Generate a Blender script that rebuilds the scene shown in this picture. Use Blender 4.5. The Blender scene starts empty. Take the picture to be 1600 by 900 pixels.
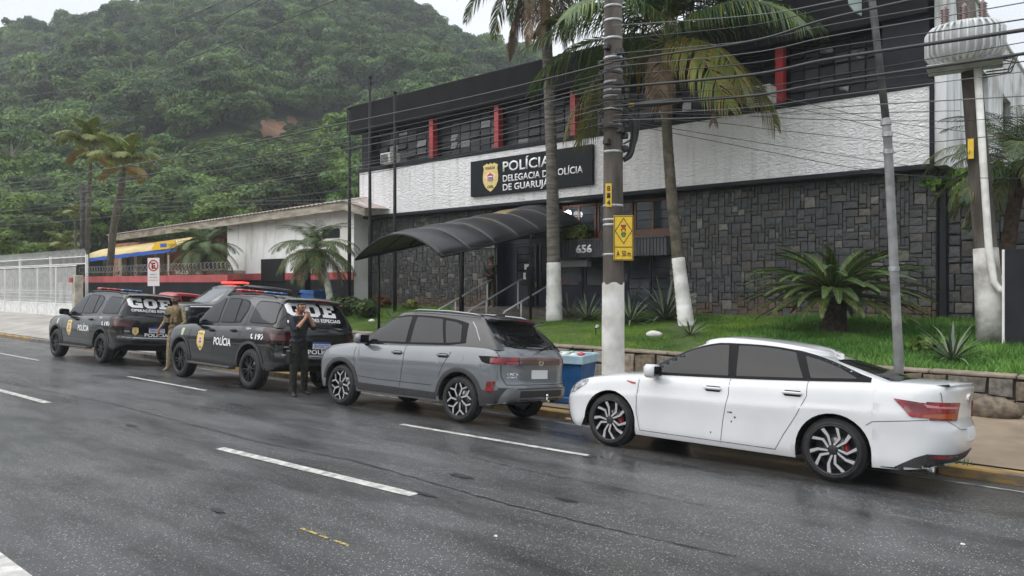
import bpy, bmesh, math, random
import numpy as np
from mathutils import Vector, Matrix, Euler
from mathutils.bvhtree import BVHTree
from mathutils.geometry import tessellate_polygon
R = math.radians
rnd = random.Random(7)
SC = bpy.context.scene
COL = SC.collection
# ------------------------------------------------------------------ camera
# world: X runs along the street (towards the near right), Y towards the station, Z up; eye above the median kerb
F, HY, EYE = 1180.0, 443.0, 2.0
CC, SS = 0.6534, 0.7570
cam_d = bpy.data.cameras.new('camera'); cam = bpy.data.objects.new('camera', cam_d); COL.objects.link(cam)
cam.location = (0, 0, EYE); cam.rotation_euler = (R(90), 0, math.atan2(CC, SS))
cam_d.sensor_width = 36; cam_d.lens = F / 1600 * 36; cam_d.shift_y = -(450 - HY) / 1600
cam_d.clip_start = 0.1; cam_d.clip_end = 2000
SC.camera = cam
SC.view_settings.view_transform = 'Standard'; SC.view_settings.look = 'None'
SC.view_settings.exposure = 0.78; SC.view_settings.gamma = 1.0
SC.cycles.use_denoising = True
SC.cycles.max_bounces = 8; SC.cycles.volume_bounces = 0; SC.cycles.transparent_max_bounces = 8
SC.cycles.use_adaptive_sampling = True
# ------------------------------------------------------------------ overcast sky and soft sun
SUN_EL, SUN_AZ = R(50), R(212)
world = bpy.data.worlds.new('World'); SC.world = world; world.use_nodes = True
wn = world.node_tree; wn.nodes.clear()
w_out = wn.nodes.new('ShaderNodeOutputWorld'); w_bg = wn.nodes.new('ShaderNodeBackground')
w_sky = wn.nodes.new('ShaderNodeTexSky'); w_sky.sky_type = 'NISHITA'; w_sky.sun_disc = False
w_sky.sun_elevation = SUN_EL; w_sky.sun_rotation = SUN_AZ; w_sky.dust_density = 3.0
w_tc = wn.nodes.new('ShaderNodeTexCoord'); w_map = wn.nodes.new('ShaderNodeMapping'); w_map.inputs['Scale'].default_value = (1.2, 1.2, 3.2)
w_nz = wn.nodes.new('ShaderNodeTexNoise'); w_nz.inputs['Scale'].default_value = 2.2; w_nz.inputs['Detail'].default_value = 6
w_cr = wn.nodes.new('ShaderNodeValToRGB')
w_cr.color_ramp.elements[0].position = .32; w_cr.color_ramp.elements[0].color = (4.2, 4.4, 4.65, 1)
w_cr.color_ramp.elements[1].position = .68; w_cr.color_ramp.elements[1].color = (5.5, 5.65, 5.85, 1)
w_mix = wn.nodes.new('ShaderNodeMixRGB'); w_mix.inputs['Fac'].default_value = .9
wl = wn.links.new
wl(w_tc.outputs['Generated'], w_map.inputs['Vector']); wl(w_map.outputs[0], w_nz.inputs['Vector']); wl(w_nz.outputs['Fac'], w_cr.inputs['Fac'])
wl(w_sky.outputs[0], w_mix.inputs[1]); wl(w_cr.outputs[0], w_mix.inputs[2]); wl(w_mix.outputs[0], w_bg.inputs['Color'])
w_bg.inputs['Strength'].default_value = 0.1
# standard overcast sky: the zenith is brighter than the horizon
w_sep = wn.nodes.new('ShaderNodeSeparateXYZ'); wl(w_tc.outputs['Generated'], w_sep.inputs[0])
w_mr = wn.nodes.new('ShaderNodeMapRange'); w_mr.inputs['From Min'].default_value = 0.12; w_mr.inputs['From Max'].default_value = 1.0
w_mr.inputs['To Min'].default_value = 1.0; w_mr.inputs['To Max'].default_value = 2.2; wl(w_sep.outputs['Z'], w_mr.inputs[0])
w_mul = wn.nodes.new('ShaderNodeMixRGB'); w_mul.blend_type = 'MULTIPLY'; w_mul.inputs[0].default_value = 1
wl(w_mix.outputs[0], w_mul.inputs[1]); wl(w_mr.outputs[0], w_mul.inputs[2]); wl(w_mul.outputs[0], w_bg.inputs['Color'])
wl(w_bg.outputs[0], w_out.inputs['Surface'])
sun_d = bpy.data.lights.new('sun', 'SUN'); sun = bpy.data.objects.new('sun', sun_d); COL.objects.link(sun)
sun_d.energy = 1.1; sun_d.angle = R(80); sun_d.color = (1, .97, .92)
# the sun is high behind the cloud, over the photographer's left shoulder
sdir = Vector((math.sin(SUN_AZ) * math.cos(SUN_EL), math.cos(SUN_AZ) * math.cos(SUN_EL), math.sin(SUN_EL)))
sun.rotation_euler = sdir.to_track_quat('Z', 'Y').to_euler()

# ------------------------------------------------------------------ layout helpers (photograph -> place)
def XYd(px, Y):
    u = (px - 800) / F; d = Y / (SS + CC * u); r = u * d
    return r * SS - d * CC, d
def XatY(px, Y): return XYd(px, Y)[0]
def at(px, py, Y):
    x, d = XYd(px, Y); return Vector((x, Y, EYE + (HY - py) * d / F))
def atd(px, py, d):
    u = (px - 800) / F; r = u * d
    return Vector((r * SS - d * CC, d * SS + r * CC, EYE + (HY - py) * d / F))

# ------------------------------------------------------------------ object helpers
def tag(o, label=None, cat=None, group=None, kind=None):
    if label: o['label'] = label
    if cat: o['category'] = cat
    if group: o['group'] = group
    if kind: o['kind'] = kind
    return o
def thing(name, label, cat, loc=(0, 0, 0), rz=0, group=None):
    o = bpy.data.objects.new(name, None); COL.objects.link(o)
    o.empty_display_size = .2
    o.location = loc; o.rotation_euler = (0, 0, rz)
    return tag(o, label, cat, group)
def newobj(name, me, parent=None, loc=None, rot=None):
    o = bpy.data.objects.new(name, me); COL.objects.link(o)
    if parent: o.parent = parent
    if loc is not None: o.location = loc
    if rot is not None: o.rotation_euler = rot
    return o
def setmats(me, mats):
    if not isinstance(mats, (list, tuple)): mats = [mats]
    for m in mats: me.materials.append(m)
def fromdata(name, verts, faces, mats, parent=None, smooth=False, mi=None, loc=None, rot=None):
    me = bpy.data.meshes.new(name); me.from_pydata([tuple(v) for v in verts], [], faces); setmats(me, mats)
    if mi is not None: me.polygons.foreach_set('material_index', mi)
    if smooth: me.polygons.foreach_set('use_smooth', [True] * len(me.polygons))
    me.update()
    return newobj(name, me, parent, loc, rot)
class MB:
    def __init__(s): s.v = []; s.f = []; s.m = []; s.sm = []
    def add(s, vs, fs, mi=0, smooth=False):
        b = len(s.v); s.v += [tuple(v) for v in vs]; s.f += [[b + i for i in f] for f in fs]; s.m += [mi] * len(fs); s.sm += [smooth] * len(fs); return s
    def box(s, x0, x1, y0, y1, z0, z1, mi=0, M=None):
        vs = [Vector((x, y, z)) for x in (x0, x1) for y in (y0, y1) for z in (z0, z1)]
        if M is not None: vs = [M @ v for v in vs]
        return s.add(vs, [(0, 1, 3, 2), (4, 6, 7, 5), (0, 4, 5, 1), (2, 3, 7, 6), (0, 2, 6, 4), (1, 5, 7, 3)], mi)
    def bbox(s, x0, x1, y0, y1, z0, z1, b=.01, mi=0, M=None):
        """box with chamfered edges"""
        vs = []; idx = {}
        for ix, x in enumerate((x0, x1)):
            for iy, y in enumerate((y0, y1)):
                for iz, z in enumerate((z0, z1)):
                    sx, sy, sz = (1 - 2 * ix), (1 - 2 * iy), (1 - 2 * iz)
                    for a in range(3):
                        o = [b * sx, b * sy, b * sz]; o[a] = 0
                        idx[(ix, iy, iz, a)] = len(vs); vs.append(Vector((x + o[0], y + o[1], z + o[2])))
        fs = []
        for i in (0, 1):
            fs.append([idx[(i, 0, 0, 0)], idx[(i, 0, 1, 0)], idx[(i, 1, 1, 0)], idx[(i, 1, 0, 0)]][::(1 if i == 0 else -1)])
            fs.append([idx[(0, i, 0, 1)], idx[(1, i, 0, 1)], idx[(1, i, 1, 1)], idx[(0, i, 1, 1)]][::(1 if i == 0 else -1)])
            fs.append([idx[(0, 0, i, 2)], idx[(0, 1, i, 2)], idx[(1, 1, i, 2)], idx[(1, 0, i, 2)]][::(1 if i == 0 else -1)])
        for i in (0, 1):
            for j in (0, 1):
                fs.append([idx[(i, j, 0, 0)], idx[(i, j, 1, 0)], idx[(i, j, 1, 1)], idx[(i, j, 0, 1)]])
                fs.append([idx[(i, 0, j, 0)], idx[(i, 1, j, 0)], idx[(i, 1, j, 2)], idx[(i, 0, j, 2)]])
                fs.append([idx[(0, i, j, 1)], idx[(1, i, j, 1)], idx[(1, i, j, 2)], idx[(0, i, j, 2)]])
        for ix in (0, 1):
            for iy in (0, 1):
                for iz in (0, 1): fs.append([idx[(ix, iy, iz, a)] for a in range(3)])
        if M is not None: vs = [M @ v for v in vs]
        return s.add(vs, fs, mi)
    def tube(s, pts, rad, n=8, mi=0, smooth=True, caps=True):
        pts = [Vector(p) for p in pts]
        if not isinstance(rad, (list, tuple)): rad = [rad] * len(pts)
        vs = []; prev = None
        for i, p in enumerate(pts):
            t = (pts[min(i + 1, len(pts) - 1)] - pts[max(i - 1, 0)]).normalized()
            if prev is None:
                a = Vector((0, 0, 1)) if abs(t.z) < .9 else Vector((1, 0, 0))
                u = t.cross(a).normalized()
            else:
                u = (prev - t * prev.dot(t)).normalized()
            prev = u; w = t.cross(u)
            for k in range(n):
                a = 2 * math.pi * k / n
                vs.append(p + (u * math.cos(a) + w * math.sin(a)) * rad[i])
        fs = []
        for i in range(len(pts) - 1):
            for k in range(n):
                k2 = (k + 1) % n
                fs.append((i * n + k, i * n + k2, (i + 1) * n + k2, (i + 1) * n + k))
        s.add(vs, fs, mi, smooth)
        if caps:
            b = len(s.v) - len(vs)
            s.f.append([b + k for k in range(n)][::-1]); s.m.append(mi); s.sm.append(False)
            s.f.append([b + (len(pts) - 1) * n + k for k in range(n)]); s.m.append(mi); s.sm.append(False)
        return s
    def lathe(s, prof, n=24, mi=0, M=None, smooth=True):
        """prof: (radius, height) about local z"""
        vs = []
        for r, z in prof:
            for k in range(n):
                a = 2 * math.pi * k / n; v = Vector((r * math.cos(a), r * math.sin(a), z)); vs.append(M @ v if M is not None else v)
        fs = [(i * n + k, i * n + (k + 1) % n, (i + 1) * n + (k + 1) % n, (i + 1) * n + k) for i in range(len(prof) - 1) for k in range(n)]
        return s.add(vs, fs, mi, smooth)
    def prism(s, poly, y0, y1, mi=0, M=None):
        """poly in (x,z), extruded along y"""
        n = len(poly); vs = [Vector((x, y0, z)) for x, z in poly] + [Vector((x, y1, z)) for x, z in poly]
        if M is not None: vs = [M @ v for v in vs]
        fs = [[i, (i + 1) % n, n + (i + 1) % n, n + i] for i in range(n)]
        tri = tessellate_polygon([[Vector((x, z, 0)) for x, z in poly]])
        fs += [list(t) for t in tri] + [[n + i for i in t][::-1] for t in tri]
        return s.add(vs, fs, mi)
    def blob(s, c, r, n=8, m=6, mi=0, jit=0, seed=0):
        g = random.Random(seed); vs = []
        r = r if isinstance(r, (tuple, list)) else (r, r, r)
        for i in range(m + 1):
            a = math.pi * i / m
            for k in range(n):
                b = 2 * math.pi * k / n; q = 1 + g.uniform(-jit, jit)
                vs.append((c[0] + r[0] * q * math.sin(a) * math.cos(b), c[1] + r[1] * q * math.sin(a) * math.sin(b), c[2] + r[2] * q * math.cos(a)))
        fs = [(i * n + k, (i + 1) * n + k, (i + 1) * n + (k + 1) % n, i * n + (k + 1) % n) for i in range(m) for k in range(n)]
        return s.add(vs, fs, mi, True)
    def mesh(s, name, mats):
        me = bpy.data.meshes.new(name); me.from_pydata(s.v, [], s.f); setmats(me, mats)
        me.polygons.foreach_set('material_index', s.m); me.polygons.foreach_set('use_smooth', s.sm)
        me.validate(); me.update()
        bm = bmesh.new(); bm.from_mesh(me); bmesh.ops.recalc_face_normals(bm, faces=bm.faces); bm.to_mesh(me); bm.free()
        return me
    def build(s, name, mats, parent=None, loc=None, rot=None): return newobj(name, s.mesh(name, mats), parent, loc, rot)
def kids(o): return list(o.children)
def copy_tree(o, parent=None):
    ch = kids(o); c = o.copy(); COL.objects.link(c)
    if parent: c.parent = parent
    for k in ch: copy_tree(k, c)
    return c

# ------------------------------------------------------------------ materials
def mat(name, col, rough=.6, metal=0, var=.0, vscale=6.0, bump=0, bscale=30.0, coat=0, spec=.5, col2=None, stretch=None, emis=None, detail=5, rvar=0, objrand=0, coatr=.03):
    m = bpy.data.materials.new(name); m.use_nodes = True; nt = m.node_tree; N = nt.nodes; L = nt.links.new
    b = N['Principled BSDF']
    b.inputs['Roughness'].default_value = rough; b.inputs['Metallic'].default_value = metal
    b.inputs['Specular IOR Level'].default_value = spec
    if coat: b.inputs['Coat Weight'].default_value = coat; b.inputs['Coat Roughness'].default_value = coatr
    b.inputs['Base Color'].default_value = (*col, 1)
    tc = None
    def coords():
        nonlocal tc
        if tc is None:
            tc = N.new('ShaderNodeTexCoord'); mp = N.new('ShaderNodeMapping'); L(tc.outputs['Object'], mp.inputs[0])
            if stretch: mp.inputs['Scale'].default_value = stretch
            tc = mp
        return tc.outputs[0]
    if var or col2:
        nz = N.new('ShaderNodeTexNoise'); nz.inputs['Scale'].default_value = vscale; nz.inputs['Detail'].default_value = detail; L(coords(), nz.inputs['Vector'])
        cr = N.new('ShaderNodeValToRGB'); L(nz.outputs['Fac'], cr.inputs['Fac'])
        c2 = col2 if col2 else tuple(min(1, c * (1 + var)) for c in col); c1 = col if col2 else tuple(c * (1 - var) for c in col)
        cr.color_ramp.elements[0].position = .38; cr.color_ramp.elements[0].color = (*c1, 1)
        cr.color_ramp.elements[1].position = .62; cr.color_ramp.elements[1].color = (*c2, 1)
        out = cr.outputs[0]
        if objrand:
            oi = N.new('ShaderNodeObjectInfo'); hs = N.new('ShaderNodeHueSaturation'); mr = N.new('ShaderNodeMapRange')
            mr.inputs['To Min'].default_value = 1 - objrand; mr.inputs['To Max'].default_value = 1 + objrand
            L(oi.outputs['Random'], mr.inputs[0]); L(mr.outputs[0], hs.inputs['Value']); L(out, hs.inputs['Color']); out = hs.outputs[0]
        L(out, b.inputs['Base Color'])
        if rvar:
            mr = N.new('ShaderNodeMapRange'); mr.inputs['To Min'].default_value = rough - rvar; mr.inputs['To Max'].default_value = rough + rvar
            L(nz.outputs['Fac'], mr.inputs[0]); L(mr.outputs[0], b.inputs['Roughness'])
    if bump:
        nb = N.new('ShaderNodeTexNoise'); nb.inputs['Scale'].default_value = bscale; nb.inputs['Detail'].default_value = 4; L(coords(), nb.inputs['Vector'])
        bp = N.new('ShaderNodeBump'); bp.inputs['Strength'].default_value = 1.0; bp.inputs['Distance'].default_value = bump
        L(nb.outputs['Fac'], bp.inputs['Height']); L(bp.outputs[0], b.inputs['Normal'])
    if emis: b.inputs['Emission Color'].default_value = (*emis[0], 1); b.inputs['Emission Strength'].default_value = emis[1]
    return m
def nodes(m): return m.node_tree.nodes, m.node_tree.links.new, m.node_tree.nodes['Principled BSDF']

M_white = mat('white_paint', (.78, .78, .76), .55, var=.08, vscale=3)
M_whitedirty = mat('lime_wash', (.76, .76, .74), .85, col2=(.5, .49, .45), vscale=2.3, bump=.006, bscale=40, detail=9)
M_black = mat('black_paint', (.010, .010, .011), .6, spec=.25, var=.25, vscale=8)
M_charcoal = mat('charcoal_render', (.012, .012, .014), .85, spec=.15, var=.22, vscale=1.3, bump=.004, bscale=40, detail=8)
M_char2 = mat('charcoal_trim', (.020, .021, .025), .8, spec=.2, var=.2, vscale=2)
M_red = mat('red_paint', (.36, .025, .028), .5, var=.2, vscale=4)
M_glass = mat('dark_glass', (.018, .022, .026), .06, spec=.6)
M_metalg = mat('galvanised_steel', (.38, .39, .40), .5, .7, var=.2, vscale=15)
M_handrail = mat('handrail_paint', (.62, .63, .63), .4, var=.1, vscale=9)
M_wood = mat('brown_window_timber', (.105, .048, .026), .5, var=.3, vscale=8, stretch=(1, 1, 8))
M_navy = mat('navy_door_paint', (.010, .016, .035), .35, var=.3, vscale=3)
M_yellow = mat('sign_yellow', (.72, .48, .03), .45, var=.08, vscale=20)
M_blue = mat('blue_paint', (.02, .12, .38), .5, var=.2, vscale=7)
# ================================================================== THE SETTING: road, kerbs, pavement, lawn
def interp(tab, x):
    if x <= tab[0][0]: return tab[0][1]
    for (a, b), (c, d) in zip(tab, tab[1:]):
        if x <= c: return b + (d - b) * (x - a) / (c - a)
    return tab[-1][1]
def sstep(a, b, x):
    t = min(1, max(0, (x - a) / (b - a))); return t * t * (3 - 2 * t)
def road_z(x, y):
    return 0.0 if y < 7.5 else -0.09 * (min(y, 10.4) - 7.5)
LAWN = [(13.6, .50), (13.95, .56), (16, .78), (17.5, .88), (20, 1.12), (40, 1.3)]
def lawn_z(x, y): return interp(LAWN, y)
KERB = 9.9
def walk_z(x, y):
    lvl = -0.085 + 0.02 * (y - 10)                      # pavement in front of the lawn
    ramp = -0.10 + max(0, y - 10) * .085                # drive that climbs to the yard on the left
    k = sstep(-19.5, -22.5, x) if x > -22.5 else 1.0
    return lvl * (1 - k) + ramp * k
def grid(name, xs, ys, zf, m, kind='structure', smooth=True):
    vs = [(x, y, zf(x, y)) for y in ys for x in xs]; nx = len(xs)
    fs = [(j * nx + i, j * nx + i + 1, (j + 1) * nx + i + 1, (j + 1) * nx + i) for j in range(len(ys) - 1) for i in range(nx - 1)]
    o = fromdata(name, vs, fs, m, smooth=smooth); o['kind'] = kind; return o
def lin(a, b, n): return [a + (b - a) * i / n for i in range(n + 1)]

# wet asphalt
def asphalt():
    m = bpy.data.materials.new('wet_asphalt'); m.use_nodes = True; N, L, b = nodes(m)
    tc = N.new('ShaderNodeTexCoord')
    def noise(scale, detail=4, st=(1, 1, 1), rough=.5):
        mp = N.new('ShaderNodeMapping'); mp.inputs['Scale'].default_value = st; L(tc.outputs['Object'], mp.inputs[0])
        n = N.new('ShaderNodeTexNoise'); n.inputs['Scale'].default_value = scale; n.inputs['Detail'].default_value = detail; n.inputs['Roughness'].default_value = rough
        L(mp.outputs[0], n.inputs['Vector']); return n.outputs['Fac']
    def ramp(v, p0, c0, p1, c1):
        r = N.new('ShaderNodeValToRGB'); r.color_ramp.elements[0].position = p0; r.color_ramp.elements[1].position = p1
        r.color_ramp.elements[0].color = (*c0, 1) if len(c0) == 3 else c0; r.color_ramp.elements[1].color = (*c1, 1); L(v, r.inputs[0]); return r.outputs[0]
    def mix(f, a, bb, mode='MIX'):
        x = N.new('ShaderNodeMixRGB'); x.blend_type = mode
        if isinstance(f, float): x.inputs[0].default_value = f
        else: L(f, x.inputs[0])
        for i, q in ((1, a), (2, bb)):
            if isinstance(q, tuple): x.inputs[i].default_value = (*q, 1)
            else: L(q, x.inputs[i])
        return x.outputs[0]
    g = lambda v: (v, v, v)
    base = ramp(noise(.55, 6, (.5, 1, 1)), .3, (.036, .036, .037), .7, (.066, .066, .066))
    # long streaks along the wheel paths, darker and wetter patches
    wet = ramp(noise(.9, 7, (.42, 1.5, 1), .62), .45, g(0), .64, g(1))
    wear = ramp(noise(2.3, 5, (.3, 1.3, 1), .6), .35, g(.62), .65, g(1.28))
    # aggregate: pale stones between dark binder
    vo = N.new('ShaderNodeTexVoronoi'); vo.inputs['Scale'].default_value = 52; L(tc.outputs['Object'], vo.inputs['Vector'])
    stone = ramp(vo.outputs['Distance'], .0, g(1), .42, g(0))
    vr = N.new('ShaderNodeSeparateColor'); L(vo.outputs['Color'], vr.inputs[0])
    pick = ramp(vr.outputs[0], .48, g(0), .90, g(1))
    st = mix(1.0, stone, pick, 'MULTIPLY')
    c = mix(1.0, base, wear, 'MULTIPLY')
    c = mix(st, c, (.60, .60, .59))
    c = mix(wet, c, mix(1.0, c, g(.34), 'MULTIPLY'))
    L(c, b.inputs['Base Color'])
    rr = ramp(noise(1.3, 6, (.5, 1.3, 1), .6), .35, g(.36), .62, g(.52))
    rr = mix(wet, rr, g(.27)); L(rr, b.inputs['Roughness']); L(mix(wet, g(.26), g(.14)), b.inputs['Coat Roughness'])
    b.inputs['Specular IOR Level'].default_value = .5
    b.inputs['Coat Weight'].default_value = .4; b.inputs['Coat Roughness'].default_value = .30
    add = N.new('ShaderNodeMath'); add.operation = 'ADD'; L(stone, add.inputs[0]); L(noise(160, 2), add.inputs[1])
    bp = N.new('ShaderNodeBump'); bp.inputs['Strength'].default_value = .55; bp.inputs['Distance'].default_value = .008
    L(add.outputs[0], bp.inputs['Height']); L(bp.outputs[0], b.inputs['Normal'])
    return m
M_asph = asphalt()
grid('road', lin(-140, 30, 85), [1.5, 4, 6, 7, 7.3, 7.5, 7.7, 8.2, 9, KERB, 10.0], road_z, M_asph)
M_earth = mat('earth', (.09, .10, .05), .95, col2=(.14, .12, .07), vscale=.4, bump=.05, bscale=3)
grid('ground', lin(-420, 420, 42), lin(-420, 420, 42), lambda x, y: -.62, M_earth)
M_drive = mat('driveway_concrete', (.42, .39, .35), .55, col2=(.27, .25, .225), vscale=.9, bump=.003, bscale=50, detail=9)
M_conc = mat('pavement_concrete', (.29, .225, .155), .7, col2=(.19, .145, .10), vscale=1.1, bump=.004, bscale=60, detail=9, rvar=.15)
grid('pavement', lin(-20, -19, 2) + lin(-18, 12, 30), [KERB + .22, 10.5, 11, 12, 13, 13.85], walk_z, M_conc)
grid('forecourt', [-60, -45, -35, -30, -27, -25] + lin(-23, -20, 6), [KERB + .22, 10.5, 11, 12, 13, 13.85], walk_z, M_drive)
grid('driveway', [-75, -60, -45, -35, -30, -27, -25, -23, -21.2], [13.85, 15, 17, 20, 24, 30], lambda x, y: walk_z(-30, y) if y < 19 else walk_z(-30, 19), M_drive)
# faint expansion joints across the pavement
# kerb with worn yellow paint
M_kerb = mat('worn_yellow_kerb', (.45, .27, .05), .75, col2=(.13, .115, .10), vscale=3.2, bump=.006, bscale=25, detail=9, stretch=(.6, 2, 2))
M_kerbg = mat('kerb_concrete', (.20, .18, .155), .8, col2=(.12, .11, .10), vscale=4, bump=.006, bscale=25, detail=8)
kerb_len = 1.0
kbm = {}
def kerb_stone(i, x0):
    m = M_kerb if x0 > -19.5 or rnd.random() < .35 else M_kerbg
    zl = (road_z(0, KERB)); top = walk_z(x0 + .5, KERB + .2) - .004
    mb = MB(); mb.bbox(0, kerb_len - .012, 0, .20, -.28, 0, .022)
    key = (m.name, round(top, 2))
    if key not in kbm: kbm[key] = mb.mesh('kerb_stone', m)
    o = newobj('kerb_stone', kbm[key], kerb_root, (x0, KERB + rnd.uniform(-.008, .008), top + rnd.uniform(-.006, .004)))
    return o
kerb_root = bpy.data.objects.new('kerb', None); COL.objects.link(kerb_root); kerb_root['kind'] = 'structure'
x = -62.0; i = 0
while x < 11:
    kerb_stone(i, x); x += kerb_len; i += 1
# median kerb under the photographer, white with a red block
M_kw = mat('white_kerb_paint', (.62, .61, .58), .7, col2=(.40, .39, .37), vscale=7, bump=.005, bscale=30, detail=9)
M_kr = mat('red_kerb_paint', (.42, .07, .05), .7, col2=(.25, .10, .09), vscale=7, bump=.005, bscale=30)
mroot = bpy.data.objects.new('median_kerb', None); COL.objects.link(mroot); mroot['kind'] = 'structure'
kk = [MB().bbox(0, .985, -.3, 0, -.2, .0, .02).mesh('kerb_stone', mm) for mm in (M_kw, M_kr)]
for i in range(14):
    newobj('kerb_stone', kk[1 if i in (3, 4, 9, 10) else 0], mroot, (-13.05 + i, 1.68, .12))
grid('median', [-30, -10, 4], [-6, -2, 1.48], lambda x, y: .1, M_kerbg)
# lane markings, each dash a thin raised sheet
M_line = mat('thermoplastic_line', (.56, .55, .51), .6, col2=(.27, .265, .25), vscale=9, detail=9, bump=.002, bscale=120)
def dash(x0, y0, x1, y1, w, name='lane_dash', m=None, z=.004):
    n = max(2, int(abs(x1 - x0) / .12)); g = random.Random(int(x0 * 100) + 5)
    dx, dy = x1 - x0, y1 - y0; l = math.hypot(dx, dy); nx, ny = -dy / l * w / 2, dx / l * w / 2
    vs = []; fs = []
    for i in range(n + 1):
        t = i / n; j = 1 + g.uniform(-.05, .03); k = 1 + g.uniform(-.05, .03)
        px_, py_ = x0 + dx * t, y0 + dy * t
        vs += [(px_ + nx * j, py_ + ny * j, road_z(0, py_ + ny) + z), (px_ - nx * k, py_ - ny * k, road_z(0, py_ - ny) + z)]
    for i in range(n): fs.append((2 * i, 2 * i + 1, 2 * i + 3, 2 * i + 2))
    o = fromdata(name, vs, fs, m or M_line); o['kind'] = 'structure'; return o
for x0, y0, x1, y1 in [(-8.67, 4.62, -5.36, 4.80), (-17.45, 4.42, -14.12, 4.49), (-26.3, 4.3, -23, 4.34)]: dash(x0, y0, x1, y1, .125)
for x0, y0, x1, y1 in [(-8.2, 7.09, -5.06, 7.22), (-16.85, 6.90, -13.55, 6.94), (-25.4, 6.78, -22.1, 6.82), (-34.2, 6.7, -31, 6.72)]: dash(x0, y0, x1, y1, .085)
# gutter line by the kerb
dash(-60, 9.42, 10, 9.42, .09, 'gutter_line', mat('worn_white_line', (.42, .42, .40), .6, col2=(.10, .10, .10), vscale=5, detail=9))
M_yl = mat('worn_yellow_line', (.55, .42, .10), .7, col2=(.10, .095, .06), vscale=30, detail=6)
p, q = atd(470, 826, 2 * F / (826 - HY)), atd(545, 853, 2 * F / (853 - HY))
for a, b_ in ((0, .35), (.42, .6), (.72, 1)): dash(*(p.lerp(q, a).xy), *(p.lerp(q, b_).xy), .028, 'paint_trace', M_yl)
# tar seam and small patches on the road
M_tar = mat('tar_seam', (.012, .012, .013), .45, var=.3, vscale=20)
def wob(pts, w, name, m, z=.006, seed=1):
    g = random.Random(seed); out = []
    for (a, b2) in zip(pts, pts[1:]):
        n = max(1, int((Vector(b2) - Vector(a)).length / .10))
        for i in range(n):
            p_ = Vector(a).lerp(Vector(b2), i / n); out.append(p_ + Vector((g.uniform(-.012, .012), g.uniform(-.012, .012))))
    out.append(Vector(pts[-1])); vs = []; fs = []
    for i, p_ in enumerate(out):
        t = (out[min(i + 1, len(out) - 1)] - out[max(i - 1, 0)]).normalized(); nn = Vector((-t.y, t.x)); ww = w * g.uniform(.3, 1.2) / 2
        vs += [(p_.x + nn.x * ww, p_.y + nn.y * ww, road_z(0, p_.y) + z), (p_.x - nn.x * ww, p_.y - nn.y * ww, road_z(0, p_.y) + z)]
    for i in range(len(out) - 1): fs.append((2 * i, 2 * i + 1, 2 * i + 3, 2 * i + 2))
    o = fromdata(name, vs, fs, m); o['kind'] = 'structure'; return o
def gp(px_, py_): v = atd(px_, py_, 2 * F / (py_ - HY)); return (v.x, v.y)
wob([gp(0, 596), gp(180, 632), gp(400, 690), gp(560, 722), gp(800, 790), gp(1000, 838), gp(1150, 870)], .02, 'road_crack', M_tar)
wob([gp(600, 686), gp(700, 705), gp(820, 735), gp(960, 762), gp(1100, 790)], .012, 'road_crack', M_tar, seed=8)
def patch_road(px_, py_, rx, ry, seed):
    g = random.Random(seed); c = gp(px_, py_); n = 18; vs = [(c[0], c[1], .007)]
    for i in range(n):
        a = 2 * math.pi * i / n; q_ = g.uniform(.75, 1.2); vs.append((c[0] + rx * q_ * math.cos(a), c[1] + ry * q_ * math.sin(a), .007))
    o = fromdata('tar_patch', vs, [(0, 1 + i, 1 + (i + 1) % n) for i in range(n)], M_tar); o['kind'] = 'structure'
for a in [(720, 744, .17, .05, 1), (340, 798, .10, .035, 2), (885, 782, .12, .04, 5), (665, 773, .15, .03, 6), (205, 665, .16, .05, 7), (415, 610, .3, .05, 9), (560, 630, .25, .05, 10)]: patch_road(*a)

# ------------------------------------------------------------------ retaining wall of rough stone with a coping
M_st = [mat('tan_stone_%s' % n, c, .8, col2=d, vscale=9, bump=.012, bscale=14, detail=8) for n, c, d in
        (('brown', (.19, .15, .105), (.085, .068, .05)), ('ochre', (.36, .26, .13), (.20, .15, .09)), ('grey', (.20, .18, .155), (.09, .08, .068)), ('pale', (.30, .255, .20), (.15, .125, .10)))]
M_mortar = mat('mortar', (.085, .072, .058), .9, var=.3, vscale=10)
rw = thing('retaining_wall', 'low rough stone wall with thin coping holding up the lawn behind the pavement', 'wall')
MB().box(-20.8, 9, 13.88, 14.1, -.2, .50).build('wall_core', M_mortar, rw)
def stone_mesh(w, h, d, seed, m, jit=.2, chamf=.02):
    """one roughly squared stone, face towards -y, origin at centre of back"""
    g = random.Random(seed); j = lambda s: g.uniform(-s, s)
    cx = [(-w / 2, -h / 2), (w / 2, -h / 2), (w / 2, h / 2), (-w / 2, h / 2)]
    o = [(a + j(w * jit * .3), b + j(h * jit * .4)) for a, b in cx]
    o = [(min(w / 2, max(-w / 2, a)), min(h / 2, max(-h / 2, b))) for a, b in o]
    mids = [((o[i][0] + o[(i + 1) % 4][0]) / 2 + j(w * .03), (o[i][1] + o[(i + 1) % 4][1]) / 2 + j(h * .03)) for i in range(4)]
    ring = [q_ for p_ in zip(o, mids) for q_ in p_]
    n = 8
    vs = [(a, 0, b) for a, b in ring] + [(a, -d + chamf, b) for a, b in ring]
    s_ = lambda a, L_: a - math.copysign(min(chamf, abs(a)), a)
    vs += [(s_(a, w), -d + j(.006), s_(b, h)) for a, b in ring] + [(j(w * .1), -d - abs(j(.012)), j(h * .1))]
    fs = [(k * n + i, k * n + (i + 1) % n, (k + 1) * n + (i + 1) % n, (k + 1) * n + i) for k in range(2) for i in range(n)]
    fs += [(2 * n + i, 2 * n + (i + 1) % n, 3 * n) for i in range(n)]
    me = bpy.data.meshes.new('stone'); me.from_pydata(vs, [], fs); me.materials.append(m); me.update(); return me
x = -20.8; g = random.Random(4); cnt = 0
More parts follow.
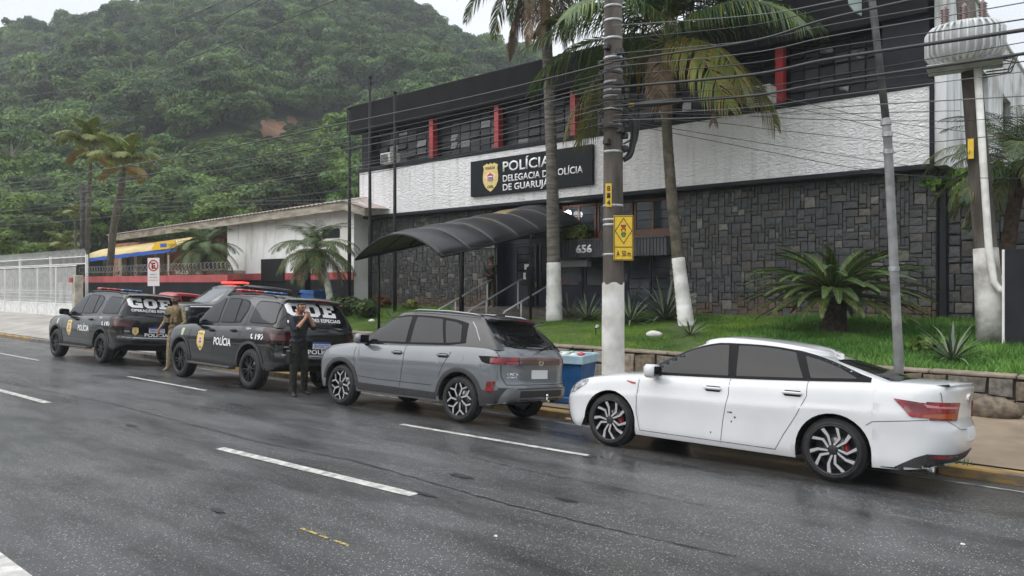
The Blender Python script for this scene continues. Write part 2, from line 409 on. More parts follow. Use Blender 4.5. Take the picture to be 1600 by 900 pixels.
while x < 5:
    for row in range(2):
        h = .29
    w = g.uniform(.24, .62)
    if g.random() < .35: parts_ = [(0, .585)]
    else:
        k = g.uniform(.22, .36); parts_ = [(0, k), (k, .585)]
    for a, b_ in parts_:
        me = stone_mesh(w - .02, (b_ - a) - .018, .09, g.random(), g.choices(M_st, (5, .5, 3.5, 1.2))[0], .3, .009)
        newobj('stone', me, rw, (x + w / 2, 13.885, -.05 + (a + b_) / 2)); cnt += 1
    x += w
M_cop = mat('coping_concrete', (.30, .25, .19), .8, col2=(.2, .17, .13), vscale=5, bump=.01, bscale=18)
cm = [MB().bbox(0, 1.18, -.16, .16, 0, .055, .014).mesh('coping_slab', M_cop) for _ in range(1)]
for i in range(26): newobj('coping_slab', cm[0], rw, (-20.9 + i * 1.2, 13.95 + g.uniform(-.008, .008), .535 + g.uniform(-.004, .004)))
# big loose boulder against the wall at the right
bp = atd(1550, 652, 11.6)
mb = MB(); mb.blob((0, 0, .12), (.42, .2, .2), 12, 8, 0, .10, 3)
o = mb.build('boulder', M_st[0], None, (bp.x, 13.45, -.03)); tag(o, 'squat brown boulder lying on the pavement against the retaining wall', 'boulder')
# ------------------------------------------------------------------ lawn
M_soil = mat('lawn_turf', (.040, .085, .014), .95, col2=(.09, .12, .03), vscale=1.4, bump=.03, bscale=30, detail=9)
grid('lawn', lin(-20.9, 12, 44), [14.0, 14.3, 15, 16, 16.8, 17.5, 18.3, 19, 20, 22, 26], lambda x, y: lawn_z(x, y) + .02 * math.sin(x * 1.7 + y), M_soil)
grid('lawn_strip', lin(-25.5, -20.9, 6), [16.0, 16.8, 17.5, 18.3, 19, 20, 22], lambda x, y: lawn_z(x, y) - .02, M_soil)
def grass_mat(name, c1, c2):
    m = mat(name, c1, .6, col2=c2, vscale=.9, detail=8, spec=.3); return m
M_grass = grass_mat('grass_blades', (.060, .145, .012), (.17, .28, .035))
M_grass2 = grass_mat('weed_blades', (.05, .15, .018), (.13, .27, .05))
def grass(name, x0, x1, y0, y1, n, h, w, m, seed, label, skip=None):
    r_ = np.random.RandomState(seed); x_ = r_.uniform(x0, x1, n); y_ = r_.uniform(y0, y1, n)
    if skip is not None: k = ~skip(x_, y_); x_, y_ = x_[k], y_[k]; n = len(x_)
    z_ = np.interp(y_, [a for a, _ in LAWN], [b for _, b in LAWN]) - .015
    hh = h * r_.uniform(.5, 1.3, n) * (0.75 + .5 * np.sin(x_ * 2.1 + np.sin(y_ * 3)) ** 2); a = r_.uniform(0, 2 * np.pi, n); ww = w * r_.uniform(.6, 1.4, n)
    lx, ly = r_.normal(0, .45, n) * hh, r_.normal(0, .45, n) * hh
    V = np.zeros((n, 3, 3)); V[:, 0] = np.stack([x_ - ww * np.cos(a), y_ - ww * np.sin(a), z_], 1); V[:, 1] = np.stack([x_ + ww * np.cos(a), y_ + ww * np.sin(a), z_], 1)
    V[:, 2] = np.stack([x_ + lx, y_ + ly, z_ + hh], 1)
    me = bpy.data.meshes.new(name); me.vertices.add(3 * n); me.vertices.foreach_set('co', V.reshape(-1)); me.loops.add(3 * n); me.loops.foreach_set('vertex_index', np.arange(3 * n))
    me.polygons.add(n); me.polygons.foreach_set('loop_start', np.arange(0, 3 * n, 3)); me.polygons.foreach_set('loop_total', np.full(n, 3)); me.materials.append(m); me.update(); me.validate()
    o = newobj(name, me); tag(o, label, 'grass', kind='stuff'); return o
sk = lambda x_, y_: (x_ > -19.2) & (x_ < -13.6) & (y_ > 17.6)
grass('mown_grass', -20.8, -7.2, 14.05, 19.9, 150000, .055, .007, M_grass, 1, 'short bright green lawn between the retaining wall and the station', sk)
grass('rough_grass', -7.4, 6, 14.05, 20.2, 95000, .12, .012, M_grass2, 2, 'longer weedy grass on the right side of the lawn under the sago palm')
grass('far_grass', -25.4, -20.8, 16.1, 19.9, 9000, .07, .012, M_grass, 3, 'strip of grass beside the drive at the left end of the station')
# ================================================================== POLICE STATION
XL, XR, YF = -25.8, -4.1, 20.0
ZB, ZBT, ZFB, ZFT = 4.74, 6.74, 8.40, 9.56
M_stucco = mat('rough_white_stucco', (.78, .78, .78), .9, var=.05, vscale=1.2)
def stucco():
    N, L, b = nodes(M_stucco); tc = N.new('ShaderNodeTexCoord')
    mp = N.new('ShaderNodeMapping'); mp.inputs['Rotation'].default_value = (0, R(25), 0); mp.inputs['Scale'].default_value = (5, 5, 11); L(tc.outputs['Object'], mp.inputs[0])
    n1 = N.new('ShaderNodeTexNoise'); n1.inputs['Scale'].default_value = 1.5; n1.inputs['Detail'].default_value = 6; n1.inputs['Distortion'].default_value = 1.0; L(mp.outputs[0], n1.inputs[0])
    bp = N.new('ShaderNodeBump'); bp.inputs['Strength'].default_value = 1; bp.inputs['Distance'].default_value = .10; L(n1.outputs['Fac'], bp.inputs['Height']); L(bp.outputs[0], b.inputs['Normal'])
    # rain streaks, vertical
    m2 = N.new('ShaderNodeMapping'); m2.inputs['Scale'].default_value = (2.2, 1, .18); L(tc.outputs['Object'], m2.inputs[0])
    n2 = N.new('ShaderNodeTexNoise'); n2.inputs['Scale'].default_value = 2; n2.inputs['Detail'].default_value = 8; L(m2.outputs[0], n2.inputs[0])
    r = N.new('ShaderNodeValToRGB'); r.color_ramp.elements[0].position = .22; r.color_ramp.elements[0].color = (.64, .63, .61, 1); r.color_ramp.elements[1].position = .5; r.color_ramp.elements[1].color = (.86, .86, .87, 1)
    L(n2.outputs['Fac'], r.inputs[0]); L(r.outputs[0], b.inputs['Base Color'])
stucco()
bd = thing('police_station', 'two storey charcoal police station with white stucco band, red piers and grey stone walls', 'building', (0, 0, 0))
MB().box(XL, XR - .06, YF, YF + .3, ZB + .10, ZBT - .06).build('stucco_band', M_stucco, bd)
mb = MB(); mb.bbox(XL - .05, XR + .0, YF - .035, YF + .9, ZB - .02, ZB + .10, .012); mb.bbox(XL - .05, XR + .0, YF - .035, YF + .5, ZBT - .06, ZBT + .10, .012)
mb.bbox(XL - .05, XL, YF - .035, YF + .4, ZB + .10, ZBT - .06, .01); mb.bbox(XR - .10, XR, YF - .035, YF + .4, ZB + .10, ZBT - .06, .01)
mb.build('band_trim', M_char2, bd)
MB().bbox(XL - .75, XR - .12, YF - .1, YF + .45, ZFB, ZFT, .03).build('fascia', M_charcoal, bd)
MB().box(XL, XR, YF + .45, YF + 14, ZFB + .02, ZFT - .22).build('roof', M_charcoal, bd)
M_soffit = mat('soffit_black', (.012, .013, .018), .8, var=.2)
MB().box(XL + .01, XR - .12, YF + .46, YF + 1.2, ZFB - .02, ZFB + .018).build('soffit', M_soffit, bd)
# side wall, stained white, with windows
M_stain = mat('rain_stained_wall', (.66, .67, .67), .85)
def stained(m, hi, lo, dirt, k=.62):
    N, L, b = nodes(m); tc = N.new('ShaderNodeTexCoord')
    m2 = N.new('ShaderNodeMapping'); m2.inputs['Scale'].default_value = (1.3, 1.3, .16); L(tc.outputs['Object'], m2.inputs[0])
    n2 = N.new('ShaderNodeTexNoise'); n2.inputs['Scale'].default_value = 2; n2.inputs['Detail'].default_value = 9; n2.inputs['Roughness'].default_value = .65; L(m2.outputs[0], n2.inputs[0])
    r = N.new('ShaderNodeValToRGB'); e = r.color_ramp.elements; e[0].position = .33; e[0].color = (*dirt, 1); e[1].position = .62; e[1].color = (*hi, 1); q = e.new(.45); q.color = (*lo, 1)
    L(n2.outputs['Fac'], r.inputs[0])
    n3 = N.new('ShaderNodeTexNoise'); n3.inputs['Scale'].default_value = .8; n3.inputs['Detail'].default_value = 9; L(tc.outputs['Object'], n3.inputs[0])
    r3 = N.new('ShaderNodeValToRGB'); r3.color_ramp.elements[0].position = .38; r3.color_ramp.elements[0].color = (k, k * .98, k * .93, 1); r3.color_ramp.elements[1].position = .52; r3.color_ramp.elements[1].color = (1, 1, 1, 1); L(n3.outputs['Fac'], r3.inputs[0])
    mx = N.new('ShaderNodeMixRGB'); mx.blend_type = 'MULTIPLY'; mx.inputs[0].default_value = 1; L(r.outputs[0], mx.inputs[1]); L(r3.outputs[0], mx.inputs[2])
    L(mx.outputs[0], b.inputs['Base Color'])
stained(M_stain, (.76, .77, .78), (.66, .67, .68), (.34, .35, .36))
mb = MB(); ws = [(24.0, 25.6), (28.2, 29.8)]
ys = [YF + .02] + [v for w_ in ws for v in w_] + [YF + 15]
for i in range(0, len(ys), 2): mb.box(XR + .0, XR + .25, ys[i], ys[i + 1], 4.78 if i == 0 else 4.0, 9.62)
for a, b_ in ws: mb.box(XR, XR + .25, a, b_, 4.0, 6.6); mb.box(XR, XR + .25, a, b_, 8.0, 9.62)
mb.bbox(XR - .03, XR + .32, YF + .01, YF + 15, 9.622, 9.70, .01)
mb.build('side_wall', M_stain, bd)
for a, b_ in ws:
    w_ = MB().box(XR + .04, XR + .10, a, b_, 6.6, 8.0).build('window', M_glass, bd)
    MB().bbox(XR + .10, XR + .34, a - .06, b_ + .06, 6.5, 6.6, .01).build('sill', M_stain, w_)
MB().box(XL, XL + .2, YF + .46, YF + 14, .8, ZFB).build('side_wall', M_charcoal, bd)
MB().box(XL + .2, XR, YF + 13.8, YF + 14, .8, ZFB).build('back_wall', M_charcoal, bd)
MB().box(XR - .3, XR - .01, YF + .95, YF + 13.8, .8, ZFB).build('side_wall', M_charcoal, bd)
# upper storey: columns, red piers, rows of tilted dark panes
M_slate = mat('window_louvre', (.022, .022, .025), .5, var=.5, vscale=1.6)
M_pane = mat('smoked_pane', (.010, .010, .012), .4, col2=(.028, .030, .033), vscale=1.1, spec=.2)
M_frame = mat('dark_steel_frame', (.014, .014, .015), .7, spec=.2, var=.2)
piers = [-21.5, -18.1, -14.72, -11.3, -7.85]
for xp in piers:
    MB().bbox(xp - .105, xp + .105, YF + .10, YF + .36, ZBT + .10, ZFB - .02, .008).build('pier', M_red, bd)
MB().bbox(XL + .05, XL + .6, YF + .08, YF + .6, ZBT + .10, ZFB, .01).build('column', M_char2, bd)
MB().prism([(XR - 1.15, ZBT + .1), (XR - .12, ZBT + .1), (XR - .12, ZFB + .02), (XR - .55, ZFB + .02), (XR - 1.15, ZFB - .02)], YF + .06, YF + .6).build('column', M_char2, bd)
edges = [XL + .6] + piers + [XR - 1.15]
MB().box(XL + .1, XR - .3, YF + .95, YF + 1.0, ZBT, ZFB).build('back_wall', M_soffit, bd)
pm = {}
for a, b_ in zip(edges, edges[1:]):
    a2, b2 = a + .13, b_ - .13; n = 6; w = (b2 - a2) / n; rows = 5; h = (ZFB - ZBT - .16) / rows
    mb = MB()
    for i in range(n + 1): mb.box(a2 + w * i - .02, a2 + w * i + .02, YF + .56, YF + .62, ZBT + .1, ZFB - .02)
    for j in range(rows + 1): mb.box(a2, b2, YF + .555, YF + .615, ZBT + .1 + h * j - .015, ZBT + .1 + h * j + .015)
    wf = mb.build('window', M_frame, bd)
    key = round(w, 3)
    if key not in pm:
        pm[key] = [MB().bbox(-w / 2 + .025, w / 2 - .025, -.015, .015, -h + .03, -.01, .004).mesh('pane', mm) for mm in (M_pane, M_slate, M_glass)]
    for i in range(n):
        for j in range(rows):
            tilt = rnd.choice((0.02, .06, .1, .16, .22)) * (1 if rnd.random() < .9 else 2.2)
            newobj('pane', rnd.choices(pm[key], (5, 3, 1))[0], wf, (a2 + w * (i + .5), YF + .56, ZBT + .1 + h * (j + 1)), (-tilt, 0, 0))
# ground floor stone facing, irregular ashlar
def ashlar(x0, x1, z0, z1, cell, seed):
    g = random.Random(seed); nx = int((x1 - x0) / cell); nz = int((z1 - z0) / cell); cx = (x1 - x0) / nx; cz = (z1 - z0) / nz
    occ = [[False] * nx for _ in range(nz)]; out = []
    for j in range(nz):
        for i in range(nx):
            if occ[j][i]: continue
            w, h = g.choice([(3, 2), (3, 2), (2, 2), (4, 2), (2, 3), (3, 1), (2, 1), (1, 2), (2, 3), (3, 3), (4, 2), (1, 3)])
            while w > 1 and (i + w > nx or any(occ[j][i + k] for k in range(w))): w -= 1
            h = min(h, nz - j)
            for jj in range(j, j + h):
                for k in range(w): occ[jj][i + k] = True
            out.append((x0 + i * cx, x0 + (i + w) * cx, z0 + j * cz, z0 + (j + h) * cz))
    return out
def smat(n, c, c2): return mat(n, c, .62, col2=c2, vscale=11, bump=.010, bscale=16, detail=9, objrand=.22, rvar=.12)
M_s = [smat('slate_dark', (.036, .037, .039), (.060, .061, .064)), smat('slate_mid', (.046, .047, .049), (.076, .077, .079)), smat('slate_warm', (.052, .048, .043), (.086, .080, .070)), smat('slate_light', (.10, .096, .084), (.17, .16, .14)), smat('slate_soil', (.070, .052, .038), (.125, .085, .058))]
M_joint = mat('stone_joint', (.020, .020, .019), .95, var=.3, vscale=9)
def pick_mat(z, g, light=1.0):
    if z < 1.5 and g.random() < .75: return M_s[4]
    return M_s[g.choices(range(4), (5, 5, 2.5, .75 * light))[0]]
YW = 20.42
MB().box(-11.3, XR - .02, YW + .002, YW + .3, .9, ZB - .02).build('wall', M_joint, bd)
MB().box(XL + .05, -18.4, YW + .002, YW + .3, .9, ZB - .02).build('wall', M_joint, bd)
g = random.Random(12)
rects = ashlar(-11.3, XR - .04, 1.05, ZB - .04, .098, 3)
vis = sorted(rects, key=lambda r_: -(r_[1] - r_[0]) * (r_[3] - r_[2]))
near, rest = vis[:298], vis[298:]
def stone_into(mb, r_, g, yw, mi):
    me = stone_mesh(r_[1] - r_[0] - .010, r_[3] - r_[2] - .010, .02 + g.uniform(0, .022), g.random(), M_joint, .22, .005)
    vs = [(v.co.x + (r_[0] + r_[1]) / 2, v.co.y + yw, v.co.z + (r_[2] + r_[3]) / 2) for v in me.vertices]; mb.add(vs, [list(p_.vertices) for p_ in me.polygons], mi); bpy.data.meshes.remove(me)
for r_ in near:
    me = stone_mesh(r_[1] - r_[0] - .010, r_[3] - r_[2] - .010, .02 + g.uniform(0, .022), g.random(), pick_mat((r_[2] + r_[3]) / 2, g), .26, .005)
    newobj('stone', me, bd, ((r_[0] + r_[1]) / 2, YW, (r_[2] + r_[3]) / 2))
mb = MB()
for r_ in rest: stone_into(mb, r_, g, YW, M_s.index(pick_mat((r_[2] + r_[3]) / 2, g)))
for r_ in ashlar(XL + .06, -18.42, 1.05, ZB - .04, .088, 5): stone_into(mb, r_, g, YW, M_s.index(pick_mat((r_[2] + r_[3]) / 2, g, 3)))
o = mb.build('stone_facing', M_s, bd); o['kind'] = 'stuff'
# entrance recess
XE0, XE1 = -18.4, -11.3
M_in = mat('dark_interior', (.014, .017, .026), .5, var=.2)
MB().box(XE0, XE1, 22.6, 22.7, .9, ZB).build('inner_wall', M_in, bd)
MB().box(XE0, XE0 + .06, YW, 22.6, .9, ZB - .03).build('inner_wall', M_navy, bd)
MB().box(XE1 - .06, XE1, YW + .3, 22.6, .9, ZB - .03).build('inner_wall', M_navy, bd)
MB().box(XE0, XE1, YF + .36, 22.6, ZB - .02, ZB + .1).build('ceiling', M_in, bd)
# front door with panes, glazed wall beside it
fz = 1.17
def door(x0, x1, z0, z1, y, rows, label, papers=()):
    mb = MB(); t = .09
    mb.bbox(x0, x0 + t, y, y + .06, z0, z1, .006); mb.bbox(x1 - t, x1, y, y + .06, z0, z1, .006); mb.bbox(x0 + t, x1 - t, y, y + .06, z1 - t, z1, .006)
    mb.bbox(x0 + t, x1 - t, y, y + .06, z0, z0 + .75, .006)
    d_ = mb.build('door', M_navy, bd); d_['label'] = label
    h = (z1 - t - z0 - .75) / rows
    for i in range(rows):
        MB().bbox(x0 + t + .02, x1 - t - .02, y + .02, y + .035, z0 + .75 + h * i + .015, z0 + .75 + h * (i + 1) - .015, .003).build('pane', M_pgl, d_)
    MB().tube([(x1 - t / 2, y - .05, z0 + .9), (x1 - t / 2, y - .05, z0 + 1.15)], .012).build('handle', M_metalg, d_)
    for (px0, pz0, w_, h_) in papers: MB().box(px0, px0 + w_, y - .004, y - .001, pz0, pz0 + h_).build('paper_notice', M_paper, d_)
    return d_
M_paper = mat('paper', (.72, .74, .76), .7)
M_pgl = mat('door_glass', (.035, .042, .05), .08, var=.5, vscale=1.5)
door(-17.9, -16.9, fz, 3.42, 20.9, 5, 'navy door with five panes and paper notices', [(-17.5, 2.15, .28, .24), (-17.45, 2.5, .3, .2)])
door(-16.78, -14.9, fz, 3.42, 20.9, 1, 'wide navy glazed door', [])
door(-14.85, -13.1, fz, 3.42, 20.92, 2, 'navy glazed side panel', [])
MB().box(XE0 + .06, -17.92, 20.92, 20.98, fz, 3.42).build('door_frame', M_navy, bd)
MB().bbox(XE0 + .06, -13.05, 20.88, 21.0, 3.425, 3.60, .006).build('lintel', M_navy, bd)
# pale strip light box inside the glazing
# upper timber windows over the planter
def twin(x0, x1, z0, z1, y, nrow=3):
    mb = MB(); t = .075
    mb.bbox(x0, x1, y, y + .09, z1 - t, z1, .006); mb.bbox(x0, x1, y, y + .09, z0, z0 + .26, .006)
    for xx in (x0, (x0 + x1) / 2 - t / 2, x1 - t): mb.bbox(xx, xx + t, y + .002, y + .088, z0 + .26, z1 - t, .006)
    w_ = mb.build('window', M_wood, bd)
    h = (z1 - t - z0 - .26) / nrow
    for s_ in (0, 1):
        a = x0 + t if s_ == 0 else (x0 + x1) / 2 + t / 2; b_ = a + (x1 - x0) / 2 - 1.5 * t
        for i in range(nrow): MB().bbox(a + .01, b_ - .01, y + .03, y + .045, z0 + .26 + h * i + .01, z0 + .26 + h * (i + 1) - .008, .003).build('pane', M_pgl, w_)
for x0, x1 in ((-15.6, -14.2), (-14.15, -12.8), (-12.75, -11.4)): twin(x0, x1, 3.45, 4.66, 20.7)
# planter shelf with the house number
M_flute = mat('dark_fluted_concrete', (.035, .036, .042), .75, col2=(.07, .07, .075), vscale=3, bump=.006, bscale=40, stretch=(1, 1, .3), detail=8)
mb = MB(); XS0, XS1 = -15.55, -11.2
mb.box(XS0, XS1, 19.95, 20.75, 2.86, 3.36)
x = XS0
while x < XS1 - .05: mb.bbox(x + .008, x + .105, 19.915, 19.948, 2.84, 3.37, .008); x += .113
mb.bbox(XS0 - .02, XS1 + .02, 19.90, 20.76, 3.372, 3.42, .01)
mb.build('planter', M_flute, bd)
MB().bbox(-15.5, -14.3, 20.3, 20.6, 2.55, 2.78, .02).build('light_box', mat('light_box_plastic', (.35, .37, .38), .4), bd)
# windows below the planter
for x0, x1 in ((-13.0, -12.15), (-12.1, -11.36)):
    mb = MB(); mb.box(x0, x1, 20.72, 20.78, 1.15, 1.5); mb.box(x0, x0 + .05, 20.72, 20.78, 1.5, 2.84); mb.box(x1 - .05, x1, 20.72, 20.78, 1.5, 2.84)
    w_ = mb.build('window', M_navy, bd); h = .33
    for i in range(4): MB().bbox(x0 + .06, x1 - .06, 20.73, 20.75, 1.51 + h * i, 1.5 + h * (i + 1) - .02, .003).build('pane', M_pgl, w_)
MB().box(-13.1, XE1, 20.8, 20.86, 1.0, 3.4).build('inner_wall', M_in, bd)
# lettering helper ------------------------------------------------------------
def text_mesh(s, width=None, cap=None, bold=0.0, extrude=.006, align='LEFT', shear=0):
    cu = bpy.data.curves.new('lettering', 'FONT'); cu.body = s; cu.size = 1; cu.offset = bold; cu.extrude = 0; cu.align_x = align; cu.resolution_u = 3; cu.shear = shear
    o = bpy.data.objects.new('lettering', cu); COL.objects.link(o); bpy.context.view_layer.update()
    me = bpy.data.meshes.new_from_object(o.evaluated_get(bpy.context.evaluated_depsgraph_get())); bpy.data.objects.remove(o); bpy.data.curves.remove(cu)
    co = np.array([v.co[:] for v in me.vertices]); mn = co.min(0); mx = co.max(0)
    capu = .73  # cap height of the face at size 1
    sy = cap / capu if cap else 1; sx = width / (mx[0] - mn[0]) if width else sy
    for v in me.vertices: v.co = ((v.co.x - mn[0]) * sx if align == 'LEFT' else v.co.x * sx, v.co.y * sy, 0)
    if extrude:
        bm = bmesh.new(); bm.from_mesh(me); r_ = bmesh.ops.extrude_face_region(bm, geom=bm.faces[:]); bmesh.ops.translate(bm, verts=[e for e in r_['geom'] if isinstance(e, bmesh.types.BMVert)], vec=(0, 0, extrude))
        bmesh.ops.recalc_face_normals(bm, faces=bm.faces); bm.to_mesh(me); bm.free()
    return me
def lettering(s, loc, width, cap, m, parent=None, name='lettering', bold=.02, extrude=.012, rz=0):
    me = text_mesh(s, width, cap, bold, extrude); setmats(me, m)
    return newobj(name, me, parent, loc, (R(90), 0, rz))
M_letter = mat('white_lettering', (.82, .83, .84), .5)
lettering('656', (XatY(900, 19.9), 19.912, 2.99), .62, .26, M_letter, bd, 'house_number', .03, .02)
# badge ------------------------------------------------------------
BADGE = [(0, -1.0), (.28, -.86), (.62, -.62), (.82, -.32), (.86, 0), (.80, .35), (.74, .55), (.84, .78), (.62, .84), (.40, .92), (.2, .84), (0, .94)]
BADGE = BADGE + [(-x_, z_) for x_, z_ in BADGE[-2:0:-1]]
M_gold = mat('badge_gold', (.72, .55, .20), .45, var=.1, vscale=9); M_bred = mat('badge_red', (.55, .06, .05), .5); M_bw = mat('badge_white', (.75, .76, .78), .5); M_bblue = mat('badge_grey_blue', (.18, .25, .36), .5); M_bk = mat('print_black', (.02, .02, .02), .5)
def shape2d(pts, tess=True):
    vs = [Vector((x_, y_, 0)) for x_, y_ in pts]; return pts, [list(t) for t in tessellate_polygon([vs])]
def scaled(pts, sx, sy, cx=0, cy=0): return [(x_ * sx + cx, y_ * sy + cy) for x_, y_ in pts]
def ngon(r, n, cx=0, cy=0, ry=None): return [(cx + r * math.cos(2 * math.pi * i / n), cy + (ry or r) * math.sin(2 * math.pi * i / n)) for i in range(n)]
def badge_layers(w, h):
    """(points, material, layer) in a plane, centred"""
    a, b_ = w / 2 / .86, h / 2
    L_ = [(scaled(BADGE, a, b_), M_gold, 0), (scaled(ngon(.5, 20), a, b_ * .52, 0, .02 * b_), M_bw, 1),
          (scaled([(-.3, -.2), (.3, -.2), (.34, .15), (0, .3), (-.34, .15)], a, b_, 0, -.02 * b_), M_bred, 2),
          (scaled([(-.24, -.28), (.24, -.28), (.24, -.12), (-.24, -.12)], a, b_), M_bblue, 3), (scaled(ngon(.13, 10, 0, .2), a, b_ * .8), M_bred, 3),
          (scaled([(-.26, -.02), (.26, -.02), (.26, .05), (-.26, .05)], a, b_), M_bw, 3)]
    return L_
def flat_badge(parent, c, w, h, y_out):
    root_o = None
    for pts, m, ly in badge_layers(w, h):
        mb = MB(); mb.prism(pts, -.006 * (ly + 1) - y_out, 0)
        o = mb.build('badge' if root_o is None else 'badge_emblem', m, parent if root_o is None else root_o, c if root_o is None else (0, 0, 0))
        if root_o is None: root_o = o
    for s, zz, wd, cp in (('POLÍCIA', .60, .62, .085), ('CIVIL', -.66, .42, .09)):
        me = text_mesh(s, wd * w, cp * h, .03, .004); setmats(me, M_bk); newobj('badge_lettering', me, root_o, (-wd * w / 2, -.008 - y_out, zz * h / 2 - cp * h / 2), (R(90), 0, 0))
    return root_o
sg = thing('station_sign', 'wide black signboard with gold badge and white lettering on the stucco band', 'signboard', (-19.15, 19.92, 5.16))
MB().bbox(0, 5.38, -.05, .07, 0, 1.28, .008).build('board', mat('signboard_black', (.003, .006, .009), .5, spec=.2), sg)
def sx_(px_): return XatY(px_, 19.87) + 19.15
lettering('POLÍCIA', (sx_(786), -.052, .765), sx_(860) - sx_(786), .36, M_letter, sg, bold=.012)
lettering('DELEGACIA DE POLÍCIA', (sx_(786), -.052, .41), sx_(911) - sx_(786), .235, M_letter, sg, bold=.014)
lettering('DE GUARUJÁ', (sx_(786), -.052, .10), sx_(858) - sx_(786), .235, M_letter, sg, bold=.014)
flat_badge(sg, (sx_(766.5), -.052, .64), .74, 1.06, 0)
# air conditioners
def aircon(px_, py_, w, h, label):
    c = at(px_, py_, YF - .1); t = thing('air_conditioner', label, 'air conditioner', c)
    MB().bbox(-w / 2, w / 2, -.25, .3, -h / 2, h / 2, .02).build('casing', mat('aircon_casing', (.5, .5, .47), .6, var=.2), t)
    mb = MB(); n = 8
    for i in range(n): mb.box(-w / 2 + .05, w / 2 - .12, -.262, -.252, -h / 2 + .04 + i * (h - .08) / n, -h / 2 + .04 + (i + .45) * (h - .08) / n)
    mb.build('grille', M_char2, t)
aircon(609, 248, .62, .42, 'white window air conditioner above the left end of the stucco band')
aircon(1190, 151, .66, .5, 'grey air conditioner by the red pier at the right')
# lit bulb under the band
t = thing('entrance_lamp', 'round lit white lamp on the ceiling over the entrance', 'lamp', at(888, 333, 20.5))
MB().blob((0, 0, 0), .10, 12, 8).build('bulb', mat('lamp_glow', (.9, .9, .9), .5, emis=((1, .98, .94), 5)), t)
MB().tube([(0, 0, .08), (0, 0, .33)], .02).build('stem', M_char2, t)
pl = bpy.data.lights.new('bulb_light', 'POINT'); pl.energy = 6; pl.shadow_soft_size = .1; po = bpy.data.objects.new('bulb_light', pl); COL.objects.link(po); po.parent = t; po.location = (0, -.2, 0)
# plaque beside the door
pc = at(754, 378, 20.36); t = thing('wall_plaque', 'weathered metal plaque on the stone wall beside the door', 'plaque', pc)
MB().bbox(-.62, .62, -.03, .03, -.24, .24, .01).build('plate', mat('plaque_metal', (.20, .21, .21), .5, .4, var=.3, vscale=6), t)
MB().bbox(-.57, .57, -.042, -.031, -.19, .19, .004).build('relief', mat('plaque_relief', (.12, .125, .125), .6, .3, var=.5, vscale=12), t)
# entrance steps
M_step = mat('step_stone', (.17, .145, .12), .8, col2=(.09, .075, .06), vscale=5, bump=.006, bscale=30, detail=8)
st = thing('entrance_steps', 'worn stone steps and landing leading up to the station door', 'steps')
MB().bbox(-19.0, -13.3, 18.75, 22.6, .7, 1.16, .015).build('landing', M_step, st)
MB().bbox(-18.6, -13.6, 18.42, 18.75, .7, 1.06, .015).build('step', M_step, st)
MB().bbox(-18.5, -13.7, 18.08, 18.42, .7, .97, .015).build('step', M_step, st)
MB().bbox(-19.0, -13.3, 16.0, 18.08, .5, .80, .015).build('path', M_step, st)
# handrails: two legs and a sloping pipe each, placed in the plane square to the street
def handrail(pb, pt, y0, y1, label):
    b_ = at(*pb, y0); t_ = at(*pt, y1); x_ = (b_.x + t_.x) / 2
    t = thing('handrail', label, 'handrail', (x_, y0, 0), group='white handrails on the entrance steps')
    L_ = y1 - y0
    MB().tube([(0, -.12, b_.z - .12), (0, 0, b_.z), (0, L_, t_.z)], .028).build('rail', M_handrail, t)
    for f in (.30, .92):
        z1 = b_.z + (t_.z - b_.z) * f; MB().tube([(0, L_ * f, .75), (0, L_ * f, z1)], .024).build('post', M_handrail, t)
handrail((697, 484), (757, 437), 16.9, 19.4, 'leftmost white handrail, between the canopy post and the camouflaged guard')
handrail((742, 485), (808, 436), 16.9, 19.4, 'middle white handrail rising to the navy door')
handrail((800, 487), (858, 439), 16.9, 19.4, 'rightmost white handrail beside the whitewashed palm trunk')
# canopy: barrel vault in six bulging panels on slim posts
M_poly = mat('smoked_polycarbonate', (.020, .020, .022), .36, var=.3, vscale=1.2, spec=.35)
M_poly2 = mat('yellowed_polycarbonate', (.22, .17, .08), .4)
cn = thing('entrance_canopy', 'long curved smoked canopy on slim black posts over the station entrance', 'canopy')
CX0, CX1, CY0, CY1 = -18.15, -14.45, 13.9, 20.2
def can_z(s, y):   # s 0..1 across
    base = 2.72 + (y - CY0) * .205
    return base + .68 * math.sin(math.pi * s) ** .85
npan = 6
for k in range(npan):
    y0 = CY0 + (CY1 - CY0) * k / npan; y1 = CY0 + (CY1 - CY0) * (k + 1) / npan; vs = []; fs = []; n, m_ = 18, 8
    for j in range(m_ + 1):
        for i in range(n + 1):
            s = i / n; y = y0 + (y1 - y0) * j / m_; bul = .055 * math.sin(math.pi * j / m_) * math.sin(math.pi * s) ** .5
            vs.append((CX0 + (CX1 - CX0) * s, y, can_z(s, y) + bul))
    for j in range(m_):
        for i in range(n): q_ = j * (n + 1) + i; fs.append((q_, q_ + 1, q_ + n + 2, q_ + n + 1))
    mi = [1 if (k == 4 and 8 <= (f % n) <= 10 and f // n < 5) else 0 for f in range(len(fs))]
    o = fromdata('panel', vs, fs, [M_poly, M_poly2], cn, True, mi); md = o.modifiers.new('thick', 'SOLIDIFY'); md.thickness = .012
for k in range(npan + 1):
    y = CY0 + (CY1 - CY0) * k / npan
    MB().tube([(CX0 + (CX1 - CX0) * s / 16, y, can_z(s / 16, y) - .03) for s in range(17)], .02, 6).build('rib', M_black, cn)
for xx in (CX0 + .02, CX1 - .02): MB().tube([(xx, CY0, can_z(0, CY0) - .02), (xx, CY1, can_z(0, CY1) - .02)], .03, 6).build('edge_beam', M_black, cn)
for xx, yy in ((-17.9, 14.6), (-14.45, 14.6), (-17.9, 18.2), (-14.45, 17.6)):
    MB().tube([(xx, yy, lawn_z(0, yy) - .1), (xx, yy, can_z(0, yy) - .02)], .042, 10).build('post', M_black, cn)
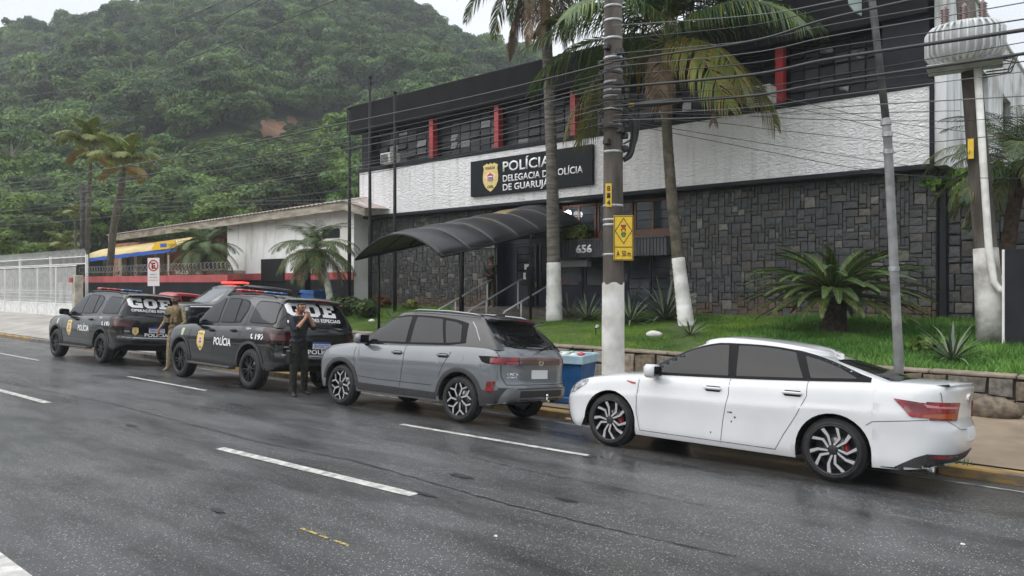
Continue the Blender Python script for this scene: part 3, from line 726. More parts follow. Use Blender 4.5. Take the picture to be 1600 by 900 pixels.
# flagpoles
for px_, top, lab in ((546, 172, 'black flagpole farthest left, its top level with the fascia corner'), (578, 123, 'tallest black flagpole, second from the left'), (617, 147, 'black flagpole third from the left, beside the window air conditioner')):
    b_ = at(px_, 480, 18.4); z1 = at(px_, top, 18.4).z
    t = thing('flagpole', lab, 'flagpole', (b_.x, 18.4, lawn_z(0, 18.4) - .05), group='black flagpoles before the station')
    MB().tube([(0, 0, 0), (0, 0, 2.2), (0, 0, z1 - .9)], [.075, .07, .045], 10).build('pole', M_black, t)
    mb = MB(); mb.blob((0, 0, z1 - .86), .07, 8, 6); mb.tube([(0, 0, z1 - 1.1), (.12, 0, z1 - 1.1)], .02, 6); mb.build('finial', M_black, t)
# stone garden wall to the right of the station, hung with leaves, and a white pipe
gw = thing('garden_wall', 'dark slate wall continuing right of the station behind the leaning utility pole', 'wall')
MB().box(XR + .02, 3.6, 20.52, 20.8, .8, 4.62).build('wall_core', M_joint, gw)
g = random.Random(31)
for r_ in ashlar(XR + .20, 2.4, 1.02, 4.62, .13, 8):
    me = stone_mesh(r_[1] - r_[0] - .016, r_[3] - r_[2] - .016, .03 + g.uniform(0, .04), g.random(), M_s[g.choices((0, 1, 2, 3), (5, 5, 1.5, .4))[0]], .22, .012)
    newobj('stone', me, gw, ((r_[0] + r_[1]) / 2, 20.515, (r_[2] + r_[3]) / 2))
mb = MB(); mb.bbox(XR + .03, XR + .17, 20.38, 20.51, .9, 4.70, .01); mb.build('pilaster', M_char2, gw)
# leftmost rough stone wall between the station and the house
lw = thing('boundary_wall', 'dark rough stone boundary wall at the left corner of the station', 'wall')
MB().prism([(-27.9, .7), (-25.95, .7), (-25.95, 4.55), (-27.1, 4.55), (-27.4, 3.9)], 20.62, 20.9).build('wall_core', M_joint, lw)
for r_ in ashlar(-27.2, -25.95, .9, 4.4, .17, 9):
    me = stone_mesh(r_[1] - r_[0] - .02, r_[3] - r_[2] - .02, .05 + g.uniform(0, .08), g.random(), M_s[g.choices((0, 1, 2), (6, 3, 1))[0]], .25, .02)
    newobj('stone', me, lw, ((r_[0] + r_[1]) / 2, 20.61, (r_[2] + r_[3]) / 2))
# dark slab at the right edge of the lawn
b_ = at(1570, 550, 16.6)
t = thing('gate_pillar', 'dark grey rendered slab wall with a pale edge at the right edge of the lawn', 'wall', (b_.x, 16.6, 0))
MB().bbox(0, 4, 0, .35, .5, 2.64, .01).build('panel', M_char2, t)
MB().bbox(-.045, -.002, -.01, .36, .5, 2.63, .01).build('edge_strip', M_white, t)

# ================================================================== LEFT: walls, house, awning, gate
YB = 15.5
xa, xb = XatY(124, YB), XatY(356, YB)
t = thing('yard_wall', 'long black rendered yard wall with a red painted band, right of the white gate', 'wall')
MB().box(xa, xb, YB, YB + .2, -.3, 2.05).build('wall', M_charcoal, t)
M_redband = mat('faded_red_band', (.36, .065, .065), .7, var=.15, vscale=2)
MB().bbox(xa - .01, xb, YB - .02, YB + .22, 2.052, 2.36, .006).build('painted_band', M_redband, t)
M_vine = mat('wall_top_creeper', (.07, .07, .05), .9, col2=(.16, .15, .11), vscale=4)
mb = MB(); gg = random.Random(5)
for i in range(420):
    x_ = gg.uniform(xa, xb); y_ = YB + gg.uniform(-.02, .2); z_ = 2.36 + gg.uniform(0, .22); a = gg.uniform(0, 6.28); s_ = gg.uniform(.03, .09)
    mb.add([(x_, y_, z_), (x_ + s_ * math.cos(a), y_ + s_ * math.sin(a), z_ + s_ * .6), (x_ + .3 * s_, y_, z_ + s_ * 1.3)], [(0, 1, 2)])
o = mb.build('creeper', M_vine, t); o['kind'] = 'stuff'
# razor wire coils on top
mb = MB(); pts = []
n = int((xb - xa) / .34 * 12)
for i in range(n): a = i / 12 * 2 * math.pi; pts.append((xa + i / 12 * .34, YB + .1 + .17 * math.cos(a), 2.72 + .17 * math.sin(a)))
mb.tube(pts, .008, 3, caps=False); mb.build('wire_coil', M_metalg, t)
# white house with gable roof
YH = 19.5
h0, h1 = XatY(355, YH), XatY(553, YH)
M_house = mat('old_white_render', (.6, .6, .57), .9)
stained(M_house, (.84, .84, .83), (.82, .82, .80), (.60, .59, .56), .84)
hs = thing('white_house', 'long low house with stained white end wall and weathered sheet roof', 'house')
MB().box(h0, h1, YH, YH + 9, .2, 5.15).build('wall', M_house, hs)
MB().box(h0, h1 + .0, YH - .035, YH - .003, 2.05 - .9, 2.16).build('black_dado', M_charcoal, hs)
MB().bbox(h0 - .01, h1, YH - .05, YH - .004, 2.17, 2.48, .006).build('painted_band', M_redband, hs)
MB().box(h0 - .0, h1, YH - .04, YH - .006, .2, 1.14).build('black_dado', M_charcoal, hs)
MB().bbox(XatY(435, YH) - 1.3, XatY(435, YH) + .6, YH - .13, YH - .055, 2.1, 3.15, .01).build('notice_board', M_black, hs)
MB().box(XatY(505, YH), XatY(531, YH), YH - .03, YH - .002, 3.95, 4.35).build('vent', M_char2, hs)
M_fas = mat('weathered_fascia', (.42, .38, .31), .85, col2=(.22, .195, .15), vscale=2.2, detail=9, stretch=(.6, 1, 3))
M_roof = mat('weathered_sheet_roof', (.33, .26, .24), .8, col2=(.50, .44, .41), vscale=1.8, detail=9, stretch=(.4, 2, 1))
ra, rb = XatY(172, YH - .5), XatY(541, YH - .5)
def rz_(x_): return 4.93 + (x_ - ra) / (rb - ra) * .42
mb = MB()   # fascia board along the eave, then the short falling end
for (x0, x1, z0, z1) in ((ra, rb, rz_(ra), rz_(rb)), (rb, rb + 1.35, rz_(rb), rz_(rb) - .33)):
    mb.add([(x0, YH - .62, z0 - .34), (x1, YH - .62, z1 - .34), (x1, YH - .62, z1), (x0, YH - .62, z0), (x0, YH - .45, z0 - .34), (x1, YH - .45, z1 - .34), (x1, YH - .45, z1), (x0, YH - .45, z0)],
           [(0, 1, 2, 3), (4, 7, 6, 5), (0, 4, 5, 1), (3, 2, 6, 7), (0, 3, 7, 4), (1, 5, 6, 2)])
mb.build('fascia_board', M_fas, hs)
vs = []; fs = []; nx = 150
for j, (y_, dz) in enumerate(((YH - .7, .03), (YH + 1.2, .42), (YH + 4.5, 1.05))):
    for i in range(nx + 1):
        x_ = ra - .1 + (rb - ra + .2) * i / nx; vs.append((x_, y_, rz_(x_) + dz + .035 * (i % 2)))
for j in range(2):
    for i in range(nx): q_ = j * (nx + 1) + i; fs.append((q_, q_ + 1, q_ + nx + 2, q_ + nx + 1))
o = fromdata('roof', vs, fs, M_roof, hs); md = o.modifiers.new('thick', 'SOLIDIFY'); md.thickness = .03
fromdata('roof', [(rb + .1, YH - .7, rz_(rb) + .03), (rb + 1.5, YH - .7, rz_(rb) - .36), (rb + 1.5, YH + 4.5, rz_(rb) - .1), (rb + .1, YH + 4.5, rz_(rb) + 1.0)], [(0, 1, 2, 3)], M_roof, hs)
# brown front of the house under the awning, set back
M_terra = mat('terracotta_render', (.34, .15, .08), .8, var=.25, vscale=1.5); M_beige = mat('beige_render', (.42, .38, .31), .8, var=.15)
c0, c1 = XatY(178, 20.5), XatY(352, 20.5)
MB().box(c0, h0 - .01, 20.5, 20.8, .2, 4.6).build('front_wall', M_terra, hs)
for px_ in (190, 214, 246): MB().bbox(XatY(px_, 20.2) - .25, XatY(px_, 20.2) + .25, 20.1, 20.5, .3, 4.2, .01).build('pillar', M_beige, hs)
for px_ in (202, 230): MB().box(XatY(px_, 20.45) - .6, XatY(px_, 20.45) + .6, 20.42, 20.48, .4, 3.6).build('door', M_navy, hs)
MB().box(XatY(284, 20.3), XatY(300, 20.3), 20.2, 20.45, 3.0, 4.4).build('panel', M_beige, hs)
MB().box(XatY(300, 20.3), XatY(352, 20.3), 20.2, 20.45, 1.6, 4.4).build('panel', mat('brown_boarding', (.17, .10, .05), .8, var=.5, vscale=2), hs)
MB().bbox(XatY(277, 18), XatY(356, 18), 17.9, 18.9, 2.45, 2.62, .02).build('porch_slab', M_fas, hs)
# awning
M_awy = mat('yellow_awning_cloth', (.80, .64, .32), .8, var=.08, vscale=3); M_awy2 = mat('bright_yellow_cloth', (.80, .50, .02), .8); M_awb = mat('blue_awning_cloth', (.03, .12, .50), .8)
aw = thing('awning', 'yellow awning with blue valance over the house front', 'awning')
x0, x1 = XatY(122, 18.0), XatY(276, 18.0)
def awz(x_): return 3.50 + .34 * (x_ - x0) / (x1 - x0)
vs = []; fs = []; n = 24
for j, (y_, dz) in enumerate(((18.0, 0), (18.4, .33), (19.1, .62), (20.4, .85))):
    for i in range(n + 1):
        x_ = x0 + (x1 - x0) * i / n + (.0 if j == 0 else .35 * j * (1 - i / n)); vs.append((x_, y_, awz(x_) + dz + .012 * math.sin(i * 2.1)))
for j in range(3):
    for i in range(n): q_ = j * (n + 1) + i; fs.append((q_, q_ + 1, q_ + n + 2, q_ + n + 1))
o = fromdata('cloth', vs, fs, M_awy, aw, True); o.modifiers.new('thick', 'SOLIDIFY').thickness = .01
vs = []; fs = []
for i in range(n + 1):
    x_ = x0 + (x1 - x0) * i / n; vs += [(x_, 17.985, awz(x_) + .012 * math.sin(i * 2.1)), (x_, 17.975, awz(x_) - .20 - .02 * (i % 2))]
fs = [(2 * i, 2 * i + 1, 2 * i + 3, 2 * i + 2) for i in range(n)]
o = fromdata('valance', vs, fs, M_awb, aw); o.modifiers.new('thick', 'SOLIDIFY').thickness = .008
xq0 = XatY(236, 17.9)
MB().prism([(xq0, awz(xq0) - .02), (x1, awz(x1) - .02), (x1, awz(x1) + .36), (xq0 + .5, awz(x1) + .34), (xq0, awz(xq0) + .12)], 17.93, 17.96).build('front_panel', M_awy2, aw)
MB().box(xq0 + 1.05, xq0 + 1.75, 17.915, 17.928, awz(x1) + .06, awz(x1) + .25).build('logo', M_awb, aw)
lettering('CURSOS', (xq0 + 1.9, 17.928, awz(x1) + .08), x1 - xq0 - 2.1, .13, mat('brown_print', (.35, .2, .02), .7), aw, bold=.0, extrude=.004)
for px_ in (176, 262): MB().tube([(XatY(px_, 18), 18.05, .3), (XatY(px_, 18), 18.05, 3.6)], .05).build('post', M_beige, aw)
# white gate and picket screen
YG = 14.6; g0, g1 = XatY(-90, YG), XatY(119, YG)
gt = thing('yard_gate', 'white steel sliding gate with mesh panels and sheeted foot', 'gate')
zg = .10; zt = at(119, 417, YG).z
M_gw = mat('gate_white', (.82, .83, .82), .55, col2=(.66, .66, .64), vscale=3, detail=8)
M_mesh = mat('gate_sheet', (.50, .52, .54), .6, var=.1, vscale=5)
npn = 9; w = (g1 - g0) / npn
sheet = MB(); 
for k in range(int(w / .1)): sheet.bbox(k * .1 + .006, k * .1 + .09, 0, .02, 0, .80, .008)
sheet_me = sheet.mesh('sheeted_foot', M_gw)
bars = MB()
nb = int(w / .105)
for k in range(1, nb): bars.box(k * w / nb - .009, k * w / nb + .009, .005, .023, .85, zt - .1)
for zz in (.95, 1.15, 1.35, 1.5): bars.box(.05, w - .05, 0, .012, zz, zz + .018)
bars_me = bars.mesh('bars', M_gw)
fr = MB(); fr.bbox(0, .07, -.03, .04, 0, zt, .006); fr.bbox(.07, w, -.02, .03, zt - .06, zt, .006); fr.bbox(.07, w, -.02, .03, .8, .86, .006); fr.bbox(.07, w, -.02, .03, 0, .05, .006)
fr_me = fr.mesh('frame', M_gw)
for k in range(npn):
    lf = newobj('leaf', fr_me, gt, (g0 + k * w, YG, zg)); newobj('sheeted_foot', sheet_me, lf); newobj('bars', bars_me, lf)
t = thing('gate_post', 'stained concrete gate post with a small red box on top', 'post', (g1 + .1, YG, 0))
MB().bbox(-.08, .30, -.2, .2, -.2, 2.42, .02).build('post', mat('stained_post', (.5, .46, .38), .85, col2=(.3, .27, .21), vscale=3, detail=8), t)
MB().bbox(-.35, .05, -.26, -.21, 2.05, 2.3, .01).build('red_box', M_red, t)
pk = thing('picket_screen', 'white picket screen with curved spikes rising behind the gate', 'fence')
zp0 = zt + .14; zp1 = at(60, 397, YG + .5).z + .1
pm_ = MB().tube([(0, 0, 0), (0, 0, zp1 - zp0 - .25), (0, -.03, zp1 - zp0 - .1), (0, -.1, zp1 - zp0)], [.014, .014, .012, .004], 5).mesh('picket', M_gw)
n = int((g1 - g0) / .17)
for i in range(n): newobj('picket', pm_, pk, (g0 + (g1 - g0) * i / n, YG + .5, zp0))
mb = MB(); mb.bbox(g0, g1, YG + .47, YG + .53, zp0 + .02, zp0 + .07, .005); mb.bbox(g0, g1, YG + .47, YG + .53, zp1 - .42, zp1 - .37, .005)
for i in range(6): mb.bbox(g0 + i * (g1 - g0) / 5 - .05, g0 + i * (g1 - g0) / 5 + .05, YG + .44, YG + .56, 0, zp1 - .3, .01)
mb.build('rail', M_gw, pk)
# pale yard building seen through the gate
t = thing('yard_shed', 'pale wall and grey blue shutters seen through the gate', 'shed')
MB().box(g0 - 4, g1 + 2, YG + 9, YG + 9.2, 0, 1.5).build('wall', mat('pale_blue_wall', (.42, .47, .54), .7, var=.2, vscale=1), t)
MB().box(g0 - 4, g1 + 2, YG + 8.9, YG + 9.3, 1.51, 2.1).build('upper_wall', mat('pale_wall', (.52, .52, .50), .8, var=.2, vscale=1.5), t)
# no-parking sign
sp = at(240, 425, 12.5)
t = thing('no_parking_sign', 'white no parking sign with red barred E on a steel post', 'road sign', (sp.x, 12.5, 0), rz=R(28))
zc = sp.z; w, h = .50, 1.04
MB().tube([(0, .03, -.1), (0, .03, zc + .4)], .035, 8).build('post', M_metalg, t)
M_sw = mat('sign_white', (.72, .72, .70), .4)
MB().bbox(-w / 2, w / 2, -.01, .01, zc - h / 2, zc + h / 2, .004).build('plate', M_sw, t)
def ring(r0, r1, n, cx, cz, y0, y1, mb):
    for i in range(n):
        a, b_ = 2 * math.pi * i / n, 2 * math.pi * (i + 1) / n
        mb.add([(cx + r * math.cos(q_), y, cz + r * math.sin(q_)) for y in (y0, y1) for r in (r0, r1) for q_ in (a, b_)], [(0, 1, 3, 2), (4, 6, 7, 5), (0, 2, 6, 4), (1, 5, 7, 3), (0, 4, 5, 1), (2, 3, 7, 6)])
M_sr = mat('sign_red', (.55, .02, .02), .4)
mb = MB(); ring(.165, .215, 28, 0, zc + .24, -.016, -.0101, mb)
mb.box(-.2, .2, -.0175, -.0162, -.02, .02, M=Matrix.Translation((0, 0, zc + .24)) @ Matrix.Rotation(R(45), 4, 'Y')); mb.build('barred_ring', M_sr, t)
lettering('E', (-.08, -.0101, zc + .135), .165, .21, M_bk, t, bold=.05, extrude=.003)
for i, (s, wd) in enumerate((('DIREITO', .26), ('VIATURAS', .34), ('DA POLÍCIA CIVIL', .40))):
    lettering(s, (-wd / 2, -.0101, zc - .12 - .105 * i), wd, .052, M_bk if i != 2 else M_sr, t, bold=.0, extrude=.002)
# ================================================================== VEHICLES
def smooth_tab(tab, x):
    """monotone-ish Catmull-Rom through (x,v) sorted ascending by x"""
    n = len(tab)
    if x <= tab[0][0]: return tab[0][1]
    if x >= tab[-1][0]: return tab[-1][1]
    for i in range(n - 1):
        if x <= tab[i + 1][0]:
            x0, v0 = tab[i]; x1, v1 = tab[i + 1]
            m = (v1 - v0) / (x1 - x0)
            m0 = m if i == 0 else .5 * (m + (v0 - tab[i - 1][1]) / (x0 - tab[i - 1][0]))
            m1 = m if i + 2 >= n else .5 * (m + (tab[i + 2][1] - v1) / (tab[i + 2][0] - x1))
            if m * m0 <= 0: m0 = 0
            if m * m1 <= 0: m1 = 0
            if m: m0 = math.copysign(min(abs(m0), 3 * abs(m)), m); m1 = math.copysign(min(abs(m1), 3 * abs(m)), m)
            else: m0 = m1 = 0
            h = x1 - x0; t = (x - x0) / h; t2, t3 = t * t, t * t * t
            return (2 * t3 - 3 * t2 + 1) * v0 + (t3 - 2 * t2 + t) * h * m0 + (-2 * t3 + 3 * t2) * v1 + (t3 - t2) * h * m1
    return tab[-1][1]
def car_shell(P):
    """returns (verts, faces, material index) of the body skin; x forward, y left, z up, ground at z=0, x=0 midway between the axles"""
    W = P['W'] / 2; ax = P['wb'] / 2; Ra = P['Ra']; Rw = P['Rw']; S = lambda n, x: smooth_tab(P[n], x)
    xf, xr = P['xs_f'], P['xs_r']                    # where the flanks begin and end
    XF, XB = max(v for _, v in P['front']), min(v for _, v in P['rear'])
    xs = set()
    for c in (ax, -ax):
        for k in range(17): xs.add(round(c + Ra * math.cos(math.pi * k / 16), 4))
        xs.add(round(c + Ra + .0015, 4)); xs.add(round(c - Ra - .0015, 4))
    x = xf
    while x > xr:
        if all(abs(x - q) > .03 for q in xs): xs.add(round(x, 4))
        x -= .075
    xs = sorted([q for q in xs if xr < q < xf] + [xf, xr], reverse=True)
    K = 14; T = []
    for k in range(K): a = math.pi / 2 * k / K; T.append(('f', a))
    T += [('s', q) for q in xs]
    for k in range(K - 1, -1, -1): T.append(('r', math.pi / 2 * k / K))
    nf, nr = P.get('nf', 2.6), P.get('nr', 3.0)
    def taper(x): return 1 - P.get('tapf', .035) * max(0, (x - .2) / 2.2) ** 2 - P.get('tapr', .03) * max(0, (-x - .4) / 2.0) ** 2
    def zbt(x):
        zb = S('bottom', x); zt = S('shoulder', x)
        for c in (ax, -ax):
            d = abs(x - c)
            if d <= Ra: zb = max(zb, Rw + P.get('arch_up', .0) + math.sqrt(max(0, Ra * Ra - d * d)))
        return min(zb, zt - .06), zt
    def prof(x, z, zt):
        zs = P['sill']; t = (z - zs) / max(.05, (zt - zs)); return smooth_tab(P['prof'], t)
    V = [-1] ; NZ = 18
    rows = []
    for kind, q in T:
        if kind == 'f': cx = math.cos(q) ** (2 / nf); xn = xf + (XF - xf) * cx; sy = math.sin(q) ** (2 / nf) if q > 0 else 0
        elif kind == 'r': cx = math.cos(q) ** (2 / nr); xn = xr + (XB - xr) * cx; sy = math.sin(q) ** (2 / nr) if q > 0 else 0
        else: xn = q; sy = 1; cx = 0
        zb, zt = zbt(xn); row = []
        for j in range(NZ + 1):
            v = j / NZ; v = v ** .9 if kind == 's' else v; z = zb + (zt - zb) * v
            w = W * prof(xn, z, zt)
            if kind == 'f': xx = xf + (smooth_tab(P['front'], z) - xf) * cx
            elif kind == 'r': xx = xr + (smooth_tab(P['rear'], z) - xr) * cx
            else: xx = q
            row.append((xx, w * sy * taper(xx), z))
        rows.append(row)
    vs = []; fs = []; mi = []
    nT = len(rows)
    def vid(i, j, side): return (i * (NZ + 1) + j) if side == 0 else nT * (NZ + 1) + i * (NZ + 1) + j
    for side in (0, 1):
        for row in rows:
            for (a, b_, c) in row: vs.append((a, b_ if side == 0 else -b_, c))
    for side in (0, 1):
        for i in range(nT - 1):
            for j in range(NZ):
                f = [vid(i, j, side), vid(i + 1, j, side), vid(i + 1, j + 1, side), vid(i, j + 1, side)]
                fs.append(f[::-1] if side == 0 else f); mi.append(0)
    # deck between the shoulders
    M_ = 10; base = len(vs)
    for row in rows:
        a, b_, c = row[-1]; cr = P.get('crown', .05) * min(1, (b_ / (W * .8)) ** 1.0)
        for k in range(M_ + 1):
            s = 1 - 2 * k / M_; ss = math.copysign(abs(s) ** .85, s)
            vs.append((a, b_ * ss, c + cr * (1 - abs(ss) ** 2.4)))
    for i in range(nT - 1):
        for k in range(M_): q = base + i * (M_ + 1) + k; fs.append((q, q + 1, q + M_ + 2, q + M_ + 1)); mi.append(0)
    # greenhouse
    G = P['gh']; NG = 12; rr = G.get('r', .07); K2 = 10; base = len(vs)
    levels = [(g / NG, 0.0) for g in range(NG + 1)] + [(1.0, a) for a in (18, 36, 54, 72, 90)]
    NS = 26; TT = [('f', math.pi / 2 * k / K2) for k in range(K2)] + [('s', k / NS) for k in range(NS + 1)] + [('r', math.pi / 2 * k / K2) for k in range(K2 - 1, -1, -1)]
    grid_ = []
    for kind, q in TT:
        col = []
        for g, a in levels:
            a = R(a); bf, br = G['bulge_f'] + (G.get('bulge_ft', G['bulge_f'] * .6) - G['bulge_f']) * g, G['bulge_r'] + (G.get('bulge_rt', G['bulge_r']) - G['bulge_r']) * g
            x0 = G['xf0'] + (G['xf1'] - G['xf0']) * g + G.get('bowf', .03) * 4 * g * (1 - g)
            x1 = G['xr0'] + (G['xr1'] - G['xr0']) * g - G.get('bowr', .03) * 4 * g * (1 - g)
            w = G['w0'] + (G['w1'] - G['w0']) * g ** G.get('wp', 1.35)
            xs0, xs1 = x0 - bf, x1 + br
            inset = rr * (1 - math.cos(a)); dz = rr * math.sin(a) * .8
            if kind == 'f': cx = math.cos(q) ** (2 / 2.3); sy = math.sin(q) ** (2 / 2.9) if q > 0 else 0; x = xs0 + bf * cx; t = 0
            elif kind == 'r': cx = math.cos(q) ** (2 / 2.3); sy = math.sin(q) ** (2 / G.get('nr', 3.2)) if q > 0 else 0; x = xs1 - br * cx; t = 1
            else: x = xs0 + (xs1 - xs0) * q; sy = 1; t = q
            tp = smooth_tab(G['plan'], x) if 'plan' in G else 1
            y = w * sy * tp
            if inset:
                y *= (w - inset) / w; xm = (x0 + x1) / 2; hl = (x0 - x1) / 2; x = xm + (x - xm) * (hl - inset * G.get('rx', 1.6)) / hl
            # heights: base follows the shoulder, top follows the rail, each at this column's own station
            def xcol(x0_, x1_, bf_, br_):
                a_, b2_ = x0_ - bf_, x1_ + br_
                return a_ + bf_ * cx if kind == 'f' else (b2_ - br_ * cx if kind == 'r' else a_ + (b2_ - a_) * q)
            xb = xcol(G['xf0'], G['xr0'], G['bulge_f'], G['bulge_r'])
            xt = xcol(G['xf1'], G['xr1'], G.get('bulge_ft', G['bulge_f'] * .6), G.get('bulge_rt', G['bulge_r']))
            zb = S('shoulder', min(XF, max(XB, xb))) - .035
            if kind == 'f': zb += P.get('crown', .05) * (cx * .8)
            zt = smooth_tab(G['rail'], xt) - rr * .8
            col.append((x, y, zb + (zt - zb) * g + dz))
        grid_.append(col)
    nL = len(levels); nC = len(grid_)
    for side in (0, 1):
        for col in grid_:
            for (a, b_, c) in col: vs.append((a, b_ if side == 0 else -b_, c))
    for side in (0, 1):
        for i in range(nC - 1):
            for j in range(nL - 1):
                q = base + side * nL * nC + i * nL + j; f = [q, q + nL, q + nL + 1, q + 1]; fs.append(f[::-1] if side == 0 else f); mi.append(1)
    base = len(vs); M2 = 10
    for col in grid_:
        a, b_, c = col[-1]; cr = G.get('crown', .045)
        for k in range(M2 + 1): s = 1 - 2 * k / M2; vs.append((a, b_ * s, c + cr * min(1, abs(b_) / .4) * (1 - s * s)))
    for i in range(nC - 1):
        for k in range(M2): q = base + i * (M2 + 1) + k; fs.append((q, q + 1, q + M2 + 2, q + M2 + 1)); mi.append(1)
    f2 = []; m2 = []
    for f, m_ in zip(fs, mi): f2 += [(f[0], f[1], f[2]), (f[0], f[2], f[3])]; m2 += [m_, m_]
    return vs, f2, m2
def clip_cell(poly, x0, x1, y0, y1):
    for ax_, lim, sgn in ((0, x0, 1), (0, x1, -1), (1, y0, 1), (1, y1, -1)):
        out = []; n = len(poly)
        if n == 0: return []
        for i in range(n):
            a, b_ = poly[i], poly[(i + 1) % n]; da, db = (a[ax_] - lim) * sgn, (b_[ax_] - lim) * sgn
            if da >= 0: out.append(a)
            if (da > 0 and db < 0) or (da < 0 and db > 0): t = da / (da - db); out.append((a[0] + (b_[0] - a[0]) * t, a[1] + (b_[1] - a[1]) * t))
        poly = out
    return poly
def roundpoly(pts, r, n=4):
    out = []; N_ = len(pts); rs = r if isinstance(r, (list, tuple)) else [r] * N_
    for i in range(N_):
        p = Vector(pts[i]); a = Vector(pts[i - 1]) - p; b_ = Vector(pts[(i + 1) % N_]) - p
        rr = min(rs[i], a.length * .45, b_.length * .45)
        if rr < 1e-4: out.append((p.x, p.y)); continue
        p0 = p + a.normalized() * rr; p1 = p + b_.normalized() * rr
        for k in range(n + 1):
            t = k / n; q = p0 * (1 - t) ** 2 + p * 2 * t * (1 - t) + p1 * t * t; out.append((q.x, q.y))
    return out
AX = {'L': (0, 2, 1, 1), 'R': (0, 2, 1, -1), 'B': (1, 2, 0, -1), 'F': (1, 2, 0, 1), 'T': (0, 1, 2, 1)}
class Car:
    def __init__(s, root, vs, fs):
        s.root = root; s.bvh = BVHTree.FromPolygons([Vector(v) for v in vs], fs)
    def hit(s, a, b_, axis, lim=None):
        i, j, k, sg_ = AX[axis]; o = [0, 0, 0]; o[i] = a; o[j] = b_; o[k] = 6 * sg_; d = [0, 0, 0]; d[k] = -sg_
        h, n, _, _ = s.bvh.ray_cast(Vector(o), Vector(d))
        if h is None: return None, None
        if n[k] * sg_ < 0: n = -n
        return h, n
    def patch(s, name, poly, axis, m, off=.004, parent=None, cell=.05, skirt=.012, minn=.05, smooth=True, dirn=None):
        """a panel of the outline poly laid on the body skin, off metres proud of it, with an edge going back"""
        i, j, k, sg_ = AX[axis]
        xs = [p[0] for p in poly]; zs = [p[1] for p in poly]
        key = {}; vs = []; fs = []; nx = max(1, math.ceil((max(xs) - min(xs)) / cell)); nz = max(1, math.ceil((max(zs) - min(zs)) / cell))
        def vid(p):
            kk = (round(p[0], 5), round(p[1], 5))
            if kk not in key:
                h, n = s.hit(p[0], p[1], axis)
                if h is None or n[k] * sg_ < minn: key[kk] = None
                else:
                    if dirn == 'flat': n = Vector([sg_ if q == k else 0 for q in range(3)])
                    key[kk] = len(vs); vs.append((h + n * off, h - n * skirt))
            return key[kk]
        for a in range(nx):
            for b_ in range(nz):
                x0 = min(xs) + (max(xs) - min(xs)) * a / nx; x1 = min(xs) + (max(xs) - min(xs)) * (a + 1) / nx
                z0 = min(zs) + (max(zs) - min(zs)) * b_ / nz; z1 = min(zs) + (max(zs) - min(zs)) * (b_ + 1) / nz
                c = clip_cell(poly, x0, x1, z0, z1)
                q = []
                for p in c:
                    v = vid(p)
                    if v is None: q = []; break
                    if not q or q[-1] != v: q.append(v)
                if len(q) > 2 and q[0] == q[-1]: q.pop()
                if len(set(q)) == len(q) and len(q) > 2: fs.append(q)
        if not fs: return None
        # orient and skirt
        flip = (axis in ('R', 'F')); F2 = []
        from collections import Counter
        ec = Counter()
        for f in fs:
            if (Vector(vs[f[1]][0]) - vs[f[0]][0]).cross(Vector(vs[f[2]][0]) - vs[f[0]][0])[k] * sg_ < 0: f.reverse()
            for a, b_ in zip(f, f[1:] + f[:1]): ec[(a, b_)] += 1
        n0 = len(vs); V2 = [v[0] for v in vs]; sk = [e for e in ec if (e[1], e[0]) not in ec]; mp = {}
        sf = []
        if skirt > 0:
            for a, b_ in sk:
                ids = []
                for q in (a, b_):
                    for lev in (0, 1):
                        if (q, lev) not in mp: mp[(q, lev)] = len(V2); V2.append(vs[q][lev])
                        ids.append(mp[(q, lev)])
                sf.append([ids[0], ids[1], ids[3], ids[2]])
        me = bpy.data.meshes.new(name); me.from_pydata([tuple(v) for v in V2], [], fs + sf); setmats(me, m)
        me.polygons.foreach_set('use_smooth', [smooth] * len(fs) + [False] * len(sf)); me.update()
        return newobj(name, me, parent or s.root)
    def line(s, name, pts, axis, w, m, off=.0025, parent=None, skirt=0.0):
        """thin strip along a polyline on the skin (panel gaps)"""
        vs = []; fs = []; P_ = [Vector(p) for p in pts]; out = []
        for a, b_ in zip(P_, P_[1:]):
            n = max(1, int((b_ - a).length / .05)); out += [a.lerp(b_, i / n) for i in range(n)]
        out.append(P_[-1])
        for i, p in enumerate(out):
            t = (out[min(i + 1, len(out) - 1)] - out[max(i - 1, 0)]).normalized(); nn = Vector((-t.y, t.x)) * w / 2
            for q in (p + nn, p - nn):
                h, n = s.hit(q.x, q.y, axis)
                if h is None: h, n = (Vector(vs[-1]) if vs else Vector((0, 0, 0))), Vector((0, 0, 0))
                vs.append(tuple(h + n * off))
        for i in range(len(out) - 1): fs.append((2 * i, 2 * i + 1, 2 * i + 3, 2 * i + 2))
        return fromdata(name, vs, fs, m, parent or s.root)
    def decal(s, me, a, b_, axis, m, name='lettering', parent=None, off=.003, rot=0, flip=False):
        """wrap a flat mesh (x right, y up) on the skin; a,b is its lower left corner as seen from outside"""
        sgn = {'L': -1, 'R': 1, 'B': -1, 'F': 1, 'T': 1}[axis]
        bm = bmesh.new(); bm.from_mesh(me)
        bmesh.ops.triangulate(bm, faces=bm.faces)
        for v in bm.verts:
            x_, y_ = v.co.x, v.co.y
            if rot: x_, y_ = x_ * math.cos(rot) - y_ * math.sin(rot), x_ * math.sin(rot) + y_ * math.cos(rot)
            h, n = s.hit(a + sgn * x_, b_ + y_, axis)
            v.co = h + n * off if h is not None else Vector((0, 0, .5))
        m2 = bpy.data.meshes.new(name); bm.to_mesh(m2); bm.free(); m2.materials.clear(); setmats(m2, m); bpy.data.meshes.remove(me)
        return newobj(name, m2, parent or s.root)
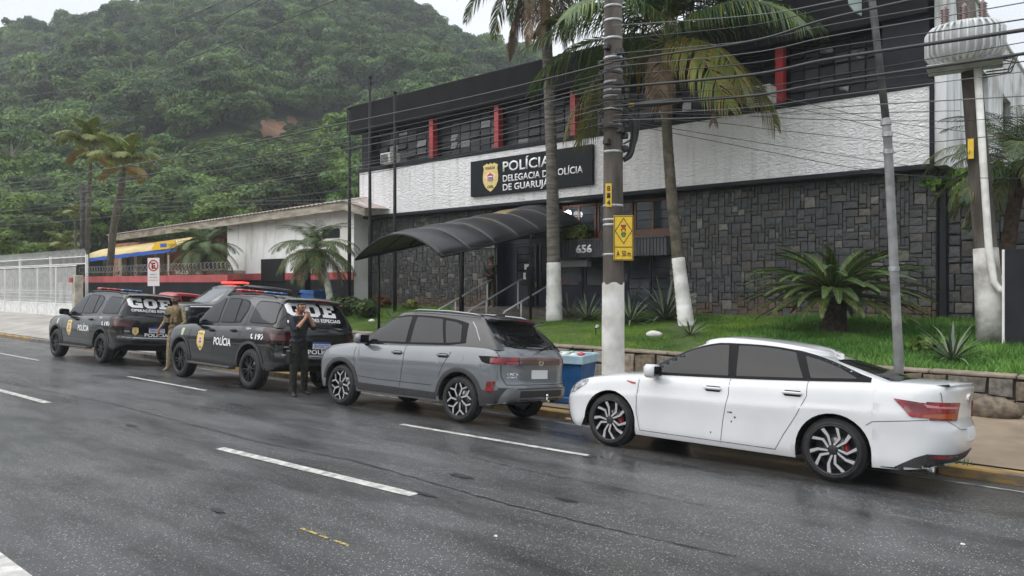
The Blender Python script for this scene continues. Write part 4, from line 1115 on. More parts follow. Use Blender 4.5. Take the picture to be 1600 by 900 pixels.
def poly_mesh(pts, cell=.04):
    xs = [p[0] for p in pts]; ys = [p[1] for p in pts]; vs = []; fs = []
    nx = max(1, math.ceil((max(xs) - min(xs)) / cell)); ny = max(1, math.ceil((max(ys) - min(ys)) / cell))
    for a in range(nx):
        for b_ in range(ny):
            c = clip_cell(pts, min(xs) + (max(xs) - min(xs)) * a / nx, min(xs) + (max(xs) - min(xs)) * (a + 1) / nx, min(ys) + (max(ys) - min(ys)) * b_ / ny, min(ys) + (max(ys) - min(ys)) * (b_ + 1) / ny)
            if len(c) > 2: fs.append(list(range(len(vs), len(vs) + len(c)))); vs += [(p[0], p[1], 0) for p in c]
    me = bpy.data.meshes.new('poly'); me.from_pydata(vs, [], fs); me.update(); return me

# ---- vehicle materials
def paint(name, col, rough=.28, metal=0.0, coat=1.0, flake=0):
    m = mat(name, col, rough, metal, coat=coat, coatr=.03, var=.04, vscale=2, bump=.0, spec=.15)
    N, L, b = nodes(m)
    # road film and drizzle: slight waviness in the clear coat and fine droplets
    tc = N.new('ShaderNodeTexCoord'); v = N.new('ShaderNodeTexVoronoi'); v.inputs['Scale'].default_value = 60; L(tc.outputs['Object'], v.inputs['Vector'])
    r = N.new('ShaderNodeValToRGB'); r.color_ramp.elements[0].position = 0.05; r.color_ramp.elements[0].color = (1, 1, 1, 1); r.color_ramp.elements[1].position = .24; r.color_ramp.elements[1].color = (0, 0, 0, 1)
    L(v.outputs['Distance'], r.inputs[0])
    bp = N.new('ShaderNodeBump'); bp.inputs['Strength'].default_value = .25; bp.inputs['Distance'].default_value = .0012; L(r.outputs[0], bp.inputs['Height']); L(bp.outputs[0], b.inputs['Coat Normal'])
    return m
P_black = paint('black_car_paint', (.005, .005, .006))
P_grey = paint('grey_car_paint', (.155, .168, .182), .32, .3)
P_white = paint('white_car_paint', (.60, .61, .62), .3)
P_redc = paint('red_car_paint', (.33, .012, .02), .3, .2)
P_roofb = paint('gloss_black_roof', (.018, .018, .020), .2)
M_cg = mat('tinted_car_glass', (.007, .008, .010), .03, spec=.38)
M_cg_pale = mat('car_windscreen', (.06, .07, .078), .04, spec=.8, coat=.5, coatr=.02, col2=(.02, .024, .03), vscale=1.2)
M_trim = mat('black_window_trim', (.005, .005, .006), .55, spec=.15)
M_plas = mat('black_bumper_plastic', (.030, .030, .032), .6, var=.15, vscale=20)
M_gap = mat('panel_gap', (.006, .006, .006), .8)
M_gapw = mat('panel_gap_on_white', (.10, .10, .105), .8)
M_tyre = mat('tyre_rubber', (.014, .014, .015), .7, var=.3, vscale=12, bump=.002, bscale=60)
M_rimb = mat('black_alloy', (.016, .016, .018), .35, .4)
M_rims = mat('machined_alloy', (.62, .62, .63), .28, .85)
M_rimd = mat('dark_alloy_recess', (.03, .03, .033), .4, .5)
M_disc = mat('brake_disc', (.22, .22, .23), .35, .9)
M_cal = mat('red_caliper', (.30, .01, .012), .4)
M_tail = mat('tail_lamp_red', (.10, .002, .006), .12, coat=.6, col2=(.27, .008, .016), vscale=9)
M_tails = mat('smoked_tail_lamp', (.008, .004, .004), .15, col2=(.035, .007, .008), vscale=5, spec=.4)
M_amber = mat('amber_lamp', (.32, .06, .006), .2, coat=.6)
M_clear = mat('clear_lamp', (.45, .46, .48), .08, coat=1, col2=(.12, .125, .13), vscale=14)
M_chrome = mat('chrome', (.7, .7, .7), .12, 1)
M_silver = mat('satin_silver_plastic', (.28, .29, .30), .35, .6)
M_redlens = mat('red_beacon_lens', (.38, .02, .02), .2, coat=.6)
M_bluelens = mat('blue_beacon_lens', (.02, .07, .22), .2, coat=1)
M_plate = mat('number_plate', (.66, .67, .68), .4); M_plateb = mat('plate_blue', (.02, .08, .35), .4)
M_dec = mat('reflective_white_vinyl', (.80, .80, .80), .45)

def wheel_meshes(Rw, Rr, wd, spoke, m_face, m_deep):
    """local: axle along y, outer face towards +y; returns meshes tyre, rim"""
    My = Matrix.Rotation(R(-90), 4, 'X')         # local z -> +y
    t = MB(); h = wd / 2
    prof = [(Rr - .012, -h + .02), (Rr + .004, -h), (Rr + .03, -h - .004), (Rw - .045, -h + .0), (Rw - .012, -h + .022), (Rw, -h + .05), (Rw, -.03), (Rw - .006, -.028), (Rw - .006, -.018), (Rw, -.016), (Rw, .016), (Rw - .006, .018), (Rw - .006, .028), (Rw, .03), (Rw, h - .05), (Rw - .012, h - .022), (Rw - .045, h), (Rr + .03, h + .004), (Rr + .004, h), (Rr - .012, h - .02)]
    t.lathe(prof, 44, 0, My); tyre = t.mesh('tyre', M_tyre)
    r = MB()
    r.lathe([(Rr + .003, h - .012), (Rr + .004, h + .002), (Rr - .008, h + .004), (Rr - .020, h - .012), (Rr - .024, h - .05), (Rr - .04, -h * .3), (Rr - .04, -h + .02)], 44, 0, My)
    r.lathe([(Rr - .03, -h * .4), (.0, -h * .4)], 32, 1, My)
    r.lathe([(.062, h - .060), (.060, h - .028), (.045, h - .020), (.0, h - .018)], 20, 0 if spoke != 'jetta' else 1, My)
    zf = h - .018
    def sp(poly, z0, z1, mi):   # poly in polar-plane (x,z) coords; extruded along y
        r.prism(poly, z0, z1, mi)
    def rot(poly, a): c, s_ = math.cos(a), math.sin(a); return [(x * c - z * s_, x * s_ + z * c) for x, z in poly]
    Ro = Rr - .014
    if spoke == 'twin6':
        for k in range(6):
            a = 2 * math.pi * k / 6
            for d in (-.13, .13):
                p = [(.05, -.014), (Ro, -.011 + 0), (Ro, .011), (.05, .014)]
                q = [(x, z + (x - .05) * d * 1.25 + (.012 if d > 0 else -.012)) for x, z in p]
                sp(rot(q, a), zf - .035, zf - .006, 0)
    elif spoke == 'blade7':        # seven swirling blades with angled arms
        for k in range(7):
            a = 2 * math.pi * k / 7
            p1 = [(.035, -.018), (Ro * .62, .030), (Ro * .99, -.010), (Ro * .97, .022), (Ro * .60, .060), (.03, .018)]
            sp(rot(p1, a), zf - .030, zf - .004, 1)
            p2 = [(.05, -.008), (Ro * .62, .036), (Ro * .99, -.006), (Ro * .975, .022), (Ro * .61, .062), (.05, .016)]
            sp(rot(p2, a), zf - .004, zf + .001, 2)
            p3 = [(Ro * .58, .045), (Ro * .66, .052), (Ro * .80, .150), (Ro * .72, .150)]
            sp(rot(p3, a), zf - .020, zf, 2)
    elif spoke == 'jetta':         # five pairs of angular twin spokes
        for k in range(5):
            a = 2 * math.pi * k / 5
            for d in (1, -1):
                p = [(.035, d * .002), (Ro * .58, d * .012 + .030), (Ro, d * .050 - .010), (Ro * .975, d * .100 - .010), (Ro * .56, d * .050 + .030), (.035, d * .030)]
                if d < 0: p = p[::-1]
                sp(rot(p, a), zf - .030, zf - .004, 1)
                p = [(.05, d * .005), (Ro * .58, d * .017 + .030), (Ro * .995, d * .056 - .010), (Ro * .975, d * .094 - .010), (Ro * .57, d * .044 + .030), (.05, d * .026)]
                if d < 0: p = p[::-1]
                sp(rot(p, a + (.03 if d > 0 else .0)), zf - .004, zf + .001, 2)
    for k in range(5): a = 2 * math.pi * (k + .5) / 5; r.tube([(.034 * math.cos(a), zf - .03, .034 * math.sin(a)), (.034 * math.cos(a), zf + .003, .034 * math.sin(a))], .007, 6, 1)
    rim = r.mesh('rim', [m_face, m_deep, M_rims])
    rim.polygons.foreach_set('use_smooth', [False] * len(rim.polygons)) if False else None
    d = MB(); d.lathe([(.05, 0), (Rr * .62, 0), (Rr * .62, -.02), (.05, -.02)], 30, 0, My); disc = d.mesh('brake_disc', M_disc)
    return tyre, rim, disc
def make_wheels(root, P, meshes, caliper=None):
    tyre, rim, disc = meshes; ty = P['W'] / 2 - P['wd'] / 2 - P.get('inset', .035)
    for x in (P['wb'] / 2, -P['wb'] / 2):
        for sd in (1, -1):
            w = newobj('wheel', tyre, root, (x, sd * ty, P['Rw']), (0, rnd.uniform(0, 6), 0) if sd > 0 else (0, rnd.uniform(0, 6), math.pi))
            newobj('rim', rim, w); newobj('brake_disc', disc, w, (0, .02, 0))
            if caliper:
                cm_ = MB().bbox(-.145, -.095, -.0, .05, -.07, .07, .012).build('caliper', caliper, root, (x, sd * ty, P['Rw']), (0, R(15), 0 if sd > 0 else math.pi))
def underbody(root, P):
    W = P['W'] / 2; ax = P['wb'] / 2; Ra = P['Ra'] + .002; mb = MB()
    z0 = P['sill'] + .02
    XF, XB = P['xs_f'] + .12, P['xs_r'] - .12
    for a, b_ in ((XF, ax + Ra), (ax - Ra, -ax + Ra), (-ax - Ra, XB)): mb.box(b_, a, -W + .09, W - .09, z0, z0 + .12)
    mb.box(-ax - Ra, ax + Ra, -W + .42, W - .42, z0 + .02, z0 + .5)
    for c in (ax, -ax):
        for sd in (1, -1):
            n = 16; vs = []; yo = (W * .93 - .02) * sd; yi = (W - .42) * sd
            for k in range(n + 1):
                a = math.pi * k / n; x_, z_ = c + Ra * math.cos(a), P['Rw'] + P.get('arch_up', 0) + Ra * math.sin(a); vs += [(x_, yo, z_), (x_, yi, z_)]
            vs += [(c, yi, P['Rw'])]
            fs = [(2 * k, 2 * k + 1, 2 * k + 3, 2 * k + 2) for k in range(n)] + [(2 * k + 1, 2 * k + 3, 2 * n + 2) for k in range(n)]
            mb.add(vs, fs, 0, False)
        mb.tube([(c, -W + .2, P['Rw']), (c, W - .2, P['Rw'])], .05, 8)
    mb.build('underbody', M_gap, root)
def tail_pts(P, z): return min(v for _, v in P['rear'])
def ring_poly(cx, cz, r0, r1, a0, a1, n=22):
    out = [(cx + r1 * math.cos(R(a0 + (a1 - a0) * k / n)), cz + r1 * math.sin(R(a0 + (a1 - a0) * k / n))) for k in range(n + 1)]
    return out + [(cx + r0 * math.cos(R(a1 + (a0 - a1) * k / n)), cz + r0 * math.sin(R(a1 + (a0 - a1) * k / n))) for k in range(n + 1)]
def ring_patch(car, cx, cz, r0, r1, a0, a1, sd, m, off=.014):
    n = 40; sg_ = 1 if sd == 'L' else -1; cols = []
    for k in range(n + 1):
        a = R(a0 + (a1 - a0) * k / n); col = []
        for r in (r0 + .004, (r0 + r1) / 2, r1):
            h, nn = car.hit(cx + r * math.cos(a), cz + r * math.sin(a), sd)
            if h is None: col = None; break
            col.append((h, nn))
        cols.append(col)
    vs = []; fs = []; prev = None
    for k, col in enumerate(cols):
        if col is None: prev = None; continue
        a = R(a0 + (a1 - a0) * k / n); b0 = len(vs)
        out = Vector((0, sg_, 0))
        e0 = col[0][0] - out * .05; e1 = col[2][0] - col[2][1] * .01
        vs += [tuple(e0)] + [tuple(h + nn * off * q) for (h, nn), q in zip(col, (1, 1.15, .8))] + [tuple(e1)]
        if prev is not None:
            for j in range(4): fs.append((prev + j, prev + j + 1, b0 + j + 1, b0 + j))
        prev = b0
    o = fromdata('wheel_arch_trim', vs, fs, m, car.root)
    bm = bmesh.new(); bm.from_mesh(o.data); bmesh.ops.recalc_face_normals(bm, faces=bm.faces); bm.to_mesh(o.data); bm.free()
    return o
def cladding(car, P, m, wf=.07, sides='LR', sill_top=.42):
    ax = P['wb'] / 2; Rw = P['Rw'] + P.get('arch_up', 0); Ra = P['Ra']
    for sd in sides:
        for c in (ax, -ax): ring_patch(car, c, Rw, Ra - .003, Ra + wf, -14 if c > 0 else -10, 190 if c > 0 else 194, sd, m)
        car.patch('sill_trim', [(ax - Ra + .01, P['sill'] - .03), (ax - Ra + .01, sill_top + .02), (-ax + Ra - .01, sill_top), (-ax + Ra - .01, P['sill'] - .03)], sd, m, .014, cell=.08, skirt=.02)
def join(objs):
    objs = [o for o in objs if o]
    if not objs: return None
    bm = bmesh.new()
    for o in objs: bm.from_mesh(o.data)
    me = objs[0].data.copy(); bm.to_mesh(me); bm.free(); objs[0].data = me
    for o in objs[1:]: bpy.data.objects.remove(o)
    return objs[0]
def windows(car, tabs, sides='LR', glass=None):
    for sd in sides:
        for i, poly in enumerate(tabs):
            cx = sum(p[0] for p in poly) / len(poly); cz = sum(p[1] for p in poly) / len(poly)
            g_ = roundpoly(poly, .035)
            big = [(cx + (x - cx) * 1.0 + math.copysign(.016, x - cx), z + math.copysign(.016, z - cz)) for x, z in poly]
            t = car.patch('window', roundpoly(big, .045), sd, M_trim, .003, skirt=.004)
            car.patch('pane', g_, sd, glass or M_cg, .0065, parent=t, skirt=.003)
def mirror(root, P, x, z, y, m, L_=.12):
    for sd in (1, -1):
        mb = MB(); mb.bbox(x - .09, x + .06, y * sd if sd > 0 else y * sd - .23, y * sd + .23 if sd > 0 else y * sd, z - .075, z + .085, .035)
        o = mb.build('wing_mirror', m, root)
        o.data.polygons.foreach_set('use_smooth', [True] * len(o.data.polygons))
        MB().bbox(x - .04, x + .04, min(y * sd, (y - .06) * sd), max(y * sd, (y - .06) * sd), z - .10, z - .045, .01).build('mirror_arm', M_trim, o)
        MB().bbox(x - .096, x - .088, (y + .025) * sd if sd > 0 else (y + .2) * sd, (y + .2) * sd if sd > 0 else (y + .025) * sd, z - .055, z + .065, .002).build('mirror_glass', M_cg, o)
def handle(car, x, z, sides='LR', m=None, w=.19):
    for sd in sides:
        s_ = 1 if sd == 'L' else -1; h, n = car.hit(x, z, sd)
        car.patch('handle_recess', roundpoly([(x - w / 2, z - .035), (x + w / 2, z - .035), (x + w / 2, z + .028), (x - w / 2, z + .028)], .03), sd, M_gap, .002, skirt=0)
        mb = MB(); y = h.y
        mb.bbox(x - w / 2 - .01, x + w / 2 + .01, min(y + s_ * .012, y + s_ * .04), max(y + s_ * .012, y + s_ * .04), z - .012, z + .018, .008)
        o = mb.build('door_handle', m, car.root); o.data.polygons.foreach_set('use_smooth', [True] * len(o.data.polygons))
def place(root, x, y, front_y, wb, P):
    """root on the ground, midway between the axles; front towards -X; left wheels at the given street positions"""
    pass
def new_car(name, label, P, mats_, cat='car', group=None):
    root = thing(name, label, cat, group=group)
    vs, fs, mi = car_shell(P)
    o = fromdata('body', vs, fs, mats_, root, True, mi)
    bm = bmesh.new(); bm.from_mesh(o.data); bmesh.ops.remove_doubles(bm, verts=bm.verts, dist=.0004)
    bmesh.ops.recalc_face_normals(bm, faces=bm.faces); bm.to_mesh(o.data); bm.free()
    return root, Car(root, vs, fs)
def park(root, P, lf, lr):
    """lf, lr: ground contact points (x,y) of the near-side front and rear wheels; the car leans with the gutter"""
    ty = P['W'] / 2 - P['wd'] / 2 - P.get('inset', .035) + P['wd'] / 2
    f = Vector((lf[0], lf[1], 0)); r = Vector((lr[0], lr[1], 0)); d = (f - r).normalized()
    mid = (f + r) / 2
    n = Vector((0, 0, 1)).cross(d)      # left of travel
    c = mid - n * ty
    zl = road_z(0, mid.y) ; zr = road_z(0, (mid - n * 2 * ty).y)
    roll = math.atan2(zl - zr, 2 * ty)
    c.z = (zl + zr) / 2
    left = (n * math.cos(roll) + Vector((0, 0, 1)) * math.sin(roll)).normalized(); up = d.cross(left).normalized()
    M = Matrix((( d.x, left.x, up.x, c.x), (d.y, left.y, up.y, c.y), (d.z, left.z, up.z, c.z), (0, 0, 0, 1)))
    root.matrix_world = M
def fin(car, x, m):
    z = car.hit(x, 0, 'T')[0].z; z2 = car.hit(x - .2, 0, 'T')[0].z
    MB().prism([(x, z - .004), (x - .2, z2 - .01), (x - .19, z2 + .05), (x - .14, z2 + .055)], -.018, .018).build('roof_antenna', m, car.root)
# ------------------------------------------------------------------ white sedan
def sedan():
    P = dict(W=1.80, wb=2.69, Ra=.375, Rw=.330, wd=.225, sill=.20, xs_f=1.72, xs_r=-1.95, inset=.03, nf=2.5, nr=2.9, tapf=.05, tapr=.045,
        bottom=[(-2.46, .30), (-2.0, .23), (-1.2, .20), (1.0, .20), (1.7, .20), (2.24, .22)],
        shoulder=[(-2.46, 1.045), (-2.30, 1.055), (-1.9, 1.055), (-1.4, 1.03), (-.6, .985), (.2, .955), (.8, .935), (1.2, .905), (1.7, .835), (2.0, .765), (2.24, .66)],
        front=[(.2, 2.12), (.35, 2.22), (.55, 2.25), (.68, 2.20), (.78, 2.12)],
        rear=[(.28, -2.34), (.45, -2.43), (.60, -2.45), (.66, -2.435), (.72, -2.41), (.95, -2.42), (1.05, -2.45)],
        prof=[(-.1, .94), (0, .955), (.07, .985), (.14, .990), (.40, .990), (.60, .999), (.67, 1.0), (.70, .988), (.80, .975), (.90, .958), (.96, .93), (1.0, .885)],
        crown=.055,
        gh=dict(xf0=1.14, xf1=.36, xr0=-2.06, xr1=-1.12, w0=.80, w1=.575, wp=1.25, bulge_f=.24, bulge_ft=.26, bulge_r=.20, bulge_rt=.36, bowf=.035, bowr=.015, r=.07, crown=.03, rx=1.0,
                rail=[(-1.3, 1.325), (-.9, 1.385), (-.4, 1.428), (0, 1.44), (.36, 1.395)], front_up=.012, rear_up=.012))
    root, car = new_car('white_sedan', 'white four door saloon with dark tinted windows, nearest car at the right', P, [P_white, P_white])
    underbody(root, P); W_ = wheel_meshes(P['Rw'], .255, P['wd'], 'jetta', M_rimd, M_rimd); make_wheels(root, P, W_, M_cal)
    # side glass in one dark band divided by pillars
    top = lambda x: smooth_tab([(-1.66, 1.078), (-1.25, 1.225), (-.9, 1.315), (-.45, 1.362), (0, 1.362), (.25, 1.31), (.55, 1.185), (.86, 1.01)], x)
    bot = lambda x: smooth_tab([(-1.66, 1.065), (-.6, 1.005), (.2, .975), (.9, .955)], x)
    def band(x0, x1, n=10, i0=0, i1=0): return [(x0 + (x1 - x0) * k / n, top(x0 + (x1 - x0) * k / n) - (0)) for k in range(n + 1)] + [(x1 - (x1 - x0) * k / n, bot(x1 - (x1 - x0) * k / n)) for k in range(n + 1)]
    for sd in 'LR':
        o = [(x, z + .012) for x, z in band(-1.68, .90, 24)[:25]] + [(x, z - .016) for x, z in band(-1.68, .90, 24)[25:]]
        t = car.patch('window', o, sd, M_trim, .0045, skirt=.003, cell=.025)
        A = [(.86, bot(.86) + .012)] + [(x, top(x) - .012) for x in (.78, .65, .5, .35, .2, .05, -.08)] + [(-.16, bot(-.16) + .012)]
        B = [(-.255, bot(-.25) + .012), (-.20, top(-.2) - .012), (-.4, top(-.4) - .012), (-.62, top(-.62) - .014), (-.86, top(-.86) - .016), (-1.0, bot(-1.0) + .012)]
        C_ = [(-1.08, bot(-1.08) + .014), (-.975, top(-.98) - .022), (-1.15, top(-1.15) - .02), (-1.35, top(-1.35) - .02), (-1.55, bot(-1.55) + .016)]
        for q in (A, B, C_): car.patch('pane', roundpoly(q, .012, 2), sd, M_cg, .007, parent=t, skirt=.003)
        # chrome-grey sill line is body coloured here; panel gaps
        Gp = [[(.93, .93), (.95, .86), (.96, .5), (.90, .26)], [(-.20, .985), (-.21, .8), (-.16, .5), (-.14, .24)], [(-1.06, 1.02), (-1.07, .86), (-.98, .66), (-.84, .42), (-.76, .26)], [(.90, .262), (-.76, .262)], [(-2.28, .74), (-1.72, .665)], [(-1.72, .665), (-1.66, .62)]]
        for q in Gp: car.line('door_gap', q, sd, .007, M_gapw)
        car.line('crease', [(1.3, .79), (.9, .80), (-.9, .835), (-2.0, .87)], sd, .010, mat('crease_shade', (.70, .71, .72), .3, coat=1), .004) if False else None
        car.patch('sill_trim', [(.93, .195), (.93, .225), (-.93, .225), (-.93, .195)], sd, M_plas, .012, skirt=.01)
        # red fender accent
        car.patch('fender_badge', [(.995, .83), (1.12, .845), (1.125, .835), (1.04, .812), (.995, .812)], sd, M_cal, .006, skirt=.003)
        # tail lamp wraps from the flank
        car.patch('tail_lamp', roundpoly([(-2.44, .745), (-2.44, .885), (-2.18, .89), (-1.90, .915), (-1.99, .825), (-2.06, .75)], .02), sd, M_tail, .010, skirt=.012, cell=.03)
        car.patch('lamp_strip', [(-2.44, .745), (-2.44, .795), (-2.30, .795), (-2.16, .775), (-2.16, .752)], sd, M_amber, .013, skirt=.003, cell=.03)
        car.patch('lamp_strip', [(-2.44, .845), (-2.44, .865), (-2.28, .865), (-2.16, .88), (-2.19, .848)], sd, mat('lamp_highlight', (.5, .16, .18), .15, coat=1), .013, skirt=.003, cell=.03)
        # head lamp
        car.patch('head_lamp', roundpoly([(2.12, .60), (2.22, .70), (2.02, .77), (1.70, .815), (1.73, .75), (1.92, .635)], .03), sd, M_clear, .008, skirt=.01, cell=.03)
        # rear bumper insert
        car.patch('bumper_trim', [(-1.80, .235), (-1.92, .245), (-2.10, .36), (-2.20, .405), (-2.45, .40), (-2.45, .235)], sd, M_plas, .010, skirt=.012, cell=.03)
        car.patch('reflector', [(-2.22, .365), (-2.25, .395), (-2.44, .395), (-2.44, .365)], sd, M_tail, .014, skirt=.003, cell=.03)
        car.patch('bumper_slot', roundpoly([(2.02, .25), (2.10, .42), (2.14, .55), (2.20, .52), (2.22, .3), (2.12, .24)], .02), sd, M_plas, .006, skirt=.01, cell=.03)
        car.patch('slot_accent', roundpoly([(2.10, .29), (2.14, .50), (2.185, .50), (2.19, .3)], .02), sd, M_cal, .012, skirt=.01, cell=.03)
    # rear face
    car.patch('bumper_trim', [(-.8, .235), (-.8, .40), (.8, .40), (.8, .235)], 'B', M_plas, .0105, skirt=.012)
    for s_ in (-1, 1):
        car.patch('tail_lamp', [(s_ * .45, .73), (s_ * .38, .905), (s_ * .80, .905), (s_ * .80, .73)], 'B', M_tail, .011, skirt=.012)
        c, n = car.hit(s_ * .62, .29, 'B'); MB().lathe([(.050, 0), (.056, .05), (.048, .052), (.040, -.02)], 16, 0, Matrix.Translation((c.x + .11, s_ * .62, .262)) @ Matrix.Rotation(R(-90), 4, 'Y')).build('exhaust_tip', M_chrome, root)
    car.patch('number_plate', [(-.20, .52), (-.20, .65), (.20, .65), (.20, .52)], 'B', M_plate, .012, skirt=.01)
    car.patch('boot_badge', ngon(.06, 16, 0, .93), 'B', M_chrome, .012, skirt=.01)
    for q in ([(-.70, 1.0), (-.66, .74), (-.4, .64), (.4, .64), (.66, .74), (.70, 1.0)],): car.line('boot_gap', q, 'B', .008, M_gapw)
    # boot lid lip spoiler
    vs = []; 
    mb = MB(); n = 14
    for i in range(n + 1):
        y = -.66 + 1.32 * i / n; x = -2.33 - .10 * (1 - (y / .75) ** 2) ; z = 1.058 + .028 * (1 - (y / .8) ** 2)
        vs += [(x + .16, y, z - .012), (x, y, z + .016), (x - .012, y, z + .0), (x + .05, y, z - .05)]
    fs = []
    for i in range(n):
        for k in range(3): fs.append((i * 4 + k, i * 4 + k + 1, i * 4 + 5 + k, i * 4 + 4 + k))
    fromdata('lip_spoiler', vs, fs, P_white, root, True)
    # screens and sun roof
    car.patch('rear_window', roundpoly([(-1.26, -.50), (-1.26, .50), (-1.90, .66), (-1.98, .3), (-1.98, -.3), (-1.90, -.66)], .06), 'T', M_cg, .006, skirt=.006)
    car.patch('windscreen', roundpoly([(.36, -.52), (.36, .52), (.96, .66), (1.07, .4), (1.10, 0), (1.07, -.4), (.96, -.66)], .06), 'T', M_cg_pale, .006, skirt=.006)
    car.patch('front_grille', roundpoly([(-.55, .55), (-.5, .66), (.5, .66), (.55, .55)], .02), 'F', M_plas, .008)
    car.patch('lower_grille', roundpoly([(-.5, .25), (-.55, .45), (.55, .45), (.5, .25)], .02), 'F', M_plas, .008)
    mirror(root, P, .74, .985, .84, P_white); handle(car, -.02, .845, m=P_white); handle(car, -.92, .875, m=P_white)
    for q in [(-.3,.55,.014,.011), (-.22,.60,.010,.008),(-.25,.60,.02,.01), (-.26,.50,.008,.012), (-.02,.35,.007,.012)]:
        car.patch('leaf_fleck', ngon(q[2], 7, q[0], q[1], q[3]), 'L', mat('leaf_green', (.05, .12, .02), .7), .003, skirt=.001)
    car.patch('fuel_flap', roundpoly([(-1.62, .80), (-1.62, .92), (-1.76, .92), (-1.76, .80)], .03), 'R', P_white, .002, skirt=.002)
    fin(car, -1.0, P_white)
    park(root, P, (-5.27, 7.94), (-2.58, 8.00))
sedan()

# ------------------------------------------------------------------ grey compact SUV
def compact():
    P = dict(W=1.79, wb=2.61, Ra=.385, Rw=.338, wd=.215, sill=.27, arch_up=.01, xs_f=1.66, xs_r=-1.72, inset=.03, nf=2.6, nr=3.4, tapf=.05, tapr=.03,
        bottom=[(-2.18, .36), (-1.9, .30), (-1.2, .27), (1.2, .27), (1.7, .27), (2.15, .30)],
        shoulder=[(-2.18, 1.10), (-2.0, 1.12), (-1.4, 1.115), (-.6, 1.085), (.2, 1.06), (.8, 1.05), (1.2, 1.03), (1.6, .985), (1.9, .93), (2.15, .84)],
        front=[(.3, 2.04), (.5, 2.12), (.7, 2.14), (.85, 2.10), (.95, 2.02)],
        rear=[(.30, -2.08), (.42, -2.17), (.56, -2.18), (.62, -2.13), (.80, -2.11), (.96, -2.13), (1.04, -2.09), (1.12, -2.04)],
        prof=[(-.1, .93), (0, .95), (.1, .975), (.35, .99), (.55, 1.0), (.68, .998), (.78, .985), (.86, .968), (.93, .945), (1.0, .90)],
        crown=.06,
        gh=dict(xf0=1.16, xf1=.40, xr0=-2.02, xr1=-1.60, w0=.815, w1=.60, wp=1.3, bulge_f=.26, bulge_r=.13, bowf=.03, bowr=.02, r=.07, crown=.03, rx=.7, nr=4,
                rail=[(-1.75, 1.52), (-1.4, 1.555), (-.8, 1.59), (-.2, 1.605), (.4, 1.57)], front_up=.01, rear_up=.0))
    root, car = new_car('grey_suv', 'grey compact SUV with black roof and diamond cut wheels, parked behind the white saloon', P, [P_grey, P_roofb])
    underbody(root, P); W_ = wheel_meshes(P['Rw'], .255, P['wd'], 'blade7', M_rimd, M_rimd); make_wheels(root, P, W_)
    cladding(car, P, M_plas, .065, 'LR', .40)
    top = lambda x: smooth_tab([(-1.55, 1.25), (-1.30, 1.41), (-1.05, 1.475), (-.5, 1.525), (.05, 1.535), (.35, 1.48), (.65, 1.33), (.92, 1.15)], x)
    bot = lambda x: smooth_tab([(-1.5, 1.14), (-.6, 1.11), (.2, 1.09), (.95, 1.08)], x)
    for sd in 'LR':
        o = [(-1.33, bot(-1.33) + .02)] + [(x, top(x) + .012) for x in (-1.24, -1.1, -.95, -.7, -.4, -.1, .1, .3, .5, .7, .88)] + [(.96, bot(.95) - .01), (0, bot(0) - .016), (-1.0, bot(-1) - .016)]
        t = car.patch('window', o, sd, M_trim, .003, skirt=.003)
        A = [(.86, bot(.86) + .012)] + [(x, top(x) - .02) for x in (.78, .65, .5, .35, .2, .05, -.04)] + [(-.10, bot(-.16) + .012)]
        B = [(-.20, bot(-.2) + .012), (-.15, top(-.15) - .02), (-.4, top(-.4) - .02), (-.70, top(-.7) - .022), (-.90, bot(-.9) + .014)]
        C_ = [(-.95, bot(-.95) + .016), (-.77, top(-.78) - .03), (-1.0, top(-1.0) - .03), (-1.13, top(-1.13) - .05), (-1.22, bot(-1.2) + .07), (-1.22, bot(-1.2) + .03)]
        for q in (A, B, C_): car.patch('pane', roundpoly(q, .015, 2), sd, M_cg, .007, parent=t, skirt=.003)
        # grey roof blade and C pillar
        car.line('pillar_accent', [(-1.30, 1.475), (-1.42, 1.38), (-1.58, 1.20)], sd, .012, M_silver, .004)
        for q in ([(.97, 1.04), (1.0, .9), (.93, .5), (.88, .42)], [(-.14, 1.07), (-.155, .8), (-.10, .42)], [(-1.12, 1.09), (-1.10, 1.0), (-.98, .80), (-.90, .62)], [(.86, .52), (.4, .50), (-.78, .50)]): car.line('door_gap', q, sd, .008, M_gap)
        car.patch('fuel_flap', roundpoly([(-1.22, .88), (-1.22, 1.0), (-1.36, 1.0), (-1.36, .88)], .05), sd, P_grey, .0025, skirt=.002) if sd == 'L' else None
        # tail lamps, two stacked
        car.patch('tail_lamp', roundpoly([(-1.72, .905), (-1.64, .985), (-1.80, .99), (-2.13, .985), (-2.13, .885), (-1.80, .885)], .012), sd, M_trim, .008, skirt=.01, cell=.03)
        car.patch('lamp_lens', [(-1.86, .90), (-1.85, .97), (-2.0, .972), (-2.0, .895)], sd, M_tail, .012, skirt=.004, cell=.03)
        car.patch('bumper_trim', [(-1.66, .29), (-1.70, .52), (-1.86, .50), (-2.18, .56), (-2.18, .30)], sd, M_plas, .009, skirt=.012, cell=.04)
        car.patch('reflector', roundpoly([(-1.80, .50), (-1.83, .635), (-1.95, .645), (-1.93, .50)], .015), sd, M_tail, .013, skirt=.008, cell=.04)
        car.patch('skid_trim', roundpoly([(-1.95, .30), (-2.08, .55), (-2.18, .56), (-2.18, .30)], .02), sd, M_silver, .016, skirt=.012, cell=.04)
        car.patch('head_lamp', roundpoly([(1.9, .80), (2.03, .84), (2.1, .76), (2.08, .70), (1.98, .70)], .02), sd, M_clear, .008, skirt=.01, cell=.03)
        MB().tube([(-.02, (1 if sd == 'L' else -1) * .585, 1.60), (-.14, (1 if sd == 'L' else -1) * .595, 1.632), (-.8, (1 if sd == 'L' else -1) * .60, 1.622), (-1.3, (1 if sd == 'L' else -1) * .585, 1.59), (-1.4, (1 if sd == 'L' else -1) * .58, 1.565)], .015, 6).build('roof_rail', M_silver, root)
